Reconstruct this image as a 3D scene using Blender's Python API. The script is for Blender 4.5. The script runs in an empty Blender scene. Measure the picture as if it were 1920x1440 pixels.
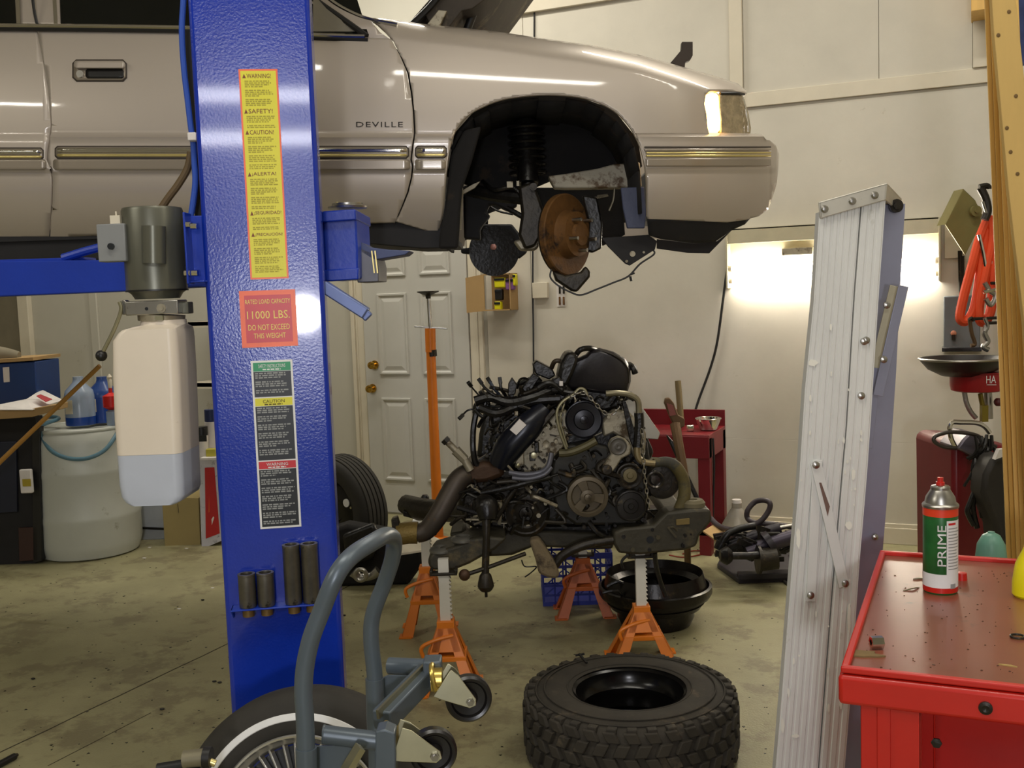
import bpy, bmesh, math, random
from math import sin, cos, tan, pi, radians, sqrt, atan2, hypot
from mathutils import Vector, Matrix, noise
random.seed(7)
sc = bpy.context.scene
COL = sc.collection

# ---------------------------------------------------------------- camera
YAW, PITCH, ROLL, FPX, HCAM = radians(24), radians(5.07), radians(2.06), 1950.0, 1.6
RX = Vector((cos(YAW), sin(YAW), 0)); FY = Vector((-sin(YAW), cos(YAW), 0)); UZ = Vector((0, 0, 1))
_f = FY * cos(PITCH) - UZ * sin(PITCH); _u0 = UZ * cos(PITCH) + FY * sin(PITCH)
CU = _u0 * cos(ROLL) + RX * sin(ROLL); CR = RX * cos(ROLL) - _u0 * sin(ROLL); CF = _f
CAM = Vector((0, 0, HCAM))
cd = bpy.data.cameras.new('camera'); cam = bpy.data.objects.new('camera', cd); COL.objects.link(cam)
cd.sensor_width = 36; cd.lens = 36 * FPX / 1920; cd.clip_start = 0.02; cd.clip_end = 100
m = Matrix((CR, CU, -CF)).transposed().to_4x4(); m.translation = CAM; cam.matrix_world = m
sc.camera = cam
# ---------------------------------------------------------------- world, exposure, lights
sc.view_settings.view_transform = 'Standard'; sc.view_settings.look = 'None'
sc.view_settings.gamma = 1; sc.view_settings.use_curve_mapping = False
sc.view_settings.exposure = 0.0
w = bpy.data.worlds.new('world'); sc.world = w; w.use_nodes = True
w.node_tree.nodes['Background'].inputs[0].default_value = (.5, .5, .55, 1)
w.node_tree.nodes['Background'].inputs[1].default_value = .02
CEIL = 4.3

def area(name, loc, sx, sy, power, color, direction=(0, 0, -1), along=None):
    l = bpy.data.lights.new(name, 'AREA'); l.shape = 'RECTANGLE'; l.size = sx; l.size_y = sy
    l.energy = power; l.color = color
    o = bpy.data.objects.new(name, l); COL.objects.link(o)
    z = -Vector(direction).normalized()
    x = Vector(along or (1, 0, 0)); x = (x - z * x.dot(z)).normalized(); y = z.cross(x)
    mm = Matrix((x, y, z)).transposed().to_4x4(); mm.translation = Vector(loc); o.matrix_world = mm
    return o
WARM = (1.0, .95, .84); COOL = (.95, .95, 1.0)
CEIL_LIGHTS = [(-.5, 4.9, .66), (-5.6, 4.9, .6), (-3.4, 5.5, .85), (-.9, 1.3, .66), (-4.4, -1.6, 1.3), (1.3, 2.4, .45)]
for i, (lx, ly, k) in enumerate(CEIL_LIGHTS):
    area('ceiling_lamp', (lx, ly, CEIL - .14), 2.3, .16, 62 * k, WARM)
# behind the camera: an added lamp for the camera flash (its glint is on the post) and two tubes hung low
LAMPP = Vector((.64, -1.86, 1.49)); LAMPD = Vector((-.48, .87, .0)).normalized()
l_ = area('flash_standin', LAMPP, .24, .24, 40, COOL, direction=LAMPD); l_.data.shape = 'DISK'  # added light; also brightens the ladder and the tank
HUNG = [Vector((.5, -1.95, 3.12)), Vector((.42, -1.8, 2.78))]
for p_ in HUNG: area('hung_lamp', p_, 1.2, .1, 15, COOL, direction=(-.45, .8, -.35), along=(.87, .48, 0))

def lin(c):
    c = c / 255.0
    return c / 12.92 if c <= .04045 else ((c + .055) / 1.055) ** 2.4
def rgb(c): return (lin(c[0]), lin(c[1]), lin(c[2]), 1)

MATS = {}
def mat(name, col, rough=.5, metal=0.0, var=.12, scale=6.0, bump=0.0, bscale=60.0, spot=None, sscale=4.0, sth=.6,
        coat=0.0, emit=0.0, ecol=None, alpha=1.0, trans=0.0, stretch=None, spec=None, streak=False, aniso=0):
    """procedural material: base colour broken up by noise, a second colour in patches, fine bump"""
    if name in MATS: return MATS[name]
    mt = bpy.data.materials.new(name); mt.use_nodes = True
    nt = mt.node_tree; b = nt.nodes['Principled BSDF']; N = nt.nodes.new; L = nt.links.new
    tc = N('ShaderNodeTexCoord'); mp = N('ShaderNodeMapping'); L(tc.outputs['Object'], mp.inputs[0])
    if stretch: mp.inputs['Scale'].default_value = stretch
    base = rgb(col)
    no = N('ShaderNodeTexNoise'); no.inputs['Scale'].default_value = scale; no.inputs['Detail'].default_value = 6
    no.inputs['Roughness'].default_value = .62
    L(mp.outputs[0], no.inputs['Vector'])
    mr = N('ShaderNodeMapRange'); mr.inputs[1].default_value = .25; mr.inputs[2].default_value = .75
    mr.inputs[3].default_value = 1 - var; mr.inputs[4].default_value = 1 + var
    L(no.outputs['Fac'], mr.inputs[0])
    vm = N('ShaderNodeVectorMath'); vm.operation = 'SCALE'; vm.inputs[0].default_value = base[:3]
    L(mr.outputs[0], vm.inputs['Scale']); out = vm.outputs[0]
    if spot:
        n2 = N('ShaderNodeTexNoise'); n2.inputs['Scale'].default_value = sscale; n2.inputs['Detail'].default_value = 8
        n2.inputs['Roughness'].default_value = .7; L(mp.outputs[0], n2.inputs['Vector'])
        r2 = N('ShaderNodeMapRange'); r2.inputs[1].default_value = sth; r2.inputs[2].default_value = sth + .09
        L(n2.outputs['Fac'], r2.inputs[0])
        mx = N('ShaderNodeMix'); mx.data_type = 'RGBA'; L(r2.outputs[0], mx.inputs[0]); L(out, mx.inputs[6])
        mx.inputs[7].default_value = rgb(spot); out = mx.outputs[2]
    L(out, b.inputs['Base Color'])
    b.inputs['Roughness'].default_value = rough; b.inputs['Metallic'].default_value = metal
    if spec is not None: b.inputs['Specular IOR Level'].default_value = spec
    if coat: b.inputs['Coat Weight'].default_value = coat; b.inputs['Coat Roughness'].default_value = .06
    if trans: b.inputs['Transmission Weight'].default_value = trans
    if alpha < 1: b.inputs['Alpha'].default_value = alpha
    if emit:
        b.inputs['Emission Color'].default_value = rgb(ecol or col); b.inputs['Emission Strength'].default_value = emit
    if bump:
        n3 = N('ShaderNodeTexNoise'); n3.inputs['Scale'].default_value = bscale; n3.inputs['Detail'].default_value = 3
        L(mp.outputs[0], n3.inputs['Vector'])
        bp = N('ShaderNodeBump'); bp.inputs['Strength'].default_value = bump; bp.inputs['Distance'].default_value = .01
        L(n3.outputs['Fac'], bp.inputs['Height']); L(bp.outputs[0], b.inputs['Normal'])
    MATS[name] = mt
    return mt

# ---------------------------------------------------------------- photograph pixel -> place in the room
def ray(px, py):
    return CF + CR * ((px - 960) / FPX) - CU * ((py - 720) / FPX)
def V(px, py, D):
    d = ray(px, py); return CAM + d * (D / d.dot(FY))
def onz(px, py, z=0.0):
    d = ray(px, py); return CAM + d * ((z - HCAM) / d.z)
WALLY = 7.2 * cos(YAW)
def ony(px, py, y=WALLY):
    d = ray(px, py); return CAM + d * (y / d.y)
def onplane(px, py, p, n):
    d = ray(px, py); return CAM + d * ((p - CAM).dot(n) / d.dot(n))
def S(px, D): return px * D / FPX

# ---------------------------------------------------------------- mesh building (all in world space, made local on linking)
def frame_of(ax):
    ax = ax.normalized(); t = Vector((0, 0, 1)) if abs(ax.z) < .9 else Vector((1, 0, 0))
    a = ax.cross(t).normalized(); return a, ax.cross(a).normalized()
def smooth_path(P, k=6):
    if len(P) < 3: return list(P)
    out = []; n = len(P)
    for i in range(n - 1):
        p0 = P[max(i - 1, 0)]; p1 = P[i]; p2 = P[i + 1]; p3 = P[min(i + 2, n - 1)]
        for j in range(k):
            t = j / k
            out.append(.5 * ((2 * p1) + (p2 - p0) * t + (2 * p0 - 5 * p1 + 4 * p2 - p3) * t * t + (3 * p1 - p0 - 3 * p2 + p3) * t ** 3))
    out.append(P[-1]); return out
class MB:
    def __init__(s): s.v = []; s.f = []
    def add(s, vs, fs):
        o = len(s.v); s.v += [Vector(v) for v in vs]; s.f += [tuple(i + o for i in f) for f in fs]; return s
    def box(s, c, sx, sy, sz, X=RX, Y=FY, Z=UZ):
        c = Vector(c); X = X * (sx / 2); Y = Y * (sy / 2); Z = Z * (sz / 2)
        vs = [c + X * i + Y * j + Z * k for k in (-1, 1) for j in (-1, 1) for i in (-1, 1)]
        return s.add(vs, [(0, 2, 3, 1), (4, 5, 7, 6), (0, 1, 5, 4), (2, 6, 7, 3), (0, 4, 6, 2), (1, 3, 7, 5)])
    def wbox(s, a, b):
        a = Vector(a); b = Vector(b)
        return s.box((a + b) / 2, abs(b.x - a.x), abs(b.y - a.y), abs(b.z - a.z), Vector((1, 0, 0)), Vector((0, 1, 0)), UZ)
    def bar(s, p, q, w, h, up=UZ):
        """rectangular bar from p to q; w across, h along 'up'"""
        p = Vector(p); q = Vector(q); ax = (q - p); L = ax.length; ax.normalize()
        side = ax.cross(up)
        if side.length < 1e-4: side = ax.cross(Vector((1, 0, 0)))
        side.normalize(); u = side.cross(ax).normalized()
        return s.box((p + q) / 2, L, w, h, ax, side, u)
    def rings(s, R, cap=True, close=False):
        n = len(R[0]); o = len(s.v)
        for r in R: s.v += [Vector(v) for v in r]
        m_ = len(R)
        for i in range(m_ if close else m_ - 1):
            a = o + i * n; b = o + ((i + 1) % m_) * n
            for j in range(n): s.f.append((a + j, a + (j + 1) % n, b + (j + 1) % n, b + j))
        if cap and not close:
            s.f.append(tuple(o + j for j in reversed(range(n)))); s.f.append(tuple(o + (m_ - 1) * n + j for j in range(n)))
        return s
    def lathe(s, o, ax, prof, n=32, cap=True, arc=None):
        """prof: (radius, distance along axis)"""
        a, b = frame_of(Vector(ax)); ax = Vector(ax).normalized(); o = Vector(o)
        R = [[o + ax * h + (a * cos(2 * pi * j / n) + b * sin(2 * pi * j / n)) * max(r, 1e-5) for j in range(n)] for r, h in prof]
        return s.rings(R, cap)
    def cyl(s, p, q, r, r2=None, n=20):
        p = Vector(p); q = Vector(q); L = (q - p).length
        return s.lathe(p, q - p, [(r, 0), (r if r2 is None else r2, L)], n)
    def tube(s, P, r, n=10, k=6, cap=True):
        P = [Vector(p) for p in P]; m_ = len(P)
        rs = r if isinstance(r, (list, tuple)) else [r] * m_
        Q = smooth_path(P, k) if k > 1 else P
        if len(Q) != m_:
            rr = []
            for i in range(m_ - 1):
                for j in range(k): rr.append(rs[i] + (rs[i + 1] - rs[i]) * j / k)
            rr.append(rs[-1])
        else: rr = list(rs)
        up = None; R = []
        for i, p in enumerate(Q):
            t = (Q[min(i + 1, len(Q) - 1)] - Q[max(i - 1, 0)])
            if t.length < 1e-7: t = Vector((0, 0, 1))
            t.normalize()
            if up is None: a, b = frame_of(t)
            else:
                a = up - t * up.dot(t)
                if a.length < 1e-5: a, _ = frame_of(t)
                a.normalize(); b = t.cross(a)
            up = a
            R.append([p + (a * cos(2 * pi * j / n) + b * sin(2 * pi * j / n)) * rr[i] for j in range(n)])
        return s.rings(R, cap)
    def torus(s, c, ax, R, r, n=36, m=10, a0=0, a1=2 * pi, ry=None):
        a, b = frame_of(Vector(ax)); ax = Vector(ax).normalized(); c = Vector(c); full = abs(a1 - a0 - 2 * pi) < 1e-4
        rr = []
        for i in range(n if full else n + 1):
            t = a0 + (a1 - a0) * i / n; d = a * cos(t) + b * sin(t)
            rr.append([c + d * (R + r * cos(2 * pi * j / m)) + ax * ((ry or r) * sin(2 * pi * j / m)) for j in range(m)])
        return s.rings(rr, not full, full)
    def ball(s, c, r, n=16, sq=(1, 1, 1)):
        c = Vector(c); R = []
        for i in range(1, n // 2):
            t = pi * i / (n // 2)
            R.append([c + RX * (r * sq[0] * sin(t) * cos(2 * pi * j / n)) + FY * (r * sq[1] * sin(t) * sin(2 * pi * j / n)) + UZ * (r * sq[2] * cos(t)) for j in range(n)])
        return s.rings(R, True)
    def prism(s, pts, d):
        """closed outline of world points pushed along d"""
        n = len(pts); A = [Vector(p) for p in pts]; B = [p + d for p in A]
        o = len(s.v); s.v += A + B
        s.f.append(tuple(o + i for i in range(n))); s.f.append(tuple(o + n + i for i in reversed(range(n))))
        for i in range(n): s.f.append((o + i, o + n + i, o + n + (i + 1) % n, o + (i + 1) % n))
        return s
    def poly(s, px, D, th):
        """outline in photo pixels standing at depth D, th metres deep"""
        return s.prism([V(x, y, D) for x, y in px], FY * th)

def mesh_obj(name, mb, mt, parent=None, bevel=0.0, smooth=35, seg=2, sub=0):
    me = bpy.data.meshes.new(name)
    inv = parent.matrix_world.inverted() if parent is not None else None
    if parent is None:
        c = Vector((sum(v.x for v in mb.v) / len(mb.v), sum(v.y for v in mb.v) / len(mb.v), min(v.z for v in mb.v)))
        inv = Matrix.Translation(-c)
    me.from_pydata([inv @ v for v in mb.v], [], mb.f); me.validate()
    bm = bmesh.new(); bm.from_mesh(me); bmesh.ops.recalc_face_normals(bm, faces=bm.faces)
    bm.to_mesh(me); bm.free()
    if smooth:
        me.shade_smooth(); me.set_sharp_from_angle(angle=radians(smooth))
    me.materials.append(mt)
    o = bpy.data.objects.new(name, me); COL.objects.link(o)
    if parent is not None: o.parent = parent; o.matrix_world = parent.matrix_world.copy()
    else: o.matrix_world = Matrix.Translation(c)
    if bevel:
        b = o.modifiers.new('bevel', 'BEVEL'); b.width = bevel; b.segments = seg; b.limit_method = 'ANGLE'; b.angle_limit = radians(40)
        b.harden_normals = False
    return o
def tag(o, label, cat, group=None):
    o['label'] = label; o['category'] = cat
    if group: o['group'] = group
    return o
def thing(name, label, cat, loc, rot=YAW, group=None):
    o = bpy.data.objects.new(name, None); COL.objects.link(o); o.empty_display_size = .1
    o.matrix_world = Matrix.Translation(Vector(loc)) @ Matrix.Rotation(rot, 4, 'Z')
    bpy.context.view_layer.update()
    return tag(o, label, cat, group)
def part(name, mb, mt, t, bevel=0.0, smooth=35, label=None, **k):
    # keep the root's matrix_world exact without a depsgraph pass
    o = mesh_obj(name, mb, mt, t, bevel, smooth, **k)
    o.matrix_parent_inverse = Matrix.Identity(4); o.matrix_local = Matrix.Identity(4)
    if label: o['label'] = label
    o['__mw'] = 0; del o['__mw']
    return o
def sub(name, mb, mt, p, bevel=0.0, smooth=35, label=None):
    """sub-part: parent p sits at its thing's frame"""
    root = p.parent
    o = mesh_obj(name, mb, mt, root, bevel, smooth)
    o.parent = p; o.matrix_parent_inverse = Matrix.Identity(4); o.matrix_local = Matrix.Identity(4)
    if label: o['label'] = label
    return o
def solo(name, mb, mt, label, cat, group=None, bevel=0.0, smooth=35):
    return tag(mesh_obj(name, mb, mt, None, bevel, smooth), label, cat, group)
def structure(name, mb, mt, bevel=0.0, parent=None, smooth=35):
    if parent is None:
        o = mesh_obj(name, mb, mt, None, bevel, smooth); o['kind'] = 'structure'; return o
    o = mesh_obj(name, mb, mt, parent, bevel, smooth)
    o.matrix_parent_inverse = Matrix.Identity(4); o.matrix_local = Matrix.Identity(4); return o

def lettering(name, text, o, xd, yd, w, h, mt, t, lift=.0012, is_sub=None, spacing=1.0):
    """flat raised lettering fitted into a w x h box whose lower left corner is o"""
    cu = bpy.data.curves.new('lettering', 'FONT'); cu.body = text; cu.size = 1; cu.resolution_u = 2; cu.space_character = spacing
    cu.extrude = .0; ob = bpy.data.objects.new('lettering', cu); COL.objects.link(ob)
    bpy.context.view_layer.update()
    me = bpy.data.meshes.new_from_object(ob.evaluated_get(bpy.context.evaluated_depsgraph_get()))
    vs = [v.co.copy() for v in me.vertices]; fs = [tuple(p.vertices) for p in me.polygons]
    bpy.data.objects.remove(ob); bpy.data.curves.remove(cu); bpy.data.meshes.remove(me)
    if not vs: return
    x0 = min(v.x for v in vs); x1 = max(v.x for v in vs); y0 = min(v.y for v in vs); y1 = max(v.y for v in vs)
    nrm = xd.cross(yd).normalized()
    mb = MB(); mb.add([o + xd * ((v.x - x0) / (x1 - x0) * w) + yd * ((v.y - y0) / (y1 - y0) * h) + nrm * lift for v in vs], fs)
    me = bpy.data.meshes.new(name); root = t if is_sub is None else t
    inv = t.matrix_world.inverted() if is_sub is None else t.parent.matrix_world.inverted()
    me.from_pydata([inv @ v for v in mb.v], [], mb.f); me.materials.append(mt)
    ob = bpy.data.objects.new(name, me); COL.objects.link(ob); ob.parent = t
    return ob
# ================================================================ materials
M = dict(
 wall=mat('painted_board', (206, 200, 185), .62, var=.07, scale=2.4, bump=.06, bscale=35, spot=(168, 158, 134), sscale=7, sth=.66),
 wall2=mat('painted_drywall', (192, 188, 174), .6, var=.04, scale=2, bump=.04, bscale=20, spot=(140, 128, 98), sscale=2.2, sth=.63),
 trimw=mat('trim_white', (214, 205, 184), .5, var=.05, spot=(150, 135, 105), sscale=7, sth=.67),
 doorw=mat('door_white', (196, 194, 186), .42, var=.03, spot=(150, 145, 130), sscale=5, sth=.7),
 floor=mat('concrete', (150, 144, 108), .5, var=.16, scale=3.5, bump=.2, bscale=120, spot=(128, 120, 90), sscale=5, sth=.5),
 joint=mat('joint', (60, 54, 38), .8),
 ceil=mat('ceiling_paint', (205, 200, 188), .7),
 brass=mat('brass', (190, 150, 70), .22, 1.0),
 blue=mat('lift_blue', (16, 48, 160), .22, 0, var=.06, scale=14, bump=.07, bscale=150, coat=.4),
 blue2=mat('arm_blue', (20, 55, 165), .35, var=.1, bump=.05),
 paint=mat('champagne_paint', (190, 179, 166), .42, .3, var=.012, scale=3, coat=.85),
 paintd=mat('lower_cladding', (158, 147, 132), .32, .45, var=.03, coat=.6),
 chrome=mat('chrome', (225, 222, 215), .1, 1.0, var=.03),
 steel=mat('steel', (168, 165, 158), .32, 1.0, var=.12, spot=(95, 85, 70), sscale=9, sth=.64),
 gold=mat('gold_trim', (214, 196, 128), .28, .6),
 black=mat('black_plastic', (22, 21, 20), .42, var=.2),
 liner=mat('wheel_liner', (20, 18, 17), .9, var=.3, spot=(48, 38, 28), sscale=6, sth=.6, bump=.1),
 under=mat('underbody', (26, 25, 27), .75, var=.3, spot=(52, 44, 36), sscale=6, sth=.62),
 glass=mat('tinted_glass', (10, 14, 12), .04, 0, var=.1),
 rail=mat('frame_rail_paint', (176, 168, 148), .6, var=.12, spot=(92, 70, 44), sscale=9, sth=.53),
 rust=mat('rust', (112, 76, 34), .7, .3, var=.35, scale=9, spot=(44, 30, 20), sscale=4.5, sth=.5, bump=.15),
 grease=mat('greasy_iron', (44, 39, 31), .42, .45, var=.4, scale=16, spot=(96, 78, 50), sscale=13, sth=.6, bump=.2, bscale=60),
 grease2=mat('oily_black', (24, 22, 20), .34, .2, var=.5, scale=20, spot=(60, 52, 38), sscale=15, sth=.62, bump=.2),
 cast=mat('cast_aluminium', (158, 150, 130), .5, .6, var=.22, scale=14, spot=(78, 64, 44), sscale=10, sth=.53, bump=.12),
 rubber=mat('tyre_rubber', (40, 37, 31), .74, var=.25, scale=12, bump=.05),
 rubberd=mat('dusty_rubber', (52, 47, 38), .85, var=.3, scale=9, spot=(84, 74, 58), sscale=8, sth=.58, bump=.1),
 orange=mat('orange_paint', (222, 122, 26), .42, var=.08, spot=(120, 62, 22), sscale=9, sth=.66),
 white=mat('white_paint', (212, 208, 196), .45, var=.06, spot=(130, 118, 95), sscale=12, sth=.68),
 zinc=mat('zinc', (172, 168, 140), .34, .9, var=.12),
 red=mat('red_paint', (190, 28, 16), .38, var=.08, scale=7, coat=.2),
 redtop=mat('worn_red_top', (128, 72, 54), .3, var=.14, scale=4, spot=(84, 54, 44), sscale=7, sth=.6, coat=.2),
 reds=mat('red_steel', (108, 16, 24), .4, var=.1),
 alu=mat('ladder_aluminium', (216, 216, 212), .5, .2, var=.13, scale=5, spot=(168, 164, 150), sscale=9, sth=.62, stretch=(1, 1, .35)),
 alud=mat('ladder_aluminium_shaded', (150, 152, 172), .4, .5, var=.06),  # darker bluish copy of the ladder metal, shade put into the colour
 greyp=mat('blue_grey_paint', (88, 98, 106), .36, .25, var=.07, spot=(120, 116, 104), sscale=14, sth=.7),
 hdpe=mat('milky_plastic', (226, 214, 196), .38, var=.05, scale=3, spot=(170, 150, 124), sscale=6, sth=.66),
 hdpe2=mat('fluid_in_tank', (186, 192, 204), .3, var=.05),
 motor=mat('motor_grey', (104, 104, 92), .34, .5, var=.04),
 box=mat('box_grey', (130, 132, 132), .5, var=.05),
 yel=mat('label_yellow', (218, 210, 24), .4, var=.02),
 dark=mat('print_dark', (92, 78, 14), .6), blk=mat('print_black', (18, 22, 26), .4), wht=mat('print_white', (226, 226, 224), .5),
 lgrey=mat('print_grey', (146, 148, 146), .5),
 lred=mat('label_red', (196, 32, 40), .35), lor=mat('label_orange', (238, 98, 40), .35), lgr=mat('label_green', (20, 140, 88), .4),
 lyt=mat('print_yellow', (240, 216, 110), .45),
 card=mat('cardboard', (172, 140, 92), .8, var=.08, spot=(140, 108, 66), sscale=6, sth=.66),
 wood=mat('lumber', (222, 178, 98), .6, var=.12, scale=5, stretch=(6, 6, .6), spot=(150, 104, 46), sscale=3, sth=.62),
 woodp=mat('board_face', (206, 172, 102), .6, var=.1, scale=4, stretch=(3, 3, .5), spot=(160, 128, 72), sscale=4, sth=.62),
 drum=mat('drum_plastic', (186, 188, 178), .42, var=.06, scale=3, spot=(150, 148, 132), sscale=7, sth=.62),
 jug=mat('jug_plastic', (176, 192, 214), .25, var=.05, trans=.35), bfluid=mat('blue_fluid', (34, 70, 150), .2),
 clear=mat('clear_jug', (196, 190, 176), .25, var=.04, trans=.5),
 bluebox=mat('blue_cabinet', (12, 52, 110), .45, var=.1), paper=mat('paper', (220, 214, 208), .7),
 hose=mat('blue_grey_hose', (84, 118, 132), .4), broom=mat('stick_wood', (176, 128, 56), .55, var=.12),
 crate=mat('blue_crate', (24, 40, 130), .45, var=.15), cloth=mat('orange_strap', (226, 74, 26), .65, var=.15),
 olive=mat('olive_metal', (128, 120, 72), .45, .3, var=.1), egrey=mat('electrical_grey', (104, 108, 110), .5),
 teal=mat('teal_plastic', (120, 176, 158), .35), ybot=mat('yellow_plastic', (226, 214, 20), .35), oil=mat('oil', (14, 12, 12), .03, 0, coat=.5),
 mud=mat('caked_mud', (112, 98, 74), .9, var=.25, scale=9, bump=.3, spot=(64, 54, 40), sscale=9, sth=.55),
 braid=mat('braided_steel', (168, 168, 166), .35, .8, bump=.3, bscale=200),
)
X1 = Vector((1, 0, 0)); Y1 = Vector((0, 1, 0))
# ================================================================ the room
WX0, WX1, WY0 = -8.6, 2.6, -5.0
b = MB().wbox((WX0, WY0, -.1), (WX1, WALLY, 0)); floor = structure('floor', b, M['floor'])
# sawn joint running to the left of the post, and a finer crack
a0 = onz(-60, 1440); a1 = onz(424, 1209)
dj = (a1 - a0).normalized()
b = MB(); pts = [a0 - dj * .6]
for i in range(26): pts.append(a0 + dj * (i * .17) + RX * random.uniform(-.004, .004))
for p, q in zip(pts, pts[1:]): b.bar(p + UZ * .0005, q + UZ * .0005, .006, .001)
c0 = onz(90, 1436); 
for i in range(7): b.bar(c0 + dj * (i * .07) + UZ * .0005, c0 + dj * (i * .07 + .07) + UZ * .0005, .003, .001)
structure('floor_joint', b, M['joint'], parent=floor, smooth=0)
structure('ceiling', MB().wbox((WX0, WY0, CEIL), (WX1, WALLY, CEIL + .1)), M['ceil'])
wall = structure('wall_back', MB().wbox((WX0, WALLY, 0), (WX1, WALLY + .12, CEIL)), M['wall2'])
structure('wall_left', MB().wbox((WX0 - .1, WY0, 0), (WX0, WALLY, CEIL)), M['wall2'])
structure('wall_right', MB().wbox((WX1, WY0, 0), (WX1 + .1, WALLY, CEIL)), M['wall2'])
structure('wall_front', MB().wbox((WX0, WY0 - .1, 0), (WX1, WY0, CEIL)), M['wall2'])
# sheets of board: lower course and upper course, divided by the horizontal batten
zb1 = ony(1640, 150).z; zb0 = ony(1640, 178).z
xs_ = ony(1648, 80).x; xe_ = ony(1824, 100).x
xdoor0, xdoor1 = ony(690, 700).x, ony(885, 700).x
def sheet(x0, x1, z0, z1): structure('wall_panel', MB().wbox((x0 + .0015, WALLY - .012, z0), (x1 - .0015, WALLY, z1)), M['wall'], parent=wall, bevel=.0015)
xb = ony(1363, 60).x
sheet(xb + .1, xs_, zb1, CEIL); sheet(xs_, xe_, zb1, CEIL); sheet(xe_ + .1, WX1, zb1, CEIL)
xcur = xb + .1
zsm = ony(1430, 823).z; xcd = ony(1000, 600).x
for x0, x1 in ((xdoor1 + .14, xcd), (xcd, WX1)): sheet(x0, x1, .12, zsm); sheet(x0, x1, zsm, zb0)
for x0, x1 in ((xdoor1 + .14, xcd), (xcd, xb + .02)): sheet(x0, x1, zb0 + .02, CEIL)
for i, (x0, x1, z0, z1, th) in enumerate([
    (xb + .02, xb + .1, zb0, CEIL, .03), (xb + .02, WX1, zb0, zb1, .02), (xe_, xe_ + .1, zb1, CEIL, .035),
    (ony(945, 12).x, ony(1340, 5).x, ony(1100, 10).z, ony(1100, 10).z + .09, .035), (ony(928, 30).x, ony(943, 30).x, zb0, CEIL, .03)]):
    structure('trim_%d' % (i + 1), MB().wbox((x0, WALLY - .012 - th, z0), (x1, WALLY - .012, z1)), M['trimw'], bevel=.003)
b = MB().wbox((xdoor1 + .14, WALLY - .03, 0), (WX1, WALLY, .1)).wbox((xdoor1 + .14, WALLY - .022, .1), (WX1, WALLY, .125))
structure('baseboard_back', b, M['trimw'], bevel=.003)
# ---- six panel door
dw = xdoor1 - xdoor0
door = structure('door_1', MB().wbox((xdoor0, WALLY - .03, .01), (xdoor1, WALLY - .004, 2.05)), M['doorw'], bevel=.002)
st = .125 * dw / .86; mid = .11
pw = (dw - 2 * st - mid) / 2
for z0, z1 in ((.25, .86), (1.03, 1.62), (1.74, 1.94)):
    for x0 in (xdoor0 + st, xdoor0 + st + pw + mid):
        b = MB(); x1 = x0 + pw; t = .03
        y = WALLY - .03
        # raised ogee frame and raised field
        o_ = [(x0, z0), (x1, z0), (x1, z1), (x0, z1)]
        R = []
        for ins, yy in ((0, .003), (.004, -.011), (.016, -.011), (.026, -.003), (.034, -.002), (.062, -.009)):
            R.append([(x0 + ins, y + yy, z0 + ins), (x1 - ins, y + yy, z0 + ins), (x1 - ins, y + yy, z1 - ins), (x0 + ins, y + yy, z1 - ins)])
        b.rings(R, True)
        structure('panel', b, M['doorw'], parent=door, smooth=0)
for px, py in ((703, 684), (699, 728)):
    p = ony(px, py, WALLY - .03); b = MB()
    b.lathe(p, -Y1, [(.032, 0), (.032, .006), (.012, .012), (.011, .03), (.022, .038), (.029, .05), (.026, .062), (.012, .068)], 28)
    structure('door_knob', b, M['brass'], parent=door)
b = MB().wbox((xdoor0 - .012, WALLY - .05, 0), (xdoor1 + .012, WALLY - .002, .012)); structure('threshold', b, M['steel'], parent=door)
i = 10
for x0, x1 in ((xdoor0 - .11, xdoor0 - .006), (xdoor1 + .006, xdoor1 + .11)):
    b = MB().wbox((x0, WALLY - .02, 0), (x1, WALLY, 2.14)); s_ = -1 if x0 < xdoor0 - .05 else 1
    xo = x0 if s_ < 0 else x1
    b.wbox((xo, WALLY - .032, 0), (xo - s_ * .03, WALLY - .02, 2.14)); b.wbox((xo - s_ * .04, WALLY - .026, 0), (xo - s_ * .05, WALLY - .02, 2.14))
    structure('trim_%d' % i, b, M['trimw'], bevel=.003); i += 1
structure('trim_12', MB().wbox((xdoor0 - .11, WALLY - .03, 2.14), (xdoor1 + .11, WALLY, 2.25)), M['trimw'], bevel=.003)
# left end of the back wall: a second opening with a pale frame, seen below the car
x0, x1 = ony(47, 650).x, ony(66, 650).x
structure('trim_13', MB().wbox((x0, WALLY - .05, 0), (x1, WALLY, 2.4)), M['trimw'], bevel=.004)
structure('trim_14', MB().wbox((ony(172, 600).x, WALLY - .02, 0), (ony(186, 600).x, WALLY, 2.4)), M['wall2'], bevel=.004)
structure('window_1', MB().wbox((WX0, WALLY - .02, .9), (x0, WALLY, 2.3)), mat('dull_pane', (120, 112, 92), .3), bevel=.003)

# ---- wall odds and ends
def wallthing(name, px0, py0, px1, py1, th, mt, label, cat, bevel=.002):
    a = ony(px0, py1); c = ony(px1, py0)
    return solo(name, MB().wbox((a.x, WALLY - .0125 - th, a.z), (c.x, WALLY - .0125, c.z)), mt, label, cat, bevel=bevel)
wallthing('junction_box', 1003, 529, 1030, 559, .03, M['trimw'], 'pale painted blank box cover on the wall right of the thin cord', 'box')
t = thing('spring_hooks', 'small card strip with four dark clips hung beside the blank wall box', 'card', ony(1053, 576, WALLY - .0125), 0)
a = ony(1046, 575); c = ony(1060, 532)
part('card', MB().wbox((a.x, WALLY - .016, a.z), (c.x, WALLY - .0125, c.z)), M['paper'], t)
for i in range(2):
    for j in range(2):
        p = ony(1049.5 + 7.5 * i, 543 + 21 * j, WALLY - .02)
        part('clip', MB().box(p, .012, .012, .055, X1, Y1), M['rust' if j else 'grease'], t, bevel=.003)
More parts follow.
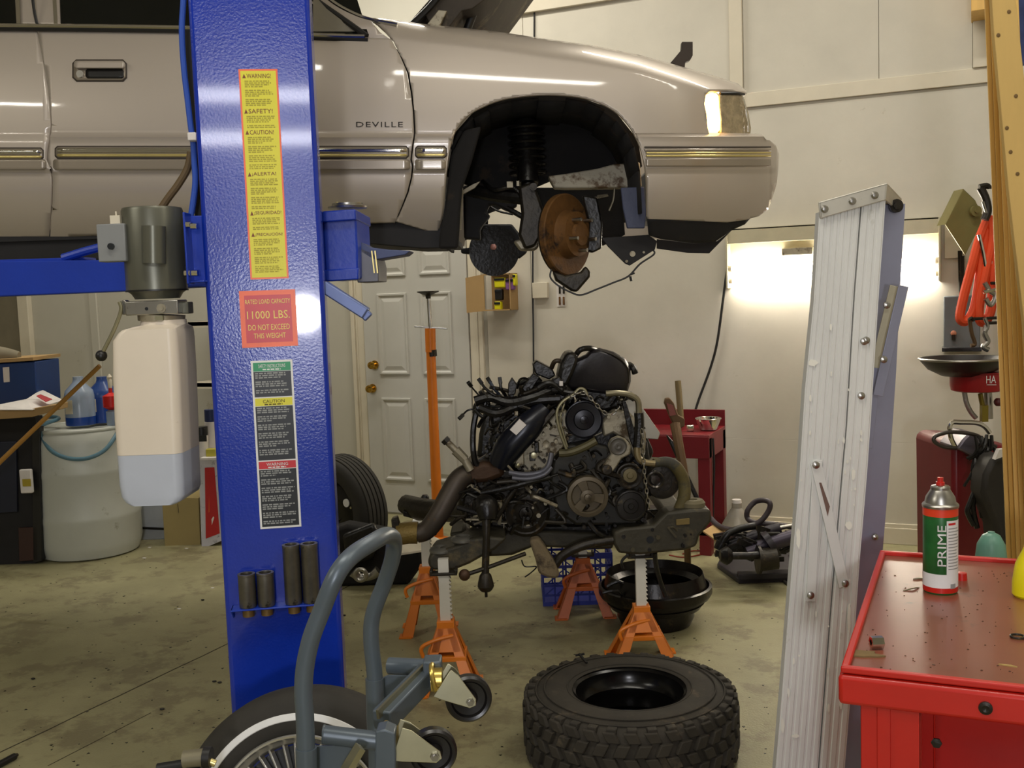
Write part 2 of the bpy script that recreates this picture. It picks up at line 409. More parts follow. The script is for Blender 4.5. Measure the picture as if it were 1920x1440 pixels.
# cardboard tray hung on the wall with packets in it
p0 = ony(888, 583); p1 = ony(971, 512)
t = thing('wall_carton', 'open brown cardboard carton pinned to the wall beside the door', 'box', (p0.x, WALLY - .06, p0.z), 0)
cm = ony(924, 540).x
b = MB().wbox((cm, WALLY - .14, p0.z), (p1.x, WALLY - .0125, p0.z + .008)).wbox((cm, WALLY - .14, p1.z - .008), (p1.x, WALLY - .0125, p1.z))
b.wbox((p1.x - .006, WALLY - .14, p0.z), (p1.x, WALLY - .0125, p1.z)).wbox((cm, WALLY - .02, p0.z), (p1.x, WALLY - .0125, p1.z))
part('tray', b, M['card'], t)
b = MB().add([(cm, WALLY - .14, p0.z), (p0.x, WALLY - .11, p0.z - .01), (p0.x, WALLY - .11, p1.z - .02), (cm, WALLY - .14, p1.z), (cm, WALLY - .134, p0.z), (p0.x, WALLY - .104, p0.z - .01), (p0.x, WALLY - .104, p1.z - .02), (cm, WALLY - .134, p1.z)],
    [(0, 1, 2, 3), (7, 6, 5, 4), (0, 4, 5, 1), (2, 6, 7, 3), (1, 5, 6, 2)])
part('flap', b, M['card'], t)
PK = [((930, 520, 950, 540), 'yel', 'yellow packet at the upper left inside the wall carton'), ((951, 522, 966, 544), 'purple', 'purple packet inside the wall carton'),
      ((931, 542, 944, 563), 'black', 'dark packet inside the wall carton'), ((930, 565, 942, 581), 'yel', 'yellow packet at the bottom of the wall carton'), ((964, 514, 970, 536), 'yel', 'narrow yellow packet at the right edge of the wall carton')]
MATS_P = mat('purple_card', (128, 84, 140), .5)
for (x0, y0, x1, y1), k, lab in PK:
    a = ony(x0, y1, WALLY - .1); c = ony(x1, y0, WALLY - .1)
    mtt = MATS_P if k == 'purple' else M[k]
    tt = thing('packet', lab, 'packet', a, 0, 'packets in the wall carton')
    part('pouch', MB().wbox((a.x, WALLY - .13, a.z), (c.x, WALLY - .09, c.z)), mtt, tt, bevel=.008)
    part('header', MB().wbox((a.x + .004, WALLY - .134, c.z - .02), (c.x - .004, WALLY - .128, c.z - .004)), M['blk'], tt)
# cords
b = MB().tube([ony(1002, -30, WALLY - .02), ony(1001, 200, WALLY - .02), ony(999, 480, WALLY - .03), ony(1000, 620, WALLY - .03), ony(1001, 760, WALLY - .02)], .006, 8)
solo('wall_flex', b, M['black'], 'thin black cord hanging straight down the wall behind the engine', 'cord')
b = MB().tube([ony(1366, 482, WALLY - .02), ony(1356, 560, WALLY - .03), ony(1345, 640, WALLY - .03), ony(1332, 690, WALLY - .03), ony(1310, 750, WALLY - .05), ony(1298, 790, WALLY - .08)], .008, 8)
solo('lamp_flex', b, M['black'], 'black flex running from the wall lamp down to the red table', 'cord')
for i, (P, D) in enumerate([([(957, -10), (935, 68), (925, 90)], 6.4)]):
    b = MB().tube([V(x, y, D) for x, y in P], .008, 8); solo('slanting_flex', b, M['black'], 'short slanting dark cord above the car wing near the hood', 'cord')
# ---- fluorescent shop lamp on the wall
a = ony(1367, 430); c = ony(1765, 412); zt = (ony(1560, 420).z); zl = ony(1560, 531).z
t = thing('shop_lamp', 'lit double tube fluorescent lamp fixed to the wall behind the ladder', 'lamp', (a.x, WALLY - .02, zl), 0)
x0, x1 = a.x, c.x; H = zt - zl
b = MB().wbox((x0, WALLY - .03, zl + H * .28), (x1, WALLY - .0125, zt))
b.wbox((x0, WALLY - .11, zt - .012), (x1, WALLY - .0125, zt)); b.wbox((x0, WALLY - .11, zt - H * .26), (x1, WALLY - .1, zt))
part('housing', b, mat('lamp_enamel', (196, 188, 160), .4), t, bevel=.003)
for x in (x0, x1 - .012): part('end_plate', MB().wbox((x, WALLY - .12, zl - .01), (x + .012, WALLY - .0125, zt)), MATS['lamp_enamel'], t, bevel=.003)
cxl = ony(1502, 480).x
part('ballast', MB().wbox((cxl - .1, WALLY - .09, zl + H * .5), (cxl + .08, WALLY - .03, zl + H * .62)), M['cast'], t, bevel=.003)
tubem = mat('lit_tube', (255, 250, 240), .3, emit=44, ecol=(255, 246, 232))
for dz in (.3, .12):
    zc = zl + H * dz; yy = WALLY - (.085 if dz > .2 else .07)
    part('tube', MB().cyl((x0 + .03, yy, zc), (x1 - .03, yy, zc), .019, n=20), tubem, t)
    for x in (x0 + .012, x1 - .03): part('socket', MB().cyl((x, yy, zc), (x + .02, yy, zc), .022), M['trimw'], t)
# ceiling lamps (above the frame) and the added lamp behind the camera: the fittings that carry the light
for i, (lx, ly, k) in enumerate(CEIL_LIGHTS):
    t = thing('ceiling_fitting', 'long fluorescent fitting under the ceiling, ' + ['above the wall lamp corner', 'at the far left above the drum', 'above the white door', 'above the car bonnet', 'behind the camera on the left', 'above the stepladder'][i], 'lamp', (lx, ly, CEIL - .1), 0, 'ceiling fittings')
    b = MB().wbox((lx - 1.2, ly - .1, CEIL - .1), (lx + 1.2, ly + .1, CEIL)); part('housing', b, M['ceil'], t)
p = LAMPP; n = LAMPD
t = thing('flash_standin_fitting', 'added round lamp on a stand behind the camera, in place of the camera flash', 'lamp', (p.x, p.y, 0), 0)
part('housing', MB().cyl(p - n * .1, p - n * .01, .06, .13), MATS['lamp_enamel'], t)
for p_, lb in zip(HUNG, ('upper hung tube lamp behind the camera', 'lower hung tube lamp behind the camera')):
    th_ = thing('hung_lamp_fitting', lb, 'lamp', p_, 0, 'hung lamps')
    n2 = Vector((-.45, .8, -.35)).normalized(); al = Vector((.87, .48, 0)).normalized(); al = (al - n2 * al.dot(n2)).normalized()
    part('housing', MB().box(p_ - n2 * .04, 1.25, .06, .14, al, n2, al.cross(n2)), MATS['lamp_enamel'], th_)
    part('chain', MB().cyl(p_ - n2 * .04, Vector((p_.x, p_.y, CEIL)), .006), M['black'], th_)
part('stand', MB().cyl(p - n * .08 - UZ * 1.52, p - n * .08, .02).box((p.x - n.x * .08, p.y - n.y * .08, .02), .5, .5, .04), M['black'], t)
# ================================================================ the car
DC = 4.15
car = thing('sedan_car', 'champagne four door sedan raised on the blue lift with its front wheel off', 'car', V(640, 420, DC), YAW)
def interp(P, x):
    if x <= P[0][0]: return P[0][1]
    for (x0, y0), (x1, y1) in zip(P, P[1:]):
        if x <= x1: return y0 + (y1 - y0) * (x - x0) / (x1 - x0)
    return P[-1][1]
TOP = [(-600, 44), (0, 48), (340, 53), (587, 70), (640, 72), (690, 66), (700, 38), (740, 42), (790, 49), (860, 56), (940, 65), (1020, 77), (1100, 88), (1200, 108), (1280, 130), (1340, 147), (1380, 160), (1397, 174)]
WING = [(640, 38), (740, 42), (790, 49), (860, 56), (940, 65), (1020, 77), (1100, 88), (1200, 108), (1280, 130), (1340, 147), (1380, 160), (1397, 174), (1460, 200)]
def smst(a, b_, x):
    t = min(1, max(0, (x - a) / (b_ - a))); return t * t * (3 - 2 * t)
def coff(x, y):
    o = 0
    if y < 258:
        t = (258 - y) / 205; o += .012 + .075 * t * t
    elif y > 317:
        o += .012 * smst(317, 321, y)
        t = min(1.3, (y - 317) / 115); o += .1 * t ** 2.0
    if y < 262: o -= .012 * smst(255, 262, y) if y > 255 else 0
    wt = interp(WING, x)
    if x > 640:
        d = y - wt
        cr = 30
        if d < cr:                       # above the crease the wing rolls over
            s = 1 - max(d, 0) / cr; k = smst(640, 800, x)
            o += k * (.02 * s + .13 * (1 - sqrt(max(0, 1 - (s * .985) ** 2))))
    else:
        d = y - interp(TOP, x)
        if 0 <= d < 10: o += .02 * (1 - d / 10) ** 2
    if x > 1180:
        s = min(.985, (x - 1180) / 282.0)
        o += .5 * (1 - sqrt(1 - s * s))
    return o
def csurf(x, y, extra=0.0): 
    return V(x, y, DC + coff(x, y) + extra)
def clip(poly, axis, val, keep_less):
    out = []
    n = len(poly)
    for i in range(n):
        p, q = poly[i], poly[(i + 1) % n]
        ip = (p[axis] <= val) if keep_less else (p[axis] >= val); iq = (q[axis] <= val) if keep_less else (q[axis] >= val)
        if ip: out.append(p)
        if ip != iq:
            t = (val - p[axis]) / (q[axis] - p[axis]); r = [0, 0]; r[axis] = val; r[1 - axis] = p[1 - axis] + t * (q[1 - axis] - p[1 - axis]); out.append(tuple(r))
    return out
def skin(poly, fn, dx=14, dy=7, far=False):
    """cut a pixel outline into a fine grid and lay it on the curved body side"""
    b = MB(); idx = {}
    x0 = min(p[0] for p in poly); x1 = max(p[0] for p in poly); y0 = min(p[1] for p in poly); y1 = max(p[1] for p in poly)
    xs = [x0 + dx * i for i in range(int((x1 - x0) / dx) + 2)]; ys = [y0 + dy * i for i in range(int((y1 - y0) / dy) + 2)]
    for xa, xb_ in zip(xs, xs[1:]):
        col = clip(clip(poly, 0, xa, False), 0, xb_, True)
        if len(col) < 3: continue
        for ya, yb in zip(ys, ys[1:]):
            c = clip(clip(col, 1, ya, False), 1, yb, True)
            if len(c) < 3: continue
            ar = abs(sum(c[i][0] * c[(i + 1) % len(c)][1] - c[(i + 1) % len(c)][0] * c[i][1] for i in range(len(c)))) / 2
            if ar < .02: continue
            f = []
            for p in c:
                k = (round(p[0], 1), round(p[1], 1))
                if k not in idx: idx[k] = len(b.v); b.v.append(fn(*p))
                if not f or f[-1] != idx[k]: f.append(idx[k])
            if f[0] == f[-1]: f.pop()
            if len(set(f)) == len(f) and len(f) > 2: b.f.append(tuple(f))
    return b
def body(name, poly, mt, fn=csurf, th=.02, far=True, label=None, **k):
    b = skin(poly, fn, **k)
    o = part(name, b, mt, car, smooth=50, label=label)
    s = o.modifiers.new('thickness', 'SOLIDIFY'); s.thickness = th; s.offset = 0
    return o
GAPR = [(57, -60), (62, 0), (70, 50), (78, 90), (86, 130), (92, 165), (96, 200), (98, 235), (95, 262), (91, 285), (90, 300), (98, 318), (100, 340), (99, 380), (96, 410), (94, 446)]
GAPF = [(700, 30), (707, 44), (720, 57), (735, 75), (752, 107), (765, 137), (772, 175), (776, 212), (778, 250), (774, 275), (771, 300), (774, 312), (772, 332), (765, 360), (755, 385), (745, 408), (741, 420)]
def side_of(G, dx): return [(x + dx, y) for x, y in G]
def below(G, y): return [p for p in G if p[1] >= y]
# doors
yb = lambda x: interp([(-600, 478), (0, 445), (400, 428), (740, 415)], x)
g = [p for p in GAPR if p[1] > 48]
body('rear_door', [(-520, 46), (-200, 46), (70, 49)] + side_of(g, -1.2) + [(94, 443), (-200, 455), (-520, 470)], M['paint'])
gf = [p for p in GAPF if p[1] >= 75]
body('front_door', [(72, 49), (340, 53), (460, 60), (600, 71), (690, 73), (733, 75)] + side_of(gf, -1.5) + [(741, 415), (400, 428), (95, 443)] + side_of(list(reversed(g)), 1.2), M['paint'])
ARCH = [(820, 436), (829, 400), (833, 350), (838, 300), (845, 264), (858, 236), (880, 213), (905, 199), (930, 189), (960, 182), (1010, 177), (1060, 178), (1100, 184), (1135, 197), (1160, 213), (1180, 235), (1190, 251)]
wing = [(700, 38)] + [p for p in WING if p[0] > 700 and p[0] < 1398] + [(1398, 178), (1360, 172), (1330, 172), (1321, 178), (1318, 196), (1322, 215), (1324, 240), (1327, 251)] + list(reversed(ARCH)) + [(742, 413)] + list(reversed(side_of([p for p in GAPF if 44 <= p[1] < 410], 1.5)))
body('front_wing', wing, M['paint'], dx=7, dy=4)
# bumper
bump = [(1192, 253), (1330, 253), (1414, 254), (1425, 256), (1440, 264), (1451, 273), (1456, 288), (1455, 318), (1452, 345), (1444, 372), (1436, 392), (1420, 404), (1395, 411), (1360, 415), (1213, 408), (1213, 340), (1208, 300), (1200, 272)]
body('front_bumper', bump, M['paint'], dx=5, dy=5)
low = [(1213, 408), (1360, 415), (1395, 411), (1405, 409), (1395, 420), (1372, 430), (1340, 452), (1300, 455), (1238, 447), (1216, 440)]
body('air_dam', low, M['under'], dx=12, dy=8, th=.01)
# raised channel band along the doors and wing
def strip(name, x0, x1, y0, y1, mt, lift, parent=None, r=4, dx=16, dy=3, th=.006):
    P = [(x0 + r, y0), (x1 - r, y0), (x1, y0 + r), (x1, y1 - r), (x1 - r, y1), (x0 + r, y1), (x0, y1 - r), (x0, y0 + r)]
    b = skin(P, lambda x, y: csurf(x, y, -lift), dx=dx, dy=dy)
    o = part(name, b, mt, car, smooth=60)
    s = o.modifiers.new('thickness', 'SOLIDIFY'); s.thickness = th; s.offset = 0
    return o
GR = mat('groove', (70, 62, 54), .6)
for x0, x1 in ((-500, 80), (105, 765), (780, 836)):
    y0 = 279 if x0 < 0 else 277 if x0 < 200 else 275.5
    if x0 == 105: y0 = 276
    strip('trim_recess', x0 - 2, x1 + 2, y0 - 2.5, y0 + 22, GR, .010, r=5)
    strip('side_moulding', x0, x1, y0, y0 + 19.5, M['paintd'], .016, r=4)
    strip('chrome_insert', x0 + 2, x1 - 2, y0 + 2, y0 + 9.5, M['chrome'], .022, r=2)
    strip('gold_insert', x0 + 2, x1 - 2, y0 + 12.5, y0 + 17.5, M['gold'], .022, r=2)
for x0, x1 in ((-500, 86), (100, 769), (778, 836)):
    strip('lower_cladding', x0, x1, 299, 317.5, M['paintd'], .02, r=3)
# bumper strips
for y0, y1, mt in ((274.5, 277, GR), (279, 283.5, M['paintd']), (285, 288, M['gold']), (290, 294, M['gold']), (297, 312, M['paintd'])):
    strip('bumper_moulding', 1211 if y0 > 280 else 1208, 1449, y0, y1, mt, .018, r=1, dx=4, dy=2.5)
# badge
lettering('badge', 'DEVILLE', csurf(668, 238.5, -.01), CR, CU, S(86, DC), S(9.5, DC), mat('badge_dark', (58, 54, 50), .3, .6), car, .003, spacing=1.15)
# door handle
hb = strip('handle_recess', 136, 238, 112, 153, GR, .012, r=7, dx=10, dy=6)
strip('handle_surround', 138.5, 235.5, 114.5, 150.5, M['paintd'], .017, r=6, dx=10, dy=6)
strip('handle_pocket', 161, 232, 130, 147, M['black'], .022, r=3, dx=10, dy=6)
strip('handle_flap', 140, 234, 115, 128, M['paint'], .034, r=3, dx=10, dy=4, th=.012)
p = csurf(151, 139, -.02); part('key_lock', MB().cyl(p, p - FY * .008, .014), M['steel'], car)
# glass, pillars, belt mouldings
b = skin([(-500, -260), (28, -260), (36, 45), (-500, 43)], lambda x, y: V(x, y, DC + .1 + (50 - y) * .0011)); part('rear_window', b, M['glass'], car)
b = skin([(96, -260), (586, -260), (690, 62), (680, 66), (587, 62), (340, 49), (108, 46)], lambda x, y: V(x, y, DC + .1 + (50 - y) * .0011)); part('front_window', b, M['glass'], car)
def wfn(e): return lambda x, y: V(x, y, DC + .085 + e + (50 - y) * .0011)
b = skin([(30, -260), (100, -260), (112, 47), (38, 45)], wfn(0)); o = part('door_pillar', b, M['paint'], car); o.modifiers.new('s', 'SOLIDIFY').thickness = .02
for x0, x1 in ((26, 33), (96, 103)):
    b = skin([(x0 - 12, -260), (x1 - 12, -260), (x1 + 5, 46), (x0 + 5, 46)], wfn(-.012)); part('chrome_channel', b, M['chrome'], car)
b = MB().tube([V(57, -200, DC + .2), V(60, -20, DC + .1), V(70, 49, DC + .08)], .006, 6); part('door_seam', b, M['black'], car)
b = MB().tube([V(x, y - 1, DC + .066) for x, y in ((-520, 47), (0, 50), (340, 54), (470, 60), (600, 68), (684, 70))], .011, 10); part('belt_moulding', b, M['chrome'], car)
b = MB().tube([V(x, y + 4, DC + .062) for x, y in ((-520, 47), (0, 50), (340, 54), (470, 60), (600, 68), (690, 71))], .008, 8); part('belt_seal', b, M['black'], car)
# a-pillar sweep: body colour with bright edge, dark seal inside
P = [(540, -78), (580, -36), (622, 2), (662, 25), (696, 37), (745, 46)]
b = skin([(520, -90), (572, -44), (616, -2), (662, 22), (692, 34), (712, 60), (735, 76), (700, 74), (684, 70), (640, 42), (600, 16), (556, -14), (520, -40)], lambda x, y: V(x, y, DC + .095 + max(0, (50 - y)) * .0011), dx=8, dy=6)
o = part('windscreen_pillar', b, M['paint'], car); o.modifiers.new('s', 'SOLIDIFY').thickness = .015
b = MB().tube([V(x, y, DC + .1 + (50 - y) * .001) for x, y in P], .008, 8); part('windscreen_edge', b, M['chrome'], car)
b = MB().tube([V(x, y, DC + .085 + (50 - y) * .001) for x, y in ((560, -28), (600, 6), (640, 34), (688, 68))], .012, 8); part('window_seal', b, M['black'], car)
b = skin([(587, -12), (612, 16), (672, 62), (587, 60)], lambda x, y: V(x, y, DC + .09)); part('mirror_sail', b, mat('sail_glass', (150, 144, 126), .2, .2), car)
# roof, far side, floor pan, firewall: the rest of the shell
FW = 1.78
def far(px, py, D=DC, w=FW):
    p = V(px, py, D); return p + FY * w
b = MB().rings([[V(x, -250, DC + .42), V(x, -285, DC + .55), far(x, -285, w=FW - .35), far(x, -250, w=FW - .3), far(x, -262, w=FW - .34), V(x, -266, DC + .5)] for x in (-480, -200, 100, 400)], True)
part('roof', b, M['paint'], car, bevel=.01)
b = MB().prism([V(x, y, DC) + FY * FW for x, y in ((-520, 46), (590, 70), (742, 44), (1100, 118), (1320, 152), (1400, 185), (1420, 262), (1380, 404), (1230, 404), (1215, 330), (1160, 250), (1030, 218), (900, 240), (850, 300), (835, 425), (-520, 425))], FY * .05)
part('far_side', b, M['paint'], car)
b = MB().prism([V(x, y, DC + .12) for x, y in ((-520, 470), (-520, 446), (770, 410), (835, 424), (838, 440), (600, 440), (240, 446))], FY * (FW - .2)); part('floor_pan', b, M['under'], car)
b = MB().prism([V(x, y, DC + .1) for x, y in ((606, 417), (835, 412), (832, 465), (790, 466), (700, 458), (606, 462))], FY * .35); part('rocker', b, M['under'], car, bevel=.004)
b = MB().prism([V(x, y, DC + .14) for x, y in ((-500, 448), (240, 440), (345, 436), (345, 480), (240, 486), (0, 490), (-500, 500))], FY * .5); part('rear_rocker', b, M['under'], car, bevel=.004)
b = MB().prism([V(x, y, DC + .25) for x, y in ((742, 92), (800, 96), (830, 300), (800, 416), (742, 416))], FY * (FW - .35)); part('firewall', b, M['under'], car)
# wheel liner: dark shell following the arch, plus inner apron
L_ = [(832, 464), (836, 400), (842, 330), (850, 280), (866, 246), (888, 222), (915, 206), (960, 193), (1010, 188), (1060, 189), (1100, 196), (1132, 210), (1156, 226), (1176, 248), (1190, 275), (1200, 320), (1204, 400)]
Lo = [(x + (x - 1020) * .035, y - 6) for x, y in L_]
b = MB(); 
for (x0, y0), (x1, y1) in zip(L_, L_[1:]):
    b.add([V(x0, y0, DC + .075), V(x1, y1, DC + .075), V(x1, y1, DC + .075) + FY * .58, V(x0, y0, DC + .075) + FY * .58], [(0, 1, 2, 3)])
o = part('wheel_liner', b, M['liner'], car); o.modifiers.new('s', 'SOLIDIFY').thickness = .012
b = MB().poly([(822, 466), (824, 440), (832, 400), (838, 350), (846, 290), (870, 244), (902, 236), (884, 300), (866, 352), (862, 400), (860, 440), (858, 466)], DC + .05, .06); part('liner_edge', b, M['liner'], car, bevel=.01)
b = MB().poly([(838, 330), (852, 250), (900, 196), (1000, 176), (1070, 176), (1150, 205), (1196, 262), (1204, 312), (1120, 322), (1040, 335), (1000, 352), (890, 352)], DC + .62, .05); part('inner_apron', b, M['liner'], car)
b = MB().tube([csurf(x, y, .0) for x, y in ARCH + [(1201, 275), (1209, 305), (1213, 345), (1214, 405)]], .006, 8, k=3); part('arch_lip', b, M['paintd'], car)
# frame rail, dirty white
b = MB().poly([(1028, 330), (1060, 326), (1120, 316), (1150, 308), (1200, 304), (1204, 350), (1150, 352), (1060, 353), (1040, 352)], DC + .42, .09); part('frame_rail', b, M['rail'], car, bevel=.006)
b = MB().poly([(862, 360), (886, 346), (900, 340), (890, 352), (868, 364), (865, 430), (861, 432)], DC + .3, .02); part('gap_light_sliver', b, M['rail'], car)  # pale sliver standing in for light seen through a gap
b = MB().poly([(1164, 352), (1208, 350), (1212, 400), (1209, 428), (1176, 428), (1168, 390)], DC + .12, .02); part('splash_shield', b, mat('blue_grey_shield', (62, 68, 92), .6, var=.15, bump=.2), car, bevel=.004)
# hanging brackets below the bumper
b = MB().poly([(1128, 446), (1216, 440), (1232, 452), (1228, 468), (1181, 498), (1172, 494), (1140, 462)], DC + .2, .015); part('hanging_bracket', b, M['under'], car, bevel=.002)
for x, y, r in ((1186, 476, .012), (1175, 490, .006), (1207, 473, .005)):
    p = V(x, y, DC + .198); part('bracket_hole', MB().cyl(p, p - FY * .002, r, n=14), M['wall'] if False else M['cast'], car)
b = MB().poly([(1232, 448), (1300, 456), (1345, 452), (1372, 432), (1330, 475), (1290, 474), (1232, 466)], DC + .3, .015); part('lower_valance', b, M['under'], car, bevel=.002)
# headlamp and lit marker
lampf = lambda x, y: V(x, y, DC + coff(x, max(y, 190)) * .98 + .012)
AMB = mat('lit_amber', (255, 170, 60), .3, emit=14, ecol=(255, 190, 90))
b = skin([(1325, 177), (1333, 174.5), (1342, 175), (1347, 180), (1348, 200), (1351, 225), (1350, 243), (1345, 249), (1334, 249), (1328, 243), (1324, 215), (1320, 196), (1321, 184)], lampf, dx=4, dy=5)
o = part('marker_lamp', b, AMB, car, label='lit amber marker lamp'); o.modifiers.new('s', 'SOLIDIFY').thickness = .02
b = skin([(1350, 177), (1391, 178), (1396, 186), (1404, 215), (1408, 240), (1407, 252), (1390, 253), (1353, 251), (1353, 225), (1350, 200)], lampf, dx=4, dy=5)
hl = mat('headlamp_glass', (176, 160, 128), .12, .35, var=.35, scale=40, bump=.5, bscale=60, coat=.8)
o = part('headlamp', b, hl, car); o.modifiers.new('s', 'SOLIDIFY').thickness = .02
b = MB().tube([lampf(x, y) - FY * .012 for x, y in ((1390, 180), (1397, 205), (1401, 230), (1402, 248))], .004, 6); part('lamp_rib', b, M['chrome'], car)
b = MB().tube([lampf(x, y) for x, y in ((1350, 175), (1380, 175), (1395, 177))], .006, 6); part('lamp_brow', b, M['black'], car)
b = MB().poly([(1300, 180), (1350, 184), (1360, 252), (1300, 252)], DC + .62, .25); part('lamp_housing', b, M['under'], car)
b = MB().prism([V(1350, 190, DC + .6), V(1370, 280, DC + .6), V(1360, 400, DC + .6), V(1240, 400, DC + .5), V(1240, 300, DC + .5), V(1340, 190, DC + .5)], FY * .9); part('nose_structure', b, M['under'], car)
# raised hood and its hinge, seen over the wing
b = MB().poly([(762, 48), (804, 0), (850, -60), (1120, -330), (1160, -330), (1010, -140), (908, 0), (886, 16), (866, 20), (840, 54), (822, 52), (808, 50), (796, 22), (776, 42)], DC + .35, 1.15)
part('hood', b, mat('hood_underside', (66, 58, 48), .7, var=.3, spot=(112, 98, 78), sscale=5, sth=.55), car, bevel=.004)
b = MB().tube([V(770, 48, DC + .3), V(812, 6, DC + .3), V(860, -60, DC + .3)], .014, 8); part('hood_edge', b, M['black'], car)
b = MB().poly([(800, 46), (822, 18), (838, 20), (824, 50)], DC + .3, .03); part('hood_hinge', b, M['cast'], car, bevel=.003)
b = MB().cyl(V(874, 60, DC + .5), V(890, 18, DC + .5), .018).cyl(V(890, 18, DC + .5), V(898, 0, DC + .5), .008); part('hood_strut', b, M['black'], car)
b = MB().poly([(1257, 118), (1278, 93), (1279, 78), (1299, 78), (1299, 104), (1294, 113), (1285, 116), (1284, 126)], DC + .75, .04); part('hood_latch', b, mat('latch', (62, 54, 48), .5, .5), car, bevel=.002)
# ---- front suspension left hanging
def axd(ang, up=0): return (-FY * cos(radians(ang)) + RX * sin(radians(ang)) + UZ * up).normalized()
c = V(1066, 440, DC + .33); ax = (-FY * .62 + RX * .78).normalized()
R = S(76, DC + .33)
b = MB().lathe(c, ax, [(R * .45, -.03), (R * .97, -.03), (R, -.027), (R, -.004), (R * .97, 0), (R * .6, 0), (R * .56, .01), (R * .54, .05), (R * .3, .056), (R * .28, .07), (.02, .072)], 48)
rot = part('brake_rotor', b, M['rust'], car, smooth=30)
b = MB().lathe(c - ax * .036, ax, [(R * .9, 0), (R * .99, 0), (R * .99, .006), (R * .9, .006)], 48, cap=False); sub('rotor_vanes', b, M['grease'], rot)
a_, b_ = frame_of(ax)
for i in range(5):
    q = c + ax * .05 + (a_ * cos(i * 2 * pi / 5 + .3) + b_ * sin(i * 2 * pi / 5 + .3)) * R * .4
    sub('wheel_stud', MB().cyl(q, q + ax * .045, .008, n=10), M['steel'], rot)
b = MB().poly([(1092, 366), (1120, 370), (1130, 420), (1128, 466), (1112, 474), (1098, 470), (1104, 420)], DC + .36, .06); part('caliper_bracket', b, M['grease2'], car, bevel=.008)
b = MB().poly([(1036, 508), (1060, 516), (1090, 510), (1098, 498), (1108, 510), (1106, 520), (1082, 548), (1072, 546), (1042, 526)], DC + .25, .07); part('brake_caliper', b, M['grease'], car, bevel=.01)
b = MB().tube([V(x, y, DC + .24) for x, y in ((1034, 505), (1032, 520), (1046, 535), (1070, 548), (1090, 553), (1120, 542), (1150, 530), (1178, 518), (1200, 495), (1226, 477), (1224, 468))], .004, 8); part('sensor_wire', b, M['black'], car)
b = MB().tube([V(1182, 518, DC + .24), V(1184, 527, DC + .24)], .006, 6).tube([V(1182, 515, DC + .24), V(1190, 512, DC + .24)], .004, 6); part('wire_clip', b, M['black'], car)
b = MB().cyl(V(985, 230, DC + .5), V(990, 345, DC + .42), .05, .045).cyl(V(990, 345, DC + .42), V(994, 430, DC + .4), .03); part('strut', b, M['grease2'], car)
b = MB()
for i in range(7): b.torus(V(986 + i * .6, 240 + 14 * i, DC + .49), UZ + RX * -.03, .075, .009, 24, 6)
part('coil_spring', b, M['grease2'], car)
b = MB().poly([(972, 350), (1000, 340), (1012, 372), (1022, 400), (1016, 440), (1004, 462), (984, 468), (972, 440), (978, 400)], DC + .34, .09); part('steering_knuckle', b, M['grease'], car, bevel=.012)
b = MB().poly([(962, 452), (1005, 440), (1012, 462), (1003, 470), (975, 470)], DC + .4, .06); part('ball_joint', b, M['cast'], car, bevel=.01)
b = MB().cyl(V(1000, 350, DC + .33), V(1000, 350, DC + .3), .016).cyl(V(1000, 350, DC + .35), V(1000, 350, DC + .28), .008); part('strut_bolt', b, M['grease'], car)
b = MB().tube([V(880, 356, DC + .5), V(930, 366, DC + .45), V(985, 372, DC + .4)], .03, 10).tube([V(950, 390, DC + .42), V(985, 410, DC + .38), V(1010, 430, DC + .36)], .012, 8)
b.tube([V(905, 340, DC + .5), V(925, 356, DC + .42), V(960, 352, DC + .4), V(978, 366, DC + .38)], .01, 8); part('brake_hose', b, M['grease2'], car)
b = MB().poly([(868, 366), (890, 350), (940, 346), (968, 356), (970, 386), (952, 396), (930, 384), (918, 384), (912, 398), (920, 404), (900, 430), (902, 450), (880, 448), (870, 448)], DC + .8, .08); part('rear_apron', b, M['under'], car, bevel=.01)
for px, py, w_, h_ in ((956, 346, 12, 12), (971, 344, 5, 10)):
    p = V(px, py, DC + .3); part('gap_light_tab', MB().box(p, S(w_, DC), .004, S(h_, DC)), M['rail'], car)  # pale pieces standing in for light showing through the bay
# far side rotor seen through the bay
c = V(927, 470, DC + 1.2); R = S(47, DC + 1.2)
b = MB().lathe(c, -FY + RX * .15, [(R * .3, -.02), (R * .97, -.02), (R, -.016), (R, 0), (R * .6, .002), (R * .3, .004)], 44); fr = part('far_brake_disc', b, M['grease2'], car)
p = V(925, 463, DC + 1.18); sub('hub_tip', MB().ball(p, S(6, DC + 1.2), 12), mat('copper_tip', (196, 138, 128), .4), fr)
b = MB().poly([(864, 466), (884, 464), (884, 440), (905, 420), (960, 420), (985, 452), (990, 464), (988, 474), (975, 484), (900, 484), (884, 477), (864, 475)], DC + 1.24, .06); part('far_knuckle', b, M['under'], car, bevel=.01)
b = MB().poly([(868, 350), (900, 340), (975, 345), (985, 382), (962, 376), (936, 392), (915, 400), (915, 430), (872, 450)], DC + 1.5, .04); part('far_apron', b, M['liner'], car)
b = MB().tube([V(915, 384, DC + 1.4), V(935, 396, DC + 1.4), V(962, 402, DC + 1.4)], .006, 6); part('far_cable', b, M['black'], car)
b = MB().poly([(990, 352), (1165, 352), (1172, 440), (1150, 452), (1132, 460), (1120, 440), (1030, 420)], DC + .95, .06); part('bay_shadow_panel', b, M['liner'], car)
b = MB().tube([V(1112, 372, DC + .5), V(1140, 366, DC + .5), V(1120, 368, DC + .5)], .006, 6).tube([V(1152, 352, DC + .45), V(1150, 375, DC + .45), V(1142, 395, DC + .45)], .004, 6); part('abs_line', b, M['cast'], car)
